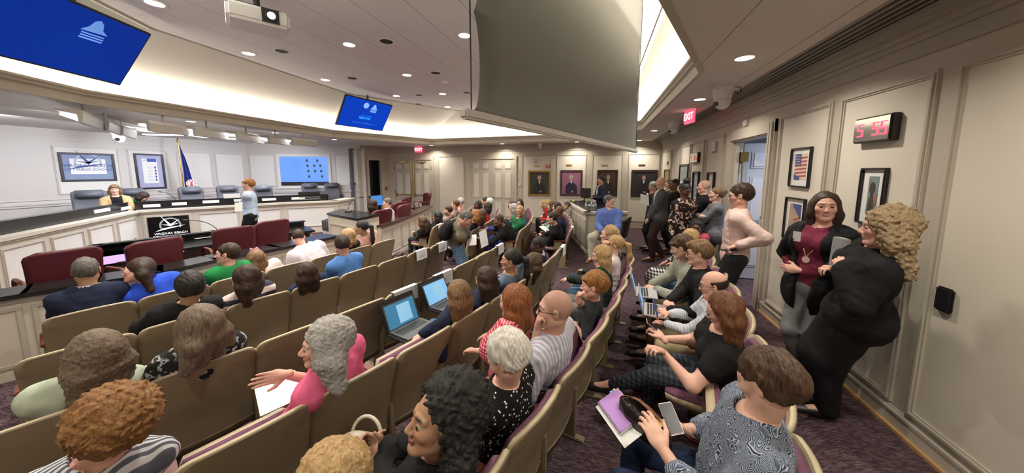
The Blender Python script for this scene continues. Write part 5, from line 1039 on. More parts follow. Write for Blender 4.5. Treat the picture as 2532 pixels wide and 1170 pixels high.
    for i, sg in enumerate((1, -1)):
        if sit:
            kn = hj[i] + f * .43 * s + Lp * sg * g('spread', .05) + A_([0, 0, g('kz', (-.03, -.03))[i] if isinstance(g('kz', 0), tuple) else -.03]); an = kn + f * g('ankf', (.03, .03))[i] + Lp * g('anks', (0, 0))[i]; an[2] = base[2] + g('ankz', (.09, .09))[i]
            d_ = an - kn; an = kn + nrm(d_) * .42 * s if g('ankz') or np.linalg.norm(d_) > .5 else an; toe = an + nrm(f + Lp * sg * .15) * .17 * s + A_([0, 0, -.05]); toe[2] = max(toe[2], base[2] + .025) if not g('ankz') else toe[2]
        else:
            st = g('stance', .09); off_ = g('step', (0.0, 0.0))[i]; ft = base + Lp * sg * st * s + f * off_; an = ft + A_([0, 0, .085 * s]); an[2] = max(an[2], ground(an[0], an[1]) + .085 * s); kn, an = ik(hj[i], an, .445 * s, .43 * s, f + Lp * sg * .1); fd = nrm(f + Lp * sg * .25); toe = an + fd * .17 * s + A_([0, 0, -.055 * s])
        legs.append((hj[i], kn, an, toe))
    arms = []
    for i, sg in enumerate((1, -1)):
        hd = g('hands', (None, None))[i]
        if hd is None: tg = (hip + f * .36 * s + Lp * sg * .06 + A_([0, 0, .10])) if sit else (hip + Lp * sg * .26 * wd * s + f * .08 + A_([0, 0, -.10 * s]))
        elif hd[0] == 'P': q = at(hd[1], hd[2], hd[3]); tg = A_(q)
        elif hd[0] == 'N':
            hr_ = A_(nrm(ray(hd[1], hd[2]))); tt_ = (sh[i] - cam_) @ hr_; dm = np.linalg.norm(cam_ + hr_ * tt_ - sh[i]); rr2 = g('reach', .44) * s; tt_ += hd[3] * math.sqrt(max(0, rr2 * rr2 - dm * dm)); tg = cam_ + hr_ * tt_
        elif hd[0] == 'D': q = CAMP + Vector(nrm(ray(hd[1], hd[2]))) * hd[3]; tg = A_(q)     # along a sight line at a distance
        else: tg = base + f * hd[0] + Lp * hd[1] + A_([0, 0, hd[2]])
        pole = g('poles', (None, None))[i]; pole = (nrm(-Ft * .5 + Lt * sg * .75 - up * .8) if pole is None else nrm(f * pole[0] + Lp * pole[1] + up * pole[2]))
        E_, W_ = ik(sh[i], tg, .285 * s, .25 * s, pole); arms.append((sh[i], E_, W_))
    fat = g('fat', 0.0); bust = g('bust', 0.0); am = g('arm', 1.0)
    def torso(P, e):
        d = ell(P, chest + T * .01 - Ft * .005, MT, A_([.105 + fat * .5 + e, (.165 + fat * .6) * wd + e, .20 + e]) * A_([s, s, s])); d = smin(d, ell(P, waist + Ft * fat * .4, MT, A_([.10 + fat + e, (.135 + fat) * wd + e, .17 + e]) * s), .08)
        d = smin(d, ell(P, hip + T * .0, A_([f, Lp, up]), A_([.115 + fat * .7 + e, (.165 + fat * .7) * wd + e, .12 + e]) * s), .07); d = smin(d, rc(P, sh[0], sh[1], (.052 + e), (.052 + e)), .05)
        if bust:
            for sg in (1, -1): d = smin(d, ell(P, chest + T * .02 + Ft * (.075 + fat * .4) + Lt * sg * .075, MT, (.05 + bust + e, .06 + e, .06 + e)), .04)
        return d
    def neck_d(P, e=0): return smin(rc(P, neck - T * .03, toh((-.018, 0, -.05)), .060 * hs + e, .053 * hs + e), rc(P, neck + T * .0 - Ft * .01, sh[0] * .5 + sh[1] * .5, .052 + e, .055 + e), .04)
    def arm_d(P, ch, r0, r1, e, k_=.02):
        d = None; n = len(ch)
        for j, (a, b) in enumerate(ch): x = rc(P, a, b, (r0 if j == 0 else (r0 + r1) / 2) + e, ((r0 + r1) / 2 if j == 0 else r1) + e); d = x if d is None else smin(d, x, k_)
        return d
    def leg_d(P, e, cut=0.0, f_=1.0):
        d = None
        for hjx, kn, an, toe in legs:
            end = an + (kn - an) * cut; x = smin(rc(P, hjx, kn, (.085 + fat * .4) * s * f_ + e, .060 * s * f_ + e), rc(P, kn, end, .057 * s * f_ + e, (.040 * s) * f_ + e), .03); d = x if d is None else smin(d, x, .02)
        return d
    # ------- head
    def head_d(P):
        q = ((P - HC) @ MH.T) / hs; I3 = np.eye(3); fem = g('fem', False)
        d = ell(q, A_([-.012, 0, .028]), I3, (.096, .076, .090)); d = smin(d, ell(q, A_([.030, 0, -.022]), I3, (.062, .060, .088)), .03)
        jw = .040 if fem else .046
        for sg in (1, -1): d = smin(d, rc(q, (.005, sg * jw, -.058), (.066, sg * .012, -.094), .026, .018 if fem else .022), .025); d = smin(d, ell(q, A_([.062, sg * .038, -.018]), I3, (.026, .024, .024)), .02)   # jaw, cheek
        d = smin(d, ell(q, A_([.078, 0, -.094]), I3, (.018, .022, .017)), .02)
        aq = q.copy(); aq[:, 1] = np.abs(aq[:, 1])
        d = smin(d, rc(aq, (.088, .012, .030), (.072, .048, .026), .009, .008), .012)                              # brow
        d = smax(d, -ell(aq, A_([.099, .033, .006]), I3, (.018, .018, .011)), .012)                                 # eye socket
        ns = g('nose', 1.0); d = smin(d, rc(q, (.088, 0, .014), (.110 * (1 + .02 * (ns - 1)), 0, -.026), .0065, .0105 * ns), .011); d = smin(d, ell(aq, A_([.099, .0115, -.031]), I3, (.011, .008 * ns, .008)), .007)
        d = smin(d, ell(q, A_([.0925, 0, -.0535]), I3, (.0105, .024, .0062)), .006); d = smin(d, ell(q, A_([.0905, 0, -.0645]), I3, (.0110, .020, .0068)), .006); d = smax(d, -ell(q, A_([.104, 0, -.0592]), I3, (.010, .022, .0016)), .003)
        e = ell(aq, A_([-.006, .080, -.004]), A_([[.94, -.33, 0], [.33, .94, 0], [0, 0, 1]]), (.018, .0075, .031)); e = smax(e, -ell(aq, A_([.000, .088, -.001]), I3, (.010, .006, .019)), .004); d = smin(d, e, .006)
        return d * hs
    def skin_near(P): return smin(head_d(P), neck_d(P), .03)
    parts = []; ex = .17 * hs
    hm_ = lambda P: np.maximum(skin_near(P), np.linalg.norm(P - HC, axis=1) - ex)
    parts.append(surface_nets(hm_, HC - ex - .02, HC + ex + .02, hh))
    sl = g('sleeve', 1.0); skirt = g('skirt')
    def hand_frames():
        out = []
        for i, (S, E_, W_) in enumerate(arms):
            D = nrm(W_ - E_); hd = g('hdir', (None, None))[i]
            if hd is not None: D = nrm(f * hd[0] + Lp * hd[1] + up * hd[2])
            pn_ = g('palm', (None, None))[i]; N = nrm(f * pn_[0] + Lp * pn_[1] + up * pn_[2]) if pn_ is not None else (-up if sit or abs(D[2]) < .7 else nrm(-Lp * (1, -1)[i]))
            N = N - D * (N @ D); N = nrm(N) if np.linalg.norm(N) > .05 else nrm(np.cross(D, f)); A2 = np.cross(N, D) * (1, -1)[i]   # towards the thumb
            out.append((W_, D, N, -A2 if g('flip', (0, 0))[i] else A2))
        return out
    HF = hand_frames()
    def hand_d(P, W_, D, N, A2, curl):
        M = A_([D, A2, N]); d = ell(P, W_ + D * .048 * s, M, A_([.050, .041, .017]) * s); d = smin(d, rc(P, W_ - D * .02, W_ + D * .02, .024 * s, .022 * s), .02)
        for j, (o_, l1, r_) in enumerate(((.029, .042, .0088), (.010, .047, .0092), (-.010, .043, .0088), (-.028, .034, .0078))):
            b0 = W_ + D * (.082 - .004 * abs(j - 1)) * s + A2 * o_ * s; fd0 = nrm(D + A2 * o_ * 3 * g('fspread', 1.0)); c = curl * (1 + .12 * j)
            rot = lambda v, a: v * math.cos(a) + N * math.sin(a)
            p1 = b0 + rot(fd0, c * .6) * l1 * s; p2 = p1 + rot(fd0, c * 1.5) * l1 * .62 * s; p3 = p2 + rot(fd0, c * 2.2) * l1 * .5 * s
            d = smin(d, rc(P, b0 - fd0 * .02, p1, r_ * 1.08 * s, r_ * s), .006); d = np.minimum(d, rc(P, p1, p2, r_ * s, r_ * .92 * s)); d = np.minimum(d, rc(P, p2, p3, r_ * .92 * s, r_ * .78 * s))
        t0 = W_ + D * .022 * s + A2 * .026 * s; t1 = t0 + nrm(D * .75 + A2 * .75 + N * .25) * .042 * s; t2 = t1 + nrm(D * .95 + A2 * .35 + N * .35) * .034 * s
        return smin(d, smin(rc(P, t0, t1, .0145 * s, .0105 * s), rc(P, t1, t2, .0105 * s, .0085 * s), .006), .010)
    far = dist > 6.5
    def body_d(P):
        d = smin(torso(P, 0), leg_d(P, 0), .05); d = smin(d, neck_d(P), .04)
        for i, (S, E_, W_) in enumerate(arms): x = smin(rc(P, S, E_, .047 * s * am, .036 * s * am), rc(P, E_, W_, .038 * s * am, .025 * s), .02); d = smin(d, x, .03)
        for (a, b, c_, t_) in legs: d = smin(d, rc(P, c_, t_, .035 * s, .028 * s), .03)
        if far:
            for i, (W_, D, N, A2) in enumerate(HF): d = smin(d, ell(P, W_ + D * .08, A_([D, A2, N]), (.09, .04, .022)), .02)
        return np.maximum(d, -(np.linalg.norm(P - HC, axis=1) - ex + .015))
    allp = [hip, neck, HC] + [q for a in arms for q in a] + [q for l in legs for q in l]; lo = np.min(allp, 0) - .24; hi = np.max(allp, 0) + .24
    parts.append(surface_nets(body_d, lo, hi, bh))
    if not far:
        hres = .0048 if dist < 3 else .0075
        for i, (W_, D, N, A2) in enumerate(HF):
            if g('nohand', (0, 0))[i]: continue
            cu = g('curl', (.45, .45))[i]; c0 = W_ + D * .08 * s; parts.append(surface_nets(lambda P: hand_d(P, W_, D, N, A2, cu), c0 - .15, c0 + .15, hres))
    V, F = join(parts); sk = A_(SKINS[g('skin', 'fair')]); q = ((V - HC) @ MH.T) / hs; nh = np.linalg.norm(V - HC, axis=1) < ex
    colr = np.tile(sk, (len(V), 1)); gs = lambda c, r: np.exp(-(((q - A_(c)) / A_(r)) ** 2).sum(1)) * nh
    lipc = A_(g('lip', (sk[0] * .78, sk[1] * .48, sk[2] * .50))); mix = lambda w_, c: colr * (1 - w_[:, None]) + A_(c) * w_[:, None]
    lw = np.clip(1.6 * (gs((.10, 0, -.054), (.02, .022, .0065)) + gs((.10, 0, -.064), (.02, .018, .0065))), 0, 1); colr = mix(lw * .85, lipc)
    for sg in (1, -1): colr = mix(gs((.08, sg * .045, -.028), (.03, .022, .02)) * .22, sk * A_([1.05, .62, .62]))
    hc1, hc2 = HAIRS[g('hair', ('brown',))[0] if isinstance(g('hair', ('brown',)), tuple) else 'brown']; aq = q.copy(); aq[:, 1] = np.abs(aq[:, 1]); bw = np.exp(-(((aq - A_([.088, .032, .030])) / A_([.03, .021, .0055])) ** 2).sum(1)) * nh
    colr = mix(np.clip(bw * 1.3, 0, 1) * g('brow', .8), (A_(hc1) + A_(hc2)) / 2)
    if g('stubble'): colr = mix((1 / (1 + np.exp(-( -q[:, 2] - .035) * 120))) * (q[:, 0] > -.01) * nh * (q[:, 2] > -.13) * g('stubble'), (A_(hc1) + A_(hc2)) / 2)
    if g('buzz'): hl_ = np.clip((.9 * (-q[:, 0]) + .55 * q[:, 2] * g('buzztop', 1) + .03 - g('buzzline', .0)) * 60, 0, 1) * (q[:, 2] > -.045) * nh; colr = mix(hl_ * g('buzz'), (A_(hc1) + A_(hc2)) / 2)
    bd = np_mesh('person', V, F, base, skinmat(), cols=colr); bd.location = Vector(base); tag(bd, label, 'person', g('group'))
    ext = lambda name, VF, m_: np_mesh(name, VF[0], VF[1], base, m_, parent=bd)
    # eyes
    if dist < 7.5:
        for sg in (1, -1):
            e = MB(); c = toh((.0808, sg * .032, .0055)); rr_ = .0122 * hs; M3 = Matrix([list(x) for x in MH]).transposed(); vs = []; n1, n2 = 12, 16
            gz = nrm(MH[0] + MH[1] * g('gaze', 0)); gx = Vector(gz); gy_ = Vector(nrm(np.cross(uh, gz))); gz_ = gx.cross(gy_)
            for i in range(n1 + 1):
                a = math.pi * i / n1
                for j in range(n2): b = 2 * math.pi * j / n2; vs.append(Vector(c) + (gx * math.cos(a) + gy_ * math.sin(a) * math.cos(b) + gz_ * math.sin(a) * math.sin(b)) * rr_)
            for i in range(n1):
                for j in range(n2): e.add([], []); e.f.append((i * n2 + j, i * n2 + (j + 1) % n2, (i + 1) * n2 + (j + 1) % n2, (i + 1) * n2 + j)); e.m.append(0 if i >= 4 else (2 if i < 2 else 1))
            e.v = [tuple(v) for v in vs]; e.build('eye', [mat('eye_white', (.46, .42, .40), .35), mat('eye_iris', g('iris', (.06, .035, .02)), .25), mat('eye_pupil', (.005, .005, .005), .2)], bd, smooth=True)
            for nm_, e0, e1 in (('eyelid', .50, 1.5), ('lower_eyelid', -.50, -1.4)):
                l_ = MB(); vs = []; na, nb_ = 10, 5
                for a in range(na + 1):
                    for b2 in range(nb_ + 1):
                        az = -1.25 + 2.5 * a / na; el = e0 + (e1 - e0) * b2 / nb_ - (.10 * abs(az) if e0 > 0 else -.12 * abs(az)); vs.append(Vector(c) + (gx * math.cos(el) * math.cos(az) + gy_ * math.cos(el) * math.sin(az) + gz_ * (math.sin(el))) * rr_ * (1.10 if b2 else 1.05))
                if gz_.dot(Vector(uh)) < 0: vs = [Vector(c) + (v - Vector(c)) - gz_ * 2 * gz_.dot(v - Vector(c)) for v in vs]
                l_.add(vs, [(a * (nb_ + 1) + b2, (a + 1) * (nb_ + 1) + b2, (a + 1) * (nb_ + 1) + b2 + 1, a * (nb_ + 1) + b2 + 1) for a in range(na) for b2 in range(nb_)]); l_.build(nm_, mat('lid_' + g('skin', 'fair'), tuple(sk * A_([.86, .80, .78])), .55), bd, smooth=True)
    # ------- clothes
    tp = g('top'); seed = len(PEOPLE) * 1.7
    def top_d(P, e, sl_, vneck=0, hem=0, slw=1.0, folds=1.0, wedge=None):
        d = torso(P, e)
        if hem: d = smin(d, ell(P, hip - up * hem * .35 + f * (.12 if sit else 0), A_([f, Lp, up]), (.15 + e + (.1 if sit else 0) + fat, .19 * wd + e + fat, .12 + hem * .6)), .06)
        q_ = (P - neck) @ MT.T
        if vneck: w2 = .005 + (q_[:, 2] + vneck) * .34; wd_ = np.maximum(np.abs(q_[:, 1]) - w2, np.maximum(-(q_[:, 2] + vneck), .01 - q_[:, 0])); d = np.maximum(d, -wd_)
        if wedge is not None:
            op, vv = wedge; w2 = np.minimum(op + np.clip(q_[:, 2] + vv, 0, 1) * .28, .085); wd_ = np.maximum(np.abs(q_[:, 1]) - w2, .01 - q_[:, 0]); wd_ = np.maximum(wd_, -(q_[:, 2] + vv)) if op < .012 else wd_; d = np.maximum(d, -wd_)
        for i, (S, E_, W_) in enumerate(arms):
            sl1 = sl_[i] if isinstance(sl_, tuple) else sl_
            if sl1 > .02:
                ch = sleeve_chain(S, E_, W_, sl1); x = arm_d(P, ch, .047 * s * am, .030 * s * am, e * slw); u_ = nrm(E_ - S); ax_ = (P - E_) @ u_; gau = np.exp(-(np.linalg.norm(P - E_, axis=1) / .085) ** 2)
                x = x + folds * (.0035 * np.sin(ax_ * 150 + 4 * wob(P, 16, seed)) * (gau + .25)); d = smin(d, x, .035)
        d = d + (wob(P * A_([1, 1, .6]), 21, seed) * .0085 + wob(P * A_([1, 1, 1.5]), 40, seed + 1) * .0038) * folds
        lean_f = np.exp(-((P - waist) @ T / .10) ** 2); d = d + folds * .004 * np.sin(((P - waist) @ T) * 95 + 3.5 * wob(P, 11, seed + 5)) * lean_f
        nk = rc(P, neck - T * g('necklow', .0), neck + T * .2, .066 + g('neckw', .0), .10)
        d = smax(d, -nk, .01)
        return np.maximum(d, -(np.linalg.norm(P - HC, axis=1) - .10 * hs))
    ubox = ([hip - A_([0, 0, .22])] + [neck] + [q for a in arms for q in a] + ([l[1] for l in legs] if g('jhem', 0) or (tp and tp.get('hem', 0)) else [])); ulo = np.min(ubox, 0) - .26; uhi = np.max(ubox, 0) + .24
    jk = g('jacket')
    if tp:
        VF = surface_nets(lambda P: top_d(P, .014 + tp.get('e', 0), tp.get('sl', 1.0), tp.get('v', 0), tp.get('hem', 0), tp.get('slw', 1.0), tp.get('folds', 1.0)), ulo, uhi, ch_); o_ = ext(tp.get('n', 'shirt'), VF, tp['m'])
        if tp.get('collar'):
            cl = MB(); up_c = []
            for t in np.linspace(-2.55, 2.55, 15): up_c.append((t, neck + T * (.035 - .0) * s + (-Ft * math.cos(t) * .074 + Lt * math.sin(t) * .080)))
            vs = []; 
            for t, p in up_c: dn = nrm(-Ft * math.cos(t) + Lt * math.sin(t)); dp = .012 * (abs(t) / 2.5) ** 3; vs += [p - T * .03, p + T * (.022 - dp), p + T * (.022 - dp) + dn * .006, p - T * (.026 + dp * 3) + dn * .030]
            n_ = len(up_c)
            for i in range(n_ - 1):
                for j in range(3): cl.f.append((i * 4 + j, (i + 1) * 4 + j, (i + 1) * 4 + j + 1, i * 4 + j + 1)); cl.m.append(0)
            cl.v = [tuple(v) for v in vs]; cl.build('collar', tp['cm'] if 'cm' in tp else tp['m'], bd, smooth=True)
    if jk:
        def jd(P): return top_d(P, .030 + jk.get('e', 0), jk.get('sl', .98), 0, jk.get('hem', .0), jk.get('slw', 1.0), 1.0, (jk.get('open', .0), jk.get('v', .30)))
        VF = surface_nets(jd, ulo, uhi, ch_); ext(jk.get('n', 'jacket'), VF, jk['m'])
    bt = g('bottom')
    if bt:
        def bot_d(P):
            d = smin(ell(P, hip, A_([f, Lp, up]), (.128 + fat * .7, .178 * wd + fat * .7, .13)), leg_d(P, .014 + bt.get('e', 0), bt.get('cut', .10)), .05)
            if bt.get('skirt'):
                for j in range(2): d = smin(d, rc(P, (hj[0] + hj[1]) / 2, (legs[0][1] + legs[1][1]) / 2 + A_([0, 0, -.0]), .15, .13), .04)
                d = smin(d, rc(P, (legs[0][1] + legs[1][1]) / 2, ((legs[0][1] + legs[1][1]) * (1 - bt['skirt']) + (legs[0][2] + legs[1][2]) * bt['skirt']) / 2, .13, .13), .05)
            return np.maximum(d, (P @ up - (hip[2] + .13))) + wob(P, 18, seed + 2) * .006
        lb = [hip] + [q for l in legs for q in l]; VF = surface_nets(bot_d, np.min(lb, 0) - .25, np.max(lb, 0) + .25, max(ch_, .013)); ext('skirt' if bt.get('skirt') else 'trousers', VF, bt['m'])
    shm = g('shoes')
    if shm:
        for (a, b, an, toe) in legs:
            fd = nrm((toe - an) * A_([1, 1, .35])); 
            def sd(P, an=an, toe=toe, fd=fd): d = smin(rc(P, an - up * .035 * s - fd * .02, toe + fd * .03, .043 * s, .033 * s), rc(P, an, an - up * .04 * s, .040 * s, .044 * s), .03); return np.maximum(d, (an[2] - .088 * s) - P[:, 2] if abs(g('ankz', (.09, .09))[0] - .09) < .02 else d)
            VF = surface_nets(sd, np.minimum(an, toe) - .11, np.maximum(an, toe) + .13, max(.008, hh)); ext('shoe', VF, shm)
    # ------- hair
    hr = g('hair')
    if hr and hr[1] != 'none_':
        cname, style = hr[0], hr[1]; o = hr[2] if len(hr) > 2 else {}; curly = 'curl' in style; hm2 = hairmat(cname + ('_curly' if curly else ''), *HAIRS[cname], curly=curly)
        ln = o.get('len', .25); vol = o.get('vol', .0); back = nrm(-(Ft * .6 + fh * .4) * A_([1, 1, 0])) ; dn = A_([0, 0, -1.0]); amp = o.get('amp', (.0045 if style in ('pixie', 'short') else .0030) if not curly else .012); I3 = np.eye(3)
        face_r = A_([.072, .066, .088]) + A_([0, 0, o.get('fr', .0 if o.get('bang') else .012)])
        def hair_d(P):
            q = ((P - HC) @ MH.T) / hs
            if style == 'fringe_bald':
                d = ell(q, A_([-.012, 0, .022]), I3, (.102, .083, .080)); d = np.maximum(d, q[:, 2] - .045 + .0 * q[:, 0]); d = np.maximum(d, -(q[:, 2] + .05)); d = np.maximum(d, q[:, 0] - .018); d = np.maximum(d, (.9 * q[:, 0] - q[:, 2] * .4 - .005)); return d * hs
            top = o.get('top', .012) + vol; d = ell(q, A_([-.012 - top * .85, 0, .030 + vol * .25]), I3, A_([.098 + top * .95, .078 + top * .95, .090 + top]) if style not in ('short', 'pixie') else A_([.097 + top * .9, .077 + top * .55, .092 + top * 1.1]))
            if o.get('bang'): d = smin(d, ell(q, A_([.052, 0, .066]), I3, (.050, .066, .026)), .02)
            if o.get('quiff'): d = smin(d, ell(q, A_([.045, 0, .092]), I3, (.06, .055, .03 + o['quiff'])), .03)
            fc = ell(q, A_([.100, 0, -.040 + o.get('hl', 0)]), I3, face_r + A_([o.get('fx', 0), .012 + o.get('fx', 0) * .5, .010])); d = smax(d, -fc, .012)
            if style in ('short', 'pixie', 'curl_short'):
                low = o.get('nape', -.055); d = smax(d, -(q[:, 2] - (low + np.clip(q[:, 0] + .055, 0, 1) * (.75 if style != 'pixie' else .55))), .010)
                aq = q.copy(); aq[:, 1] = np.abs(aq[:, 1]); d = smax(d, -ell(aq, A_([.004, .086, -.008]), I3, (.026, .022, .034)), .008)
            elif style in ('bob', 'long', 'curl_big', 'curl_long', 'pony', 'bun', 'topbun'):
                if style in ('pony', 'bun', 'topbun'):
                    d = smax(d, -(q[:, 2] - (-.05 + np.clip(q[:, 0] + .06, 0, 1) * .75)), .012); aq = q.copy(); aq[:, 1] = np.abs(aq[:, 1]); d = smax(d, -ell(aq, A_([.006, .086, -.008]), I3, (.024, .022, .032)), .008)
                    if style == 'bun': d = smin(d, np.linalg.norm(q - A_([-.108, 0, .03 + o.get('bz', 0)]), axis=1) - .042, .012)
                    if style == 'topbun': d = smin(d, np.linalg.norm(q - A_([-.05, 0, .150]), axis=1) - .055, .012)
                    d = d * hs
                    if style == 'pony': b0 = toh((-.105, 0, .035)); b1 = b0 + back * .075 + dn * .03; b2 = b1 + back * .015 + dn * ln * .6; b3 = b2 - back * .01 + dn * ln * .4; d = smin(d, rc(P, b0, b1, .022, .032), .015); d = smin(d, rc(P, b1, b2, .034, .036), .02); d = smin(d, rc(P, b2, b3, .036, .016), .02)
                else:
                    d = d * hs; k_ = .035; sp = o.get('sp', .045) + vol; 
                    for yy in (-1, -.33, .33, 1):
                        b0 = toh((-.045, yy * .045, .0)); b1 = toh((-.050, yy * (sp + .012), -.075)) + back * .006; fall = nrm(-T * .75 + dn * .25) if seated else dn; b2 = b1 + fall * max(.02, ln - .08) + back * (0.0 if seated else o.get('bk', .03)) + lh * yy * o.get('flare', .01); r_ = .036 + vol * .5
                        d = smin(d, rc(P, b0, b1, .055 + vol * .6, r_), k_); d = smin(d, rc(P, b1, b2, r_, r_ * o.get('tip', .75)), k_)
                    lf_ = o.get('front', min(ln, .22))
                    if lf_ > 0:
                        for yy in (-1, 1): b0 = toh((.018, yy * (.064 + vol * .5), .035)); b1 = toh((.0, yy * (.078 + vol * .8), -.06)); b2 = b1 + dn * max(.01, lf_ - .06) + nrm(fh * A_([1, 1, 0])) * o.get('ff', .0) - lh * yy * .012; d = smin(d, rc(P, b0, b1, .020 + vol * .5, .028 + vol * .5), .03); d = smin(d, rc(P, b1, b2, .028 + vol * .5, .016 + vol * .3), .045); m_ = toh((-.03, yy * .07, -.07)); d = smin(d, rc(P, m_, m_ + dn * max(.01, lf_ * .7 - .05), .032, .02), .04)
            ph = np.arctan2(q[:, 1], q[:, 0] + .01)
            if style in ('bob', 'long', 'curl_big', 'curl_long', 'pony', 'bun', 'topbun'): pass
            else: d = d * hs
            d = smax(d, -(fc if style != 'x' else fc) * hs, .006) if o.get('keepface', 1) else d
            if curly: d = d - np.abs(wob(P, 95, seed)) * amp * 1.6 - wob(P, 42, seed + 3) * amp
            else: d = d + np.sin(ph * 30 + 9 * np.sin(q[:, 2] * 16 + seed) + 5 * np.sin(ph * 4.3 + seed)) * amp * .35 + wob(q * A_([1, 1, .4]), 70, seed) * amp + wob(q * A_([1, 1, .6]), 30, seed + 2) * amp * 1.4
            return d
        R_ = .20 + vol; hlo = HC - R_; hhi = HC + R_
        if style in ('long', 'bob', 'curl_big', 'curl_long', 'pony'): hlo = hlo - A_([.1, .1, max(0, ln - .05)]); hhi = hhi + A_([.1, .1, 0])
        VF = surface_nets(hair_d, hlo, hhi, hh * 1.05 if dist < 4.2 else max(hh, .009)); ext('hair', VF, hm2)
    # ------- accessories
    if g('glasses'):
        gl = MB(); gm = g('glasses')
        for sg in (1, -1): gl.tube([toh((.103 - .006 * abs(math.cos(t)), sg * .033 + .0245 * math.cos(t), .002 + .019 * math.sin(t))) for t in np.linspace(0, 2 * math.pi, 21)], .0017 * g('gt', 1), 6); gl.tube([toh((.097, sg * .057, .008)), toh((.05, sg * .079, .010)), toh((-.01, sg * .084, .006)), toh((-.022, sg * .082, -.012))], .0018 * g('gt', 1), 6)
        gl.tube([toh((.104, -.009, .006)), toh((.108, 0, .009)), toh((.104, .009, .006))], .0018, 6); gl.build('glasses', gm, bd, smooth=True)
    if g('earring'):
        e_ = MB(); c = [toh((-.004, g('earring') * .088, -.055 + .0)) + (fh * math.cos(t) + uh * math.sin(t)) * .021 for t in np.linspace(0, 2 * math.pi, 25)]; e_.tube(c, .0022, 8); e_.build('hoop_earring', M_BRASS, bd, smooth=True)
    bd['_d'] = 0; del bd['_d']
    return dict(o=bd, H=H, hip=hip, neck=neck, T=T, Ft=Ft, Lt=Lt, f=f, Lp=Lp, arms=arms, legs=legs, HF=HF, base=base, toh=toh, MH=MH, chest=chest)
# ---------------------------------------------------------------- the audience
C = lambda n, c, **k: cloth('cloth_' + n, 'plain', [c], **k)
navy_c = C('navy', (.012, .018, .045)); black_c = C('black', (.008, .008, .009)); char_c = C('charcoal', (.03, .032, .036)); blue_c = C('royal_blue', (.025, .085, .62)); green_c = C('kelly_green', (.012, .20, .055))
white_c = C('off_white', (.62, .58, .62)); denimshirt = C('chambray', (.07, .19, .46)); pinkt = C('hot_pink', (.72, .13, .27)); jean = C('light_denim', (.12, .21, .36)); jeand = C('dark_denim', (.016, .03, .07)); khaki = C('khaki', (.42, .34, .20)); olive_c = C('olive_knit', (.16, .145, .10))
pinkish = C('dusty_pink', (.50, .27, .24)); greyc = C('mid_grey', (.20, .20, .205)); ltgrey = C('light_grey', (.42, .42, .44)); burg = C('burgundy', (.16, .018, .045)); sage = C('sage_grey', (.30, .30, .25)); red_c = C('bright_red', (.55, .02, .025)); dkgreen = C('forest_green', (.012, .028, .018)); emer = C('emerald', (.015, .13, .055)); mint = C('pale_mint', (.42, .48, .38)); tanc = C('tan_jacket', (.55, .36, .18)); ltblue = C('pale_blue', (.42, .52, .68)); bluesh = C('blue_shirt', (.10, .16, .42)); steel = C('steel_blue', (.10, .14, .20)); pinkw = C('white_pink', (.72, .62, .62)); darktr = C('dark_trousers', (.022, .022, .026)); brownwine = C('dark_brown', (.035, .018, .018)); fuch = C('coral_pink', (.50, .07, .11)); beige_c = C('stone', (.36, .33, .27)); orchid = C('plum_shirt', (.12, .02, .05))
striped = cloth('cloth_stripe_white', 'stripe', [(.66, .56, .54), (.03, .03, .05)], (3.2, 'Z')); blstripe = cloth('cloth_stripe_bw', 'stripe', [(.10, .11, .14), (.60, .60, .62)], (14, 'X')); mstripe = cloth('cloth_shirt_stripe', 'stripe', [(.36, .36, .44), (.58, .57, .62)], (11, 'Y'), rot=.35)
floralbw = cloth('cloth_floral_bw', 'floral', [(.012, .012, .012), (.20, .22, .24), (.5, .52, .52), (.02, .02, .02)], 26); floralb = cloth('cloth_floral_dark', 'floral', [(.010, .008, .008), (.45, .24, .16), (.62, .55, .48), (.02, .015, .012)], 17)
dots = cloth('cloth_polka', 'dots', [(.006, .006, .007), (.72, .72, .72)], 46); paisl = cloth('cloth_paisley', 'paisley', [(.028, .038, .07), (.13, .18, .26), (.50, .54, .60), (.02, .022, .035)], 20); plaidr = cloth('cloth_plaid_red', 'check', [(.30, .025, .045), (.60, .10, .15), (.72, .40, .40)], 15); plaidb = cloth('cloth_plaid_bw', 'check', [(.010, .010, .010), (.22, .22, .22), (.70, .70, .70)], 9); plaidt = cloth('cloth_plaid_grey', 'check', [(.018, .022, .030), (.030, .036, .048), (.06, .07, .09)], 9); plaidg = cloth('cloth_plaid_soft', 'check', [(.16, .12, .11), (.24, .18, .16), (.34, .29, .27)], 8); blueprint = cloth('cloth_blue_print', 'floral', [(.02, .04, .22), (.45, .12, .10), (.6, .6, .65), (.03, .06, .35)], 16)
shoe_b = mat('black_shoe', (.010, .009, .009), .35); shoe_br = mat('brown_shoe', (.13, .05, .022), .35); GLB = mat('glasses_black', (.01, .01, .012), .3); GLG = mat('glasses_dark_metal', (.08, .06, .05), .3, metal=.6)
T = lambda m, **k: dict(m=m, **k)
R_ = {}
def per(key, label, head, **k): R_[key] = person(label, head, **k); return R_[key]
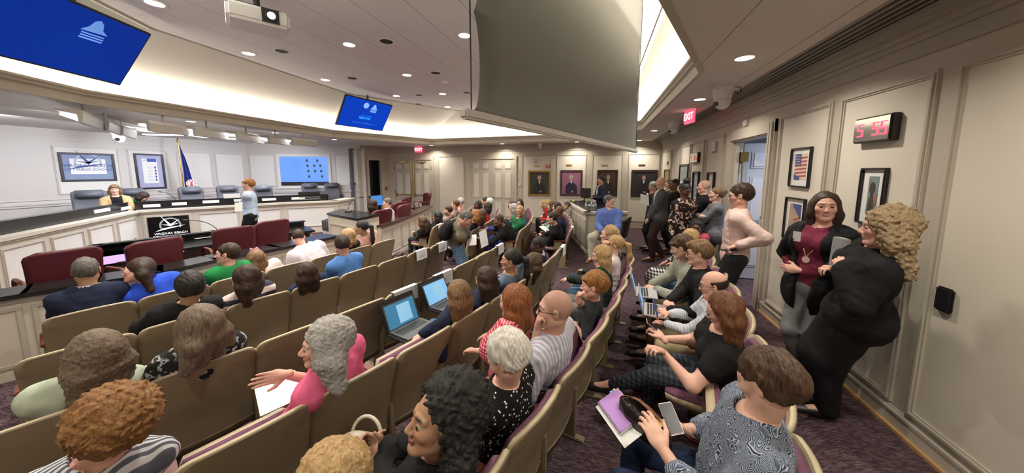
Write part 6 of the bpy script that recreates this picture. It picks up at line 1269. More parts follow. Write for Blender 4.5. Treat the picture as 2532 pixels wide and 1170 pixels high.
# ---- nearest people
per('paisley', 'person with short brown hair in a blue grey paisley top, seated at the lower right', (1893, 945), chair=('A', -1), who='the person in the paisley top', skin='fair', hyaw=135, hpitch=24, hair=('brown', 'pixie', dict(top=.026, nape=-.07, amp=.0055)), top=T(paisl, sl=.80, e=.012, slw=1.3), bottom=T(jeand, cut=.1), shoes=shoe_b, hands=(('N', 1640, 1112, .25), ('N', 1690, 1062, .5)), curl=(.5, .9), fat=.02, fem=True, w=1.05, neckw=.01, hdir=((.6, -.45, .5), (1, .1, .3)), palm=((.3, -.6, -.6), (0, .5, -1)), twist=8)
per('redhead', 'person with long auburn hair, glasses and black top reading a phone, legs crossed', (1790, 768), chair=('A', 1), who='the person in black reading a phone', skin='pink', hyaw=160, hpitch=24, hair=('auburn', 'long', dict(len=.26, front=.22, sp=.045, fx=.02, ff=-.01)), top=T(black_c, sl=.22, slw=2.2), bottom=T(plaidt, cut=.1), shoes=shoe_b, glasses=GLG, hands=(('N', 1640, 872, 0.15), ('N', 1640, 838, .3)), fem=True, fat=.025, arm=1.25, curl=(.9, .9), spread=.02, ankz=(.30, .09), ankf=(.25, .05), anks=(-.05, .0), bust=.015, hdir=((.5, .5, .5), (.6, -.4, .4)), necklow=.03)
per('baldphone', 'bald person with glasses in a pale striped shirt holding up a phone', (1765, 705), chair=('A', 2), who='the bald person holding a phone', skin='pink', hyaw=164, hpitch=14, hair=('dkbrown', 'fringe_bald'), top=T(cloth('cloth_pale_knit', 'stripe', [(.45, .48, .55), (.60, .62, .66)], (16, 'X')), sl=.9, collar=True), bottom=T(khaki, cut=.1), shoes=shoe_b, glasses=GLB, hands=(('P', 1640, 800, .42), ('P', 1650, 775, .50)), curl=(.9, .9), spread=.09)
per('youngman', 'young person with light brown hair, glasses and black pullover, hands clasped', (1727, 626), chair=('A', 3), who='the young person in a black pullover', skin='pink', hyaw=166, hpitch=10, hair=('ltbrown', 'short', dict(top=.020, quiff=.006)), top=T(black_c, sl=.98, e=.006, collar=True), bottom=T(C('taupe', (.10, .075, .05)), cut=.1), shoes=shoe_b, glasses=GLG, hands=(('P', 1655, 768, .48), ('P', 1648, 755, .52)), curl=(1.2, 1.2))
per('greysweater', 'person with brown hair over the eyes in a sage grey sweater typing on a laptop', (1683, 612), chair=('A', 4), who='the person typing in a grey sweater', skin='fair', hyaw=170, hpitch=22, hair=('brown', 'short', dict(top=.028, bang=1)), top=T(sage, sl=.95, e=.014), bottom=T(jean, cut=.1), shoes=shoe_b, hands=(('P', 1622, 716, .44), ('P', 1612, 705, .44)), leanf=.2)
per('plaid', 'person with blonde hair in a black and white plaid dress behind the sweater wearer', (1704, 590), chair=('A', 5), who='the person in the black and white plaid dress', skin='fair', hyaw=175, hair=('blonde', 'bob', dict(len=.12)), top=T(plaidb, sl=.8), bottom=T(plaidb, skirt=.15), shoes=shoe_b, hands=(('P', 1640, 658, .42), ('P', 1635, 655, .42)), fem=True)
per('curly', 'person with big dark curly hair and gold hoop earring in black, at the bottom centre', (1088, 1035), chair=('Z', -1), who='the person with big dark curls', skin='olive', hyaw=222, hpitch=-12, hair=('black', 'curl_big', dict(len=.24, vol=.032, sp=.06, amp=.008, front=.0, bk=.06, hl=.0, fx=.078, fr=.05, tip=1.0, flare=.02)), top=T(black_c, sl=.95, e=.006), bottom=T(black_c, cut=.1), hands=(('P', 930, 1140, .34), ('P', 905, 1120, .36)), curl=(.8, .9), fem=True, earring=-1, lip=(.20, .055, .06), palm=((.2, -1, 0), (0, 1, .2)), iris=(.03, .015, .01), brow=.95, s=.98, hs=1.06, hdir=((.7, -.1, .7), (.8, .3, .5)))
R_['curly']['o']['_']=0; del R_['curly']['o']['_']
per('whitehair', 'person with short white hair in a black polka dot top', (1252, 885), chair=('Z', 0), who='the white haired person in polka dots', skin='pink', hyaw=170, hpitch=30, hair=('white', 'pixie', dict(top=.030, nape=-.062)), top=T(dots, sl=.7, e=.008), bottom=T(black_c), hands=(None, None), fem=True, fat=.015, s=.92)
per('baldman', 'bald person with glasses in a pale striped shirt, hand at the chin', (1373, 765), chair=('Z', 1), who='the bald person with hand at the chin', skin='pink', hyaw=186, hpitch=2, buzz=.38, hair=('dkbrown', 'none_'), top=T(mstripe, sl=.42, e=.010, collar=True, slw=1.5), bottom=T(khaki, cut=.1), shoes=shoe_b, glasses=GLB, gt=1.3, hands=(('P', 1215, 950, .42), ('D', 1330, 812, 2.16)), curl=(.35, 1.1), palm=(None, (-1, -.2, .1)), hdir=((1, .2, -.1), (-.15, .1, 1)), poles=(None, (.2, -.3, -1)), w=1.06, s=1.05, hs=1.05, spread=.12, stubble=.12)
per('boy', 'child with ginger hair in a dark grey shirt, fist at the mouth', (1466, 706), chair=('Z', 3), who='the ginger haired child', s=.86, skin='pink', hyaw=182, hpitch=4, hair=('ginger', 'short', dict(top=.026, bang=1, nape=-.06)), top=T(char_c, sl=.42, slw=1.5), bottom=T(black_c), hands=(('P', 1420, 800, .4), ('D', 1430, 742, 2.86)), curl=(.5, 1.7), hdir=((1, 0, 0), (-.1, .1, 1)), palm=(None, (-1, .3, 0)), poles=(None, (.5, -.2, -1)))
per('sweatgirl', 'person with long blonde hair in a dark green sweatshirt holding a phone', (1487, 632), chair=('Z', 4), who='the blonde person in a green sweatshirt', skin='pink', hyaw=180, hpitch=12, hair=('blonde', 'long', dict(len=.40, front=.3, bk=.02, fx=.02, ff=-.02)), top=T(dkgreen, sl=.97, e=.012), bottom=T(greyc), hands=(('P', 1415, 695, .38), ('P', 1408, 690, .44)), fem=True, curl=(.8, .6))
per('pinktop', 'person with a blonde ponytail in a pale pink top', (1520, 594), chair=('Z', 5), who='the person with a blonde ponytail', skin='fair', hyaw=185, hpitch=-4, hair=('blonde', 'pony', dict(len=.24)), top=T(pinkw, sl=.5, e=.006), bottom=T(jean), fem=True, s=.95)
per('handmouth', 'person with short blond hair, hand over the mouth, behind the ponytail', (1505, 581), chair=('Z', 6), who='the person covering the mouth', skin='pink', hyaw=180, hpitch=0, hair=('blonde', 'short', dict(top=.022)), top=T(char_c), bottom=T(darktr), hands=(None, ('D', 1499, 596, 4.1)), leanf=.1)
per('plaidgirl', 'child with straight red hair in a red plaid ruffled dress', (1272, 747), Zh=.88, yaw=170, hs=1.13, skin='pink', hyaw=165, hpitch=5, hair=('red', 'long', dict(len=.17, front=.15, sp=.05)), top=T(plaidr, sl=.45, e=.014, slw=2.4, hem=.15), bottom=T(plaidr, skirt=.2), shoes=shoe_b, neckw=.03, necklow=.05, hands=((.28, .12, .75), (.28, -.12, .75)))
per('laptopgirl', 'child with long light brown hair in navy typing on the nearer laptop', (1132, 728), chair=('B', 3), who='the light brown haired child with the nearer laptop', skin='pink', hyaw=165, hpitch=14, hair=('ltbrown', 'long', dict(len=.24, front=.22, sp=.05)), top=T(navy_c, sl=.95, e=.006), bottom=T(jean, cut=.1), hands=(('P', 1078, 822, .42), ('P', 1040, 830, .42)), curl=(.5, .5), shoes=shoe_b)
per('darkgirl', 'child with long dark hair in navy behind the second laptop', (1200, 690), chair=('B', 4), who='the dark haired child with the second laptop', skin='tan', hyaw=168, hpitch=12, hair=('dkbrown', 'long', dict(len=.34, front=.24, sp=.055)), top=T(navy_c, sl=.95, e=.008), bottom=T(beige_c, cut=.1), shoes=shoe_b)
per('ponytail', 'person with a long black ponytail in a steel blue top, profile to the left', (1262, 643), chair=('B', 5), who='the person with the black ponytail', skin='tan', hyaw=200, hpitch=0, hair=('black', 'pony', dict(len=.30, top=.02)), top=T(steel, sl=.6), bottom=T(black_c), fem=True, neckw=.02, necklow=.03)
per('headband', 'person with brown hair and grey headband behind the black ponytail', (1318, 650), chair=('B', 6), who='the person wearing a grey headband', skin='fair', hyaw=190, hpitch=10, hair=('brown', 'long', dict(len=.2, sp=.05)), top=T(char_c), bottom=T(black_c), s=.92)
per('suitman', 'person with short greying hair and glasses in a dark navy suit near the aisle', (1330, 607), chair=('B', 7), who='the person in a dark navy suit', skin='deep', hyaw=188, hpitch=8, hair=('black', 'pixie', dict(top=.004, nape=-.05, amp=.001)), top=T(white_c, sl=.9, collar=True), jacket=T(navy_c, open=.01, v=.3), bottom=T(navy_c), glasses=GLG)
per('pink', 'person with long wavy grey hair in a pink top, arm stretched out to the left', (800, 852), chair=('B', 1), who='the grey haired person in pink', skin='pink', hyaw=224, hpitch=0, nose=1.35, hair=('grey', 'curl_long', dict(len=.23, front=.20, fr=.02, vol=.022, sp=.065, amp=.004, fx=.055, ff=-.03, bk=.05, flare=.06)), top=T(pinkt, sl=.62, e=.010, slw=1.4), bottom=T(black_c, cut=.1), shoes=shoe_b, hands=(('P', 700, 1000, .34), ('P', 706, 926, .60)), curl=(.7, .12), fem=True, palm=(None, (-.6, .7, .25)), flip=(0, 1), hdir=(None, (.55, .75, -.05)), fspread=.9, twist=18, s=.97)
per('brownfloral', 'person with long brown hair in a black and grey floral top, seen from behind', (489, 812), chair=('C', 0), who='the person in black and grey floral', skin='pink', hyaw=190, hpitch=14, hair=('ash', 'long', dict(len=.24, front=.2, vol=.016, sp=.065, flare=.05)), top=T(floralbw, sl=.8, e=.01), bottom=T(black_c), fem=True, s=.96, hands=(('P', 400, 935, .38), None))
per('wavyleft', 'person with long wavy brown hair in pale mint, cut by the left edge', (232, 880), chair=('C', -1), who='the wavy haired person in pale mint', skin='pink', hyaw=185, hpitch=10, hair=('ash', 'curl_long', dict(len=.28, vol=.012, sp=.06, amp=.004)), top=T(mint, sl=.6, e=.01, slw=1.6), bottom=T(jean), fem=True)
per('redcurls', 'person with bushy copper curls in a black and white striped top at the lower left', (262, 1055), chair=('B', -1), who='the person with copper curls', skin='pink', hyaw=195, hpitch=14, hair=('copper', 'curl_short', dict(top=.046, nape=-.11, amp=.007)), top=T(blstripe, sl=.6, e=.01), bottom=T(black_c), fem=True, fat=.02)
per('blondetop', 'person with fair hair mostly below the bottom edge beside the cream bag', (810, 1200), chair=('Z', -2), who='the fair haired person at the bottom edge', skin='pink', hyaw=190, hpitch=15, s=.85, hair=('blonde', 'curl_short', dict(top=.03, nape=-.08, amp=.004)), top=T(char_c), bottom=T(black_c))
per('hoodieboy', 'child with black hair in a black hooded top leaning left', (470, 712), chair=('D', 0), who='the child in a black hooded top', s=.9, skin='olive', hyaw=165, hpitch=14, hair=('black', 'short', dict(top=.03, nape=-.07)), top=T(black_c, sl=.98, e=.022), bottom=T(black_c), hands=(('P', 310, 830, .30), None))
per('striped', 'person with long dark brown hair and glasses in a white striped cardigan', (605, 690), chair=('D', 1), who='the person in a striped cardigan', skin='pink', hyaw=202, hpitch=12, hair=('dkbrown', 'long', dict(len=.25, vol=.008, sp=.06, bk=.07, flare=.03)), top=T(striped, sl=.9, e=.016), bottom=T(black_c), glasses=GLB, fem=True)
per('dkkid', 'child with straight dark brown hair, seen from behind', (757, 674), chair=('D', 2), who='the child with straight dark hair', s=.84, skin='tan', hyaw=165, hpitch=8, hair=('dkbrown', 'long', dict(len=.22, sp=.05)), top=T(navy_c), bottom=T(black_c))
per('blueman', 'person with short grey brown hair in a chambray blue shirt, seen from behind', (846, 606), chair=('D', 3), who='the person in a chambray shirt', skin='pink', hyaw=150, hpitch=16, hair=('dkbrown', 'short', dict(top=.018)), top=T(denimshirt, sl=.9, e=.012, collar=True), bottom=T(darktr))
per('edgeman', 'person with dark grey hair in a navy suit cut by the left edge', (214, 670), chair=('E', -1), who='the person in navy at the left edge', skin='olive', hyaw=150, hair=('dkgrey', 'short'), top=T(white_c, collar=True), jacket=T(navy_c, v=.3, open=.01), bottom=T(navy_c))
per('bluewoman', 'person with long brown hair in a bright blue blazer leaning to the left', (342, 668), chair=('E', 0), who='the person in the bright blue blazer', skin='pink', hyaw=225, hpitch=4, hroll=28, hair=('dkbrown', 'long', dict(len=.26, sp=.05, bk=.12, front=.0)), top=T(blue_c, sl=.95, e=.018), bottom=T(black_c), fem=True, lip=(.5, .12, .12))
per('greenwoman', 'person with short dark hair in a kelly green blazer smiling to the left', (561, 628), chair=('E', 1), who='the person in the green blazer', skin='pink', hyaw=222, hpitch=-2, hair=('dkbrown', 'pixie', dict(top=.016, nape=-.07)), top=T(green_c, sl=.95, e=.016), bottom=T(black_c), fem=True)
per('bowgirl', 'small child with light brown hair and pink bow beside the green blazer', (632, 641), chair=('E', 2), who='the small child with a pink bow', s=.74, hs=1.08, skin='pink', hyaw=170, hpitch=6, hair=('ltbrown', 'long', dict(len=.2, sp=.045)), top=T(pinkw), bottom=T(black_c))
b_ = MB(); th_ = R_['bowgirl']['toh']
for sg in (1, -1): b_.tube([th_((.0, sg * .005, .128)), th_((.0, sg * .035, .145)), th_((.0, sg * .05, .130)), th_((.0, sg * .03, .120)), th_((.0, sg * .005, .128))], .010, 8)
b_.build('hair_bow', mat('pink_ribbon', (.75, .25, .38), .6), R_['bowgirl']['o'], smooth=True)
per('whiteman', 'person with short dark hair in a pale lilac shirt bending forward', (738, 588), chair=('E', 3), who='the person in a pale lilac shirt', skin='pink', hyaw=140, hpitch=30, hair=('dkbrown', 'short', dict(top=.008, nape=-.04)), top=T(white_c, sl=.5, e=.020, slw=1.6), bottom=T(darktr), w=1.12, fat=.02, leanf=.25)
per('blondbob', 'person with a honey blonde bob in a black sleeveless top', (858, 586), chair=('E', 4), who='the person with a honey blonde bob', skin='pink', hyaw=185, hpitch=10, hair=('blonde', 'bob', dict(len=.13, vol=.008)), top=T(black_c, sl=.15), bottom=T(black_c), fem=True)
per('pinkprofile', 'person with a long black ponytail in dusty pink, profile to the left', (893, 563), chair=('E', 5), who='the person in dusty pink', skin='olive', hyaw=210, hpitch=4, hair=('black', 'pony', dict(len=.34)), top=T(pinkish, sl=.9, e=.008), bottom=T(black_c), fem=True, earring=-1)
import re as re_
# ---- far seating block
F_ = [('Ef', 0, 1043, 548, 'long dark hair, black jacket, sitting at the far block\'s aisle end', 'tan', 'brown', 'long', black_c, dict(fem=True)),
 ('Ef', 1, 1081, 535, 'black hair seen from behind beside the aisle end', 'tan', 'black', 'long', black_c, {}), ('Ef', 2, 1108, 521, 'dark hair and beard in a plaid grey shirt, far block', 'fair', 'dkbrown', 'short', plaidg, dict(stubble=.7)),
 ('Ef', 3, 1126, 506, 'cropped brown hair in a soft plaid shirt, far block', 'pink', 'brown', 'short', plaidg, {}), ('Ef', 4, 1138, 500, 'grey hair behind the plaid shirts, far block', 'fair', 'grey', 'short', pinkish, {}),
 ('Df', 0, 1175, 533, 'copper hair in black, behind the person reading in the aisle', 'pink', 'ginger', 'bob', black_c, {}), ('Df', 1, 1190, 530, 'long brown hair in black and red, far block', 'fair', 'brown', 'long', burg, {}),
 ('Df', 2, 1206, 510, 'black hair in a bright red jacket, far block', 'dark', 'black', 'bob', red_c, {}), ('Df', 3, 1180, 503, 'black hair and black scarf turned towards the camera', 'dark', 'black', 'bob', black_c, dict(hyaw=262)),
 ('Df', 4, 1210, 492, 'white hair near the far double doors', 'fair', 'white', 'pixie', ltgrey, {}), ('Df', 5, 1197, 488, 'black hair near the far double doors', 'tan', 'black', 'short', navy_c, {}),
 ('Cf', 1, 1285, 522, 'blonde hair and glasses in an emerald cardigan facing the camera', 'pink', 'blonde', 'bob', emer, dict(hyaw=262, fem=True, glasses=GLB, twist=40)), ('Cf', 2, 1270, 515, 'grey blonde hair behind the emerald cardigan', 'pink', 'grey', 'long', greyc, {}),
 ('Cf', 3, 1264, 500, 'dark hair in a blue shirt, hand at the face', 'pink', 'dkbrown', 'short', bluesh, dict(hyaw=215)), ('Cf', 4, 1282, 490, 'long dark hair and glasses facing the camera, far block', 'pink', 'dkbrown', 'long', steel, dict(hyaw=258, glasses=GLB)), ('Cf', 5, 1254, 492, 'brown hair and glasses in maroon turned to the camera', 'pink', 'brown', 'bob', orchid, dict(hyaw=255, glasses=GLB)),
 ('Bf', 0, 1364, 540, 'short dark hair in a black blazer, far block aisle end', 'pink', 'dkbrown', 'pixie', black_c, dict(fem=True)), ('Bf', 1, 1383, 522, 'shaved head in a navy suit, far block', 'brown', 'black', 'none_', navy_c, dict(buzz=.4)),
 ('Bf', 2, 1376, 512, 'brown hair in mint green sleeves, far block', 'pink', 'dkbrown', 'bob', C('mint', (.25, .5, .38)), {}), ('Bf', 3, 1363, 508, 'brown hair in a grey jacket, far block', 'pink', 'brown', 'long', greyc, {}), ('Bf', 4, 1352, 498, 'curly golden hair in the far block', 'pink', 'blonde', 'curl_big', char_c, {}), ('Bf', 5, 1340, 498, 'long blonde hair in a red cardigan, far block', 'pink', 'blonde', 'long', red_c, dict(hyaw=200, fem=True)), ('Bf', 6, 1401, 508, 'grey hair behind the shaved head, far block', 'pink', 'dkgrey', 'short', navy_c, {})]
for (rw, i, x, y, lab, sk, hc, hsy, tm, kw) in F_:
    kw = dict(kw); kw.setdefault('hyaw', 190); per('%s%d' % (rw, i), 'person with ' + lab, (x, y), chair=(rw, i), who='the person with ' + re_.split(r',| seen | turned | smiling | facing | at the aisle end|\'s aisle end', lab)[0], skin=sk, hair=(hc, hsy, dict(len=.26 if hsy == 'long' else .15)), top=T(tm, e=.008), bottom=T(darktr), hpitch=6, **kw)
per('bluedress', 'person with cropped dark hair in a black cardigan and blue print dress reading papers', (1232, 545), chair=('Cf', 0), who='the person in a blue print dress', skin='brown', hyaw=225, hpitch=8, hair=('brown', 'pixie', dict(top=.012)), top=T(blueprint, sl=.9), jacket=T(black_c, open=.07, sl=.6, v=.4), bottom=T(C('cobalt', (.01, .03, .20)), skirt=.5), shoes=shoe_b, hands=(('P', 1185, 590, .42), ('P', 1178, 575, .58)), fem=True, leanf=.1)
# ---- people standing
per('olive', 'person in olive sweater and black backpack bending over papers in the aisle', (1152, 541), xy=(-2.25, 4.65), yaw=20, skin='pink', hyaw=20, hpitch=38, hair=('dkgrey', 'short', dict(top=.006)), top=T(olive_c, sl=.85, e=.012), bottom=T(jean, cut=.05), shoes=shoe_b, glasses=GLB, hands=(('P', 1165, 596, .62), ('P', 1160, 590, .62)), s=.98, stubble=.4)
per('floralwoman', 'standing person with a top bun in a dark floral blouse looking down', (1694, 470), Zh=1.485, yaw=300, skin='dark', hyaw=300, hpitch=28, hair=('black', 'topbun', dict(top=.006)), top=T(floralb, sl=.95, e=.014), bottom=T(black_c, e=.01), shoes=shoe_b, hands=(('P', 1740, 545, .98), None), fem=True)
per('suit', 'tall bald person in a grey suit standing in the aisle', (1634, 452), Zh=1.543, yaw=185, skin='pink', hyaw=188, hpitch=8, hair=('blonde', 'none_'), buzz=.12, top=T(C('cream_shirt', (.60, .56, .46)), sl=.9, collar=True), jacket=T(C('suit_grey', (.065, .065, .068)), v=.36, open=.005, hem=.10, sl=.96), bottom=T(brownwine, e=.012, cut=.02), shoes=shoe_br, hands=((.24, .04, .90), (.24, -.02, .90)), w=1.08, curl=(.9, .9), step=(.12, -.12))
per('greyhairpaper', 'person with grey hair reading a sheet behind the tall person in the suit', (1614, 462), Yh=8.6, yaw=185, skin='pink', hyaw=190, hpitch=20, hair=('grey', 'pixie', dict(top=.014)), top=T(navy_c, sl=.9), bottom=T(black_c, cut=.1), shoes=shoe_b, hands=(('P', 1605, 492, 1.10), ('P', 1602, 492, 1.08)))
per('darkbehind', 'person with black hair standing behind the floral blouse', (1667, 456), Yh=8.0, yaw=200, skin='brown', hyaw=205, hair=('black', 'short'), top=T(black_c), bottom=T(black_c), shoes=shoe_b)
per('darkfar', 'person with dark hair nearly hidden behind the tall suit by the far wall', (1655, 456), Yh=9.6, yaw=200, skin='tan', hyaw=200, hair=('dkbrown', 'bob', dict(len=.14)), top=T(char_c), bottom=T(black_c), shoes=shoe_b)
per('polo', 'person with shaved head and folded arms in a black polo shirt by the wall', (1741, 462), Zh=1.53, yaw=172, skin='pink', hyaw=168, hpitch=2, hair=('dkbrown', 'none_'), buzz=.35, top=T(black_c, sl=.42, slw=1.5, collar=True), bottom=T(black_c), shoes=shoe_b, hands=((.20, -.12, 1.10), (.20, .12, 1.12)), w=1.08, poles=((.2, 1, -.6), (.2, -1, -.6)))
per('greywoman', 'person with pinned blonde hair and folded arms in a grey sweater near the doorway', (1772, 481), Zh=1.43, yaw=172, skin='fair', hyaw=166, hpitch=0, hair=('ltbrown', 'bun', dict(bz=.02)), top=T(C('sweater_grey', (.14, .145, .16)), sl=.9, hem=.08, e=.01), bottom=T(black_c), shoes=shoe_b, hands=((.20, -.10, 1.08), (.20, .12, 1.10)), fem=True, poles=((.2, 1, -.6), (.2, -1, -.6)))
per('pinkshirtman', 'person in a pale pink shirt and dark trousers standing in the doorway', (1829, 484), Zh=1.53, yaw=165, skin='pink', hyaw=162, hpitch=12, hair=('dkbrown', 'short', dict(top=.022, nape=-.07)), top=T(C('salmon_shirt', (.70, .53, .49)), sl=.92, collar=True, e=.014), bottom=T(darktr, e=.01, cut=.03), shoes=shoe_b, glasses=GLG, hands=(('N', 1822, 608, 0), ('N', 1808, 572, .6)), curl=(.9, .7), poles=((-.5, .3, -1), (-.2, -.2, -1)))
per('burgundy', 'person with long brown hair in burgundy top and black cardigan by the near right wall', (2040, 512), Zh=1.513, yaw=212, skin='pink', hyaw=248, hpitch=-1, hair=('dkbrown', 'long', dict(len=.30, front=.26, sp=.05, top=.010, fx=.01, fr=.026)), top=T(burg, sl=.9, e=.002, bust=1), jacket=T(black_c, open=.06, v=.42, hem=.18, sl=.62, slw=1.1), bottom=T(greyc, cut=.12), hands=(('N', 1975, 668, .2), ('N', 1962, 672, .2)), fem=True, fat=.015, bust=.02, arm=1.12, curl=(.5, .5), stance=.06, hdir=((.2, -1, -.1), (.2, 1, -.2)), palm=((-1, 0, -.2), (-1, 0, -.2)), necklow=.03, gaze=-.25)
per('curlwoman', 'person with long blonde curls, all in black, leaning on the near right wall', (2188, 565), xy=(1.68, 2.74), yaw=160, skin='pink', hyaw=158, hpitch=4, hair=('golden', 'curl_big', dict(len=.27, vol=.014, sp=.065, amp=.009, front=.14, fx=.02)), top=T(black_c, sl=.98, e=.02, hem=.10), bottom=T(black_c, e=.02, cut=.0, skirt=.15), shoes=shoe_b, hands=(('N', 2085, 672, .1), ('N', 2066, 664, .1)), fem=True, s=.90, fat=.0, bust=.02, hipxy=(.06, -.10), step=(.0, .12), curl=(1.0, .9))
per('pinkgirl', 'small child with dark curly hair in a coral pink hooded top', (1722, 565), Zh=.90, yaw=262, hs=1.2, skin='dark', hyaw=250, hpitch=-2, hair=('black', 'curl_short', dict(top=.02, nape=-.08, amp=.006)), top=T(fuch, sl=.95, e=.02), bottom=T(black_c), shoes=shoe_b)
per('blueshirt', 'person with grey hair and glasses in a blue shirt sitting beside the control booth', (1507, 498), seatpos=(*at(1509, 498, 1.2).to_tuple()[:2], .045), yaw=258, skin='pink', hyaw=330, hpitch=4, hair=('dkgrey', 'short', dict(top=.012)), top=T(bluesh, sl=.96, e=.016, collar=True), bottom=T(C('pale_khaki', (.42, .40, .32)), cut=.08, e=.01), shoes=shoe_br, glasses=GLG, w=1.1, spread=.14)
per('blazer', 'person in navy blazer and white shirt standing behind the control booth', (1486, 445), Yh=10.2, yaw=195, skin='tan', hyaw=190, hpitch=6, hair=('black', 'short'), top=T(white_c, collar=True), jacket=T(navy_c, open=.03, v=.4), bottom=T(navy_c), shoes=shoe_b, hands=(('P', 1470, 490, .98), ('P', 1466, 488, 1.0)))
per('walkboy', 'young person in a pale blue shirt walking past the dais with papers', (613, 457), Zh=1.5, yaw=225, skin='pink', hyaw=225, hpitch=6, hair=('ginger', 'short', dict(top=.022, bang=1)), top=T(ltblue, sl=.95, e=.014), bottom=T(black_c, e=.006), shoes=shoe_b, hands=(('P', 592, 511, .98), ('P', 590, 515, .95)), step=(.15, -.15))
per('tan', 'smiling person with long brown hair in a tan jacket seated at the dais', (283, 466), seatpos=(-11.0, 4.66, .22), yaw=-20, skin='pink', hyaw=-25, hpitch=6, hair=('ltbrown', 'long', dict(len=.26, bang=1, sp=.05)), top=T(black_c), jacket=T(tanc, open=.04, v=.4, sl=.95), bottom=T(black_c), fem=True, hands=((.34, .1, .62), (.34, -.1, .62)), s=.98)
per('greenbent', 'person with dark hair in green bent low behind the dais', (355, 487), seatpos=(-11.35, 5.1, .10), yaw=100, skin='pink', hyaw=40, hpitch=50, hair=('dkbrown', 'bob', dict(len=.12)), top=T(green_c, e=.01), bottom=T(black_c), fem=True, s=.92)
per('staffbrown', 'person with dark brown hair in a wine chair behind the podium, seen from behind', (919, 506), seatpos=(*at(919, 506, 1.02).to_tuple()[:2], -.12), yaw=170, skin='pink', hyaw=175, hpitch=8, hair=('dkbrown', 'bob', dict(len=.16, vol=.01)), top=T(orchid), bottom=T(black_c))
per('staffgrey', 'person with short grey hair in a pale grey jacket behind the curved rail', (957, 501), seatpos=(*at(957, 503, 1.03).to_tuple()[:2], -.12), yaw=190, skin='pink', hyaw=225, hpitch=6, hair=('dkgrey', 'pixie', dict(top=.010)), top=T(ltgrey, e=.02), bottom=T(black_c))
place_chairs()

# ================================================================ THINGS IN HANDS AND ON LAPS
def laptop(c, face, lab, tilt=110, w_=.32, d_=.22, body=None, screen=None, back_m=None, case=False):
    # c: hinge centre, face: direction the user sits in
    c = Vector(c); n = Vector((*face, 0)).normalized(); u = Vector((-n.y, n.x, 0)); body = body or M_ALU
    r = empty('laptop', c, label=lab, cat='laptop', group=None); b = MB(); b.obox(c - u * w_ / 2 - n * 0, u * w_, n * d_, (0, 0, .014)); b.build('keyboard_deck', body, r, bevel=.003)
    k = MB()
    for i in range(4):
        for j in range(11): k.obox(c - u * (w_ * .43 - j * w_ * .078) + n * (d_ * .14 + i * d_ * .115) + Vector((0, 0, .0142)), u * w_ * .062, n * d_ * .085, (0, 0, .002))
    k.build('keyboard', M_BLK, r)
    a = math.radians(tilt - 90); up_ = Vector((0, 0, 1)) * math.cos(a) - n * math.sin(a); s = MB(); s.obox(c - u * w_ / 2, u * w_, up_ * d_, -(n * math.cos(a) + Vector((0, 0, 1)) * math.sin(a)) * .008); lid = s.build('laptop_lid', back_m or body, r, bevel=.002)
    nn = (n * math.cos(a) + Vector((0, 0, 1)) * math.sin(a)); s = MB(); s.obox(c - u * w_ * .46 + up_ * .02 + nn * .0005, u * w_ * .92, up_ * (d_ * .87), nn * .001); sc = s.build('laptop_screen', screen or mat('laptop_screen_blue', (.03, .12, .2), .3, emis=(.03, .14, .25), est=.9), lid)
    s = MB(); s.obox(c - u * w_ * .12 + up_ * .04 + nn * .0016, u * w_ * .42, up_ * (d_ * .68), nn * .0005); s.build('screen_window', mat('window_pale', (.3, .5, .7), .3, emis=(.10, .28, .42), est=.9), sc)
    if case: s = MB(); e = .02; s.obox(c - u * (w_ / 2 + e) - nn * .014 - up_ * .01, u * (w_ + 2 * e), up_ * (d_ + 2.6 * e), -nn * .018); s.obox(c - u * (w_ / 2 + e) + Vector((0, 0, -.02)) - n * .01, u * (w_ + 2 * e), n * (d_ + 2 * e), (0, 0, .018)); s.build('carrying_case', M_BLK, r, bevel=.004)
    return r
def facing(p): f = R_[p]['f']; return (-f[0], -f[1])
q = at(1003, 806, .40); laptop(q, facing('laptopgirl'), 'open laptop in a black case on the nearer child\'s lap, blue screen', 112, .34, .24, mat('dark_grey_plastic', (.07, .07, .075), .4), case=True)
q = at(1090, 748, .40); laptop(q, facing('darkgirl'), 'open laptop in a black case behind the nearer laptop, brighter screen', 115, .34, .24, mat('dark_grey_plastic', (.07, .07, .075), .4), mat('laptop_screen_bright', (.1, .25, .4), .3, emis=(.16, .36, .60), est=1.0), case=True)
M_SKYL = mat('glossy_blue_screen', (.05, .10, .20), .15, emis=(.06, .14, .34), est=.5)
q = at(1572, 722, .44); laptop(q, facing('greysweater'), 'silver laptop on the sweater wearer\'s lap', 105, .32, .22, M_ALU, M_SKYL)
q = at(1592, 765, .42); laptop(q, facing('youngman'), 'silver laptop nearer the bald person holding a phone', 105, .32, .22, M_ALU, M_SKYL)
def phone(c, u, v, lab, m=None):
    u, v = Vector(u).normalized(), Vector(v).normalized(); n = u.cross(v).normalized(); c = Vector(c); r = empty('phone', c, label=lab, cat='phone'); b = MB(); b.obox(c - u * .037 - v * .075, u * .074, v * .150, n * .008); b.build('phone_body', m or M_BLK, r, bevel=.004); s = MB(); s.obox(c - u * .033 - v * .07 + n * .0082, u * .066, v * .14, n * .0006); s.build('phone_glass', mat('phone_glass_dark', (.01, .012, .02), .3, spec=.2), r); return r
def hand_pt(p, i, d=.09, n=.02): W_, D, N, A2 = R_[p]['HF'][i]; return Vector(W_ + D * d + N * n), Vector(D), Vector(N), Vector(A2)
c, D, N, A2 = hand_pt('paisley', 1); phone(at(1658, 1035, .53), (.9, .35, .1), (-.3, .9, .5), 'black phone in a glittery case held by the person in paisley', mat('glitter_case', (.45, .35, .36), .3, metal=.3, var=.5, vscale=200))
c, D, N, A2 = hand_pt('redhead', 1); phone(c + Vector((0, 0, .03)), (0, 1, .1), (-.8, 0, .6), 'pale phone held by the auburn haired person', mat('rose_case', (.55, .40, .38), .35))
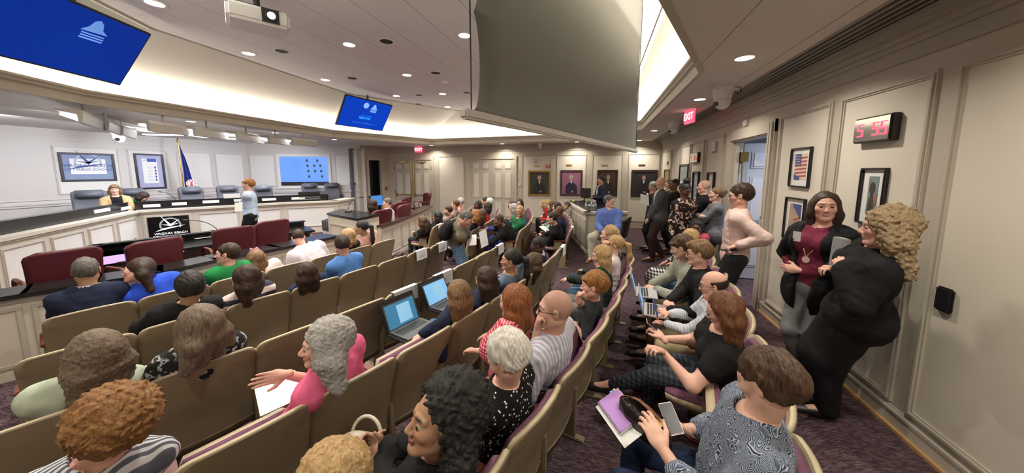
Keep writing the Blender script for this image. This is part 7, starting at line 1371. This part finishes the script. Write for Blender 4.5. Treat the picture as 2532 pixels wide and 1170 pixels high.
c, D, N, A2 = hand_pt('baldphone', 1); phone(c + Vector((-.03, 0, .06)), (.2, 1, 0), (-.3, 0, 1), 'blue glowing phone held up by the bald person', mat('phone_blue', (.05, .12, .45), .25, emis=(.02, .07, .3), est=.4))
c, D, N, A2 = hand_pt('sweatgirl', 0); phone(c + Vector((-.02, 0, .02)), (0, 1, 0), (-.5, 0, .85), 'blue phone held by the person in the green sweatshirt', mat('phone_blue', (.05, .12, .45), .25, emis=(.02, .07, .3), est=.4))
c, D, N, A2 = hand_pt('pinkshirtman', 0); phone(c, (0, 1, 0), (-1, 0, -.1), 'dark phone held at the hip by the person in the pale pink shirt')
# notebook, purse, glasses on the paisley person's lap
nb = at(1530, 1012, .50); r = empty('notebook', nb, label='purple spiral notebook with tabs on the lap of the person in paisley', cat='notebook'); u, v = Vector((.55, -.83, -.1)).normalized(), Vector((.75, .55, .35)).normalized(); n = u.cross(v).normalized(); n = n if n.z > 0 else -n
b = MB(); b.obox(nb - u * .105 - v * .075 - n * .012, u * .21, v * .15, n * .010); b.build('pages', M_PAPER, r); b = MB(); b.obox(nb - u * .102 - v * .072 - n * .001, u * .204, v * .144, n * .003); cv_ = b.build('cover', mat('lilac_cover', (.42, .22, .56), .5), r)
b = MB()
for k in range(24): b.tube([nb - u * (.1 - .0087 * k) - v * .066 - n * .014, nb - u * (.1 - .0087 * k) - v * .080 + n * .0, nb - u * (.1 - .0087 * k) - v * .066 + n * .004], .0012, 5)
b.build('spiral', M_DARKMETAL, r); b = MB(); b.obox(nb - u * .115 + v * .02 - n * .004, u * .02, v * .02, n * .001); b.build('tab', mat('tab_blue', (.1, .45, .85), .5), r); b = MB(); b.obox(nb - u * .115 + v * .045 - n * .004, u * .02, v * .015, n * .001); b.build('yellow_tab', mat('tab_yellow', (.75, .65, .12), .5), r)
b = MB(); b.tube([nb + n * .0026 + u * x + v * y for x, y in ((-.01, .02), (.0, .0), (.012, .03), (.02, .0), (.03, .02), (.045, .005))], .0015, 5); b.build('handwriting', M_BLK, cv_)
pp = nb - n * .018; sheet('paper_stack', pp - v * .01 + u * .03, u, v, .26, .17, M_PAPER, 'white papers under the purple notebook', 'paper')
def blob(name, f_, lo, hi, h, m, lab, cat, group=None, kind=None):
    V, F = surface_nets(f_, lo, hi, h); base = A_([(lo[0] + hi[0]) / 2, (lo[1] + hi[1]) / 2, V[:, 2].min()]); o = np_mesh(name, V, F, base, m); o.location = Vector(base)
    if lab: tag(o, lab, cat, group, kind)
    return o
pc_ = A_(at(1592, 1045, .50)); I3_ = np.eye(3)
pu_ = nrm([.75, -.6, -.25]); pv_ = nrm(np.cross([0, 0, 1], pu_)); pM = A_([pu_, pv_, np.cross(pu_, pv_)])
ps = blob('purse', lambda P: np.maximum(ell(P, pc_, pM, (.15, .055, .085)), -ell(P, pc_ + A_([0, 0, .06]), pM, (.13, .035, .06))) + wob(P, 40) * .004, pc_ - .2, pc_ + .2, .005, mat('purse_leather', (.018, .012, .012), .25), 'brown and black leather purse on the lap of the person in paisley', 'purse')
fl_ = blob('purse_flap', lambda P: np.maximum(np.maximum(ell(P, pc_, pM, (.158, .063, .092)), -ell(P, pc_, pM, (.150, .056, .086))), -((P - pc_) @ pM[1]) * 1.0 - .0) + wob(P, 35) * .004, pc_ - .2, pc_ + .2, .005, mat('flap_leather', (.16, .06, .025), .35, var=.3, vscale=14), None, None); fl_.parent = ps; fl_.matrix_parent_inverse = Matrix.Translation(-ps.location)
b = MB(); b.disc(Vector(pc_) + Vector((.06, -.05, .05)), (0, -.4, 1), .022, .01, 16); bb = b.build('purse_clasp', M_BRASS); bb.parent = ps; bb.matrix_parent_inverse = Matrix.Translation(-ps.location)
# cream bag beside the curly haired person
bc2 = A_(at(872, 1130, .30)); bM = A_([nrm([.8, .6, 0]), nrm([-.6, .8, 0]), [0, 0, 1]])
cb_ = blob('cream_bag', lambda P: ell(P, bc2, bM, (.15, .075, .13)) + wob(P, 14) * .012, bc2 - .25, bc2 + .25, .008, mat('cream_leather', (.66, .60, .48), .55), 'soft cream handbag on the lap of the curly haired person', 'bag')
b = MB(); b.tube([Vector(bc2) + Vector((.05 + .09 * math.cos(t), .05 + .03 * math.sin(t), .09 + .09 * math.sin(t))) for t in np.linspace(-.3, 3.2, 14)], .009, 8); o = b.build('bag_handle', mat('cream_leather', (.66, .60, .48), .55), smooth=True); o.parent = cb_; o.matrix_parent_inverse = Matrix.Translation(-cb_.location)
# papers
def lappaper(px, py, z, u, v, w_, h_, lab, tilt=0): return sheet('paper_sheet', at(px, py, z), u, v, w_, h_, M_PAPER, lab, 'paper')
lappaper(690, 968, .42, (.5, .86, .05), (-.86, .5, .15), .22, .28, 'white papers on the lap of the grey haired person in pink')
lappaper(378, 925, .40, (.5, .86, 0), (-.86, .5, .1), .22, .28, 'white papers on the lap of the person in grey floral')
lappaper(1166, 594, .66, (.9, .3, .1), (-.2, .5, .6), .16, .20, 'white booklet held by the bending person in olive')
lappaper(1196, 590, .55, (.3, 1, .1), (-.2, .1, 1), .22, .30, 'white sheets held by the person in the blue print dress')
lappaper(1594, 494, 1.14, (1, .2, -.3), (0, .4, .6), .20, .26, 'white sheet read by the grey haired person beside the tall suit')
lappaper(1347, 566, .46, (.4, 1, 0), (-.8, .2, .5), .20, .22, 'white papers on the lap of the person in a black blazer')
lappaper(590, 512, 1.05, (.3, 1, 0), (0, .1, 1), .13, .19, 'white papers carried by the walking young person')
# sheets hung over seat backs
for key, lab in ((('C', 3), 'large white sheet hung on the seat left of the nearer laptop'), (('C', 4), 'white sheet hung on the seat behind the second laptop'), (('D', 5), 'left of the two white sheets hung in the row before the aisle'), (('D', 6), 'right of the two white sheets hung in the row before the aisle'), (('C', 7), 'white sheet hung on the aisle seat near the black ponytail'), (('B', 8), 'white tag sheet on the aisle seat before the person in dark navy'), (('Ef', 0), 'small white sheet on the first far seat behind the long haired person'), (('Bf', 0), 'white sheet on the first far seat behind the black blazer')):
    c_ = CHAIRS[key]; f_ = Vector(c_['f']); t_ = Vector((-f_.y, f_.x, 0)); p_ = c_['pos']; w_ = .30 if key in (('C', 3), ('C', 4)) else .24; off_ = {('D', 5): .02, ('C', 3): .06}.get(key, 0); r = empty('reserved_sheet', p_ + Vector((0, 0, .6)), label=lab, cat='paper', group='white sheets hung over seat backs'); b = MB()
    b.obox(p_ + t_ * (off_ - w_ / 2) - f_ * .027 + Vector((0, 0, .70)), t_ * w_, f_ * .002 + Vector((0, 0, 0)), f_ * .006 + Vector((0, 0, .147))); b.obox(p_ + t_ * (off_ - w_ / 2) - f_ * .021 + Vector((0, 0, .846)), t_ * w_, f_ * .05, (0, 0, .002)); b.obox(p_ + t_ * (off_ - w_ / 2) + f_ * .029 + Vector((0, 0, .78)), t_ * w_, f_ * .002, (0, 0, .067)); b.build('sheet', M_PAPER, r)
    g_ = MB()
    for k in range(3): g_.obox(p_ + t_ * (off_ - w_ * .3) - f_ * .0275 + Vector((0, 0, .745 + k * .025)), t_ * w_ * (.6 - .1 * k), -f_ * .0015, (0, 0, .005))
    g_.build('print_lines', mat('faint_print', (.45, .48, .6), .7), r)
# laptop held by the curly haired standing woman, lanyard, necklace
c, D, N, A2 = hand_pt('curlwoman', 1); c0 = CAMP + ray(2074, 636).normalized() * ((c - CAMP).length + .01)
r = empty('held_laptop', c0, label='silver closed laptop held upright by the curly haired standing person', cat='laptop'); b = MB(); b.obox(c0 + Vector((-.03, -.05, -.12)), (.0, .10, .0), (.045, -.01, .0), (.01, 0, .26)); b.build('laptop_case', mat('silver_grey', (.40, .41, .43), .35, metal=.3), r, bevel=.006)
def necklace(p, drop, m, pm_, lab='necklace', rad=.085):
    q = R_[p]; T_, Ft, Lt, nk = Vector(q['T']), Vector(q['Ft']), Vector(q['Lt']), Vector(q['neck']); b = MB(); pts = []
    for t in np.linspace(-2.2, 2.2, 25): a = abs(t) / 2.2; pts.append(nk + Lt * math.sin(t * .8) * rad * (.6 + .4 * a) + Ft * (.155 - .155 * a ** 2) - T_ * (drop * (1 - a ** 1.2) - .03 * a))
    b.tube(pts, .003, 6); o = b.build('necklace', m, q['o'], smooth=True); b = MB(); b.disc(pts[12] - T_ * .02, Ft, .026, .006, 20); b.build('pendant', pm_, o)
necklace('burgundy', .22, mat('gold_chain', (.6, .4, .18), .3, metal=.8), mat('pendant_pink', (.7, .5, .45), .3))
q = R_['burgundy']; b = MB(); cc = Vector(q['chest'] + q['Ft'] * .165 + q['Lt'] * -.10 + q['T'] * .03); b.obox(cc, Vector(q['Lt']) * .055, Vector(q['T']) * .08, Vector(q['Ft']) * .004); b.build('name_badge', M_WHITE, q['o'])
# watches
def watch(p, i, m):
    S, E_, W_ = R_[p]['arms'][i]; d_ = Vector(W_ - E_).normalized(); c = Vector(W_) - d_ * .03; b = MB(); a_ = d_.orthogonal().normalized(); e_ = d_.cross(a_); b.tube([c - d_ * .011, c + d_ * .011], .034, 18); o = b.build('wristwatch', m, R_[p]['o']); return o
watch('burgundy', 0, mat('watch_navy', (.02, .02, .06), .3)); watch('baldman', 0, M_BLK); watch('baldphone', 0, M_BLK)
# backpack on the bending person
q = R_['olive']; bk = A_(q['chest'] - q['Ft'] * .20 - q['T'] * .08); MB_ = A_([q['Ft'], q['Lt'], q['T']])
bp_ = blob('backpack', lambda P: smin(ell(P, bk, MB_, (.085, .15, .22)), ell(P, bk - q['Ft'] * .07 - q['T'] * .08, MB_, (.055, .11, .12)), .04) + wob(P, 22) * .008, bk - .36, bk + .36, .014, C('backpack_black', (.010, .010, .011)), 'black backpack worn by the person in olive', 'backpack')
b = MB()
for sg in (1, -1): b.tube([Vector(q['neck'] + q['Lt'] * sg * .10 - q['Ft'] * .13 - q['T'] * .06), Vector(q['neck'] + q['Lt'] * sg * .11 + q['T'] * .015), Vector(q['neck'] + q['Lt'] * sg * .115 + q['Ft'] * .13 - q['T'] * .12), Vector(q['neck'] + q['Lt'] * sg * .15 + q['Ft'] * .04 - q['T'] * .34)], .018, 8)
o = b.build('shoulder_strap', M_BLK, smooth=True); o.parent = bp_; o.matrix_parent_inverse = Matrix.Translation(-bp_.location)
# dark handbag on the floor by the far block
hb_ = A_(at(985, 640, FL + .14)); blob('handbag', lambda P: ell(P, hb_, I3_, (.13, .17, .14)) + wob(P, 18) * .02, hb_ - .25, hb_ + .25, .014, mat('black_leather_bag', (.02, .008, .010), .3), 'glossy black handbag on the floor at the aisle end beside the curved partition', 'bag')
# stool under the seated man in blue and office chair behind him
q = R_['blueshirt']; hp_ = q['base']; r = empty('stool', (hp_[0], hp_[1], ground(hp_[0], hp_[1])), label='cream padded high stool under the person in the blue shirt', cat='stool'); zf = ground(hp_[0], hp_[1]); b = MB(); b.disc((hp_[0], hp_[1], hp_[2] + .36), (0, 0, 1), .22, .06, 28); b.build('seat_pad', M_SHELLRIM, r); b = MB(); b.tube([(hp_[0], hp_[1], zf + .03), (hp_[0], hp_[1], hp_[2] + .36)], .03, 12); b.disc((hp_[0], hp_[1], zf), (0, 0, 1), .24, .03, 28); b.build('stool_column', M_DARKMETAL, r)
b = MB(); b.tube([(hp_[0] + .2 * math.cos(t), hp_[1] + .2 * math.sin(t), hp_[2] + .02) for t in np.linspace(0, 6.283, 21)], .01, 6); b.build('footrest', M_DARKMETAL, r)
oc_ = exec_chair('office_chair', M_BLK, w_=.42, back_h=.5, arms=False); qo = at(1541, 535, .75); oc_.location = (qo.x, qo.y, ground(qo.x, qo.y)); oc_.rotation_euler = (0, 0, math.radians(160)); tag(oc_, 'black swivel office chair behind the person on the stool', 'chair')
# computer screen by the staff
sm = at(950, 498, .98); r = empty('monitor', (sm.x - .5, sm.y + .3, .62), label='computer monitor with a pale blue window behind the grey haired staff member', cat='monitor'); mc = Vector((sm.x - .5, sm.y + .3, .80)); b = MB(); b.obox(mc - Vector((0, .26, 0)), (.02, .52, 0), (.0, 0, .32), (-.03, 0, 0)); b.build('monitor_housing', M_BLK, r); b = MB(); b.obox(mc - Vector((-.021, .24, -.02)), (0, .48, 0), (0, 0, .28), (.002, 0, 0)); b.build('monitor_screen', mat('monitor_blue', (.03, .15, .4), .3, emis=(.02, .14, .5), est=.8), r); b = MB(); b.tube([(mc.x - .01, mc.y, .64), (mc.x - .01, mc.y, .85)], .02); b.disc((mc.x - .01, mc.y, .62), (0, 0, 1), .1, .015); b.build('monitor_stand', M_BLK, r)
dk = MB(); dk.box(mc.x - .4, mc.y - .9, .58, mc.x + .3, mc.y + 1.0, .62); r = dk.build('staff_desk_top', M_BLACK); tag(r, 'black staff desktop carrying the monitor inside the curved partition', 'desk')
lg_ = MB(); lg_.box(mc.x - .38, mc.y - .85, -.1, mc.x - .34, mc.y + .95, .58); lg_.box(mc.x - .3, mc.y - .85, -.1, mc.x + .26, mc.y - .81, .58); lo_ = lg_.build('desk_support', M_BEIGE); lo_.parent = r
end_panel(('Ef', 0), 1, 'brown wood end panel of the first far seat beside the long haired person'); end_panel(('Df', 0), 1, 'brown wood end panel of the far row behind the bending person'); end_panel(('Cf', 0), 1, 'brown wood end panel of the far row beside the blue print dress'); end_panel(('Bf', 0), 1, 'brown wood end panel of the far row beside the black blazer')
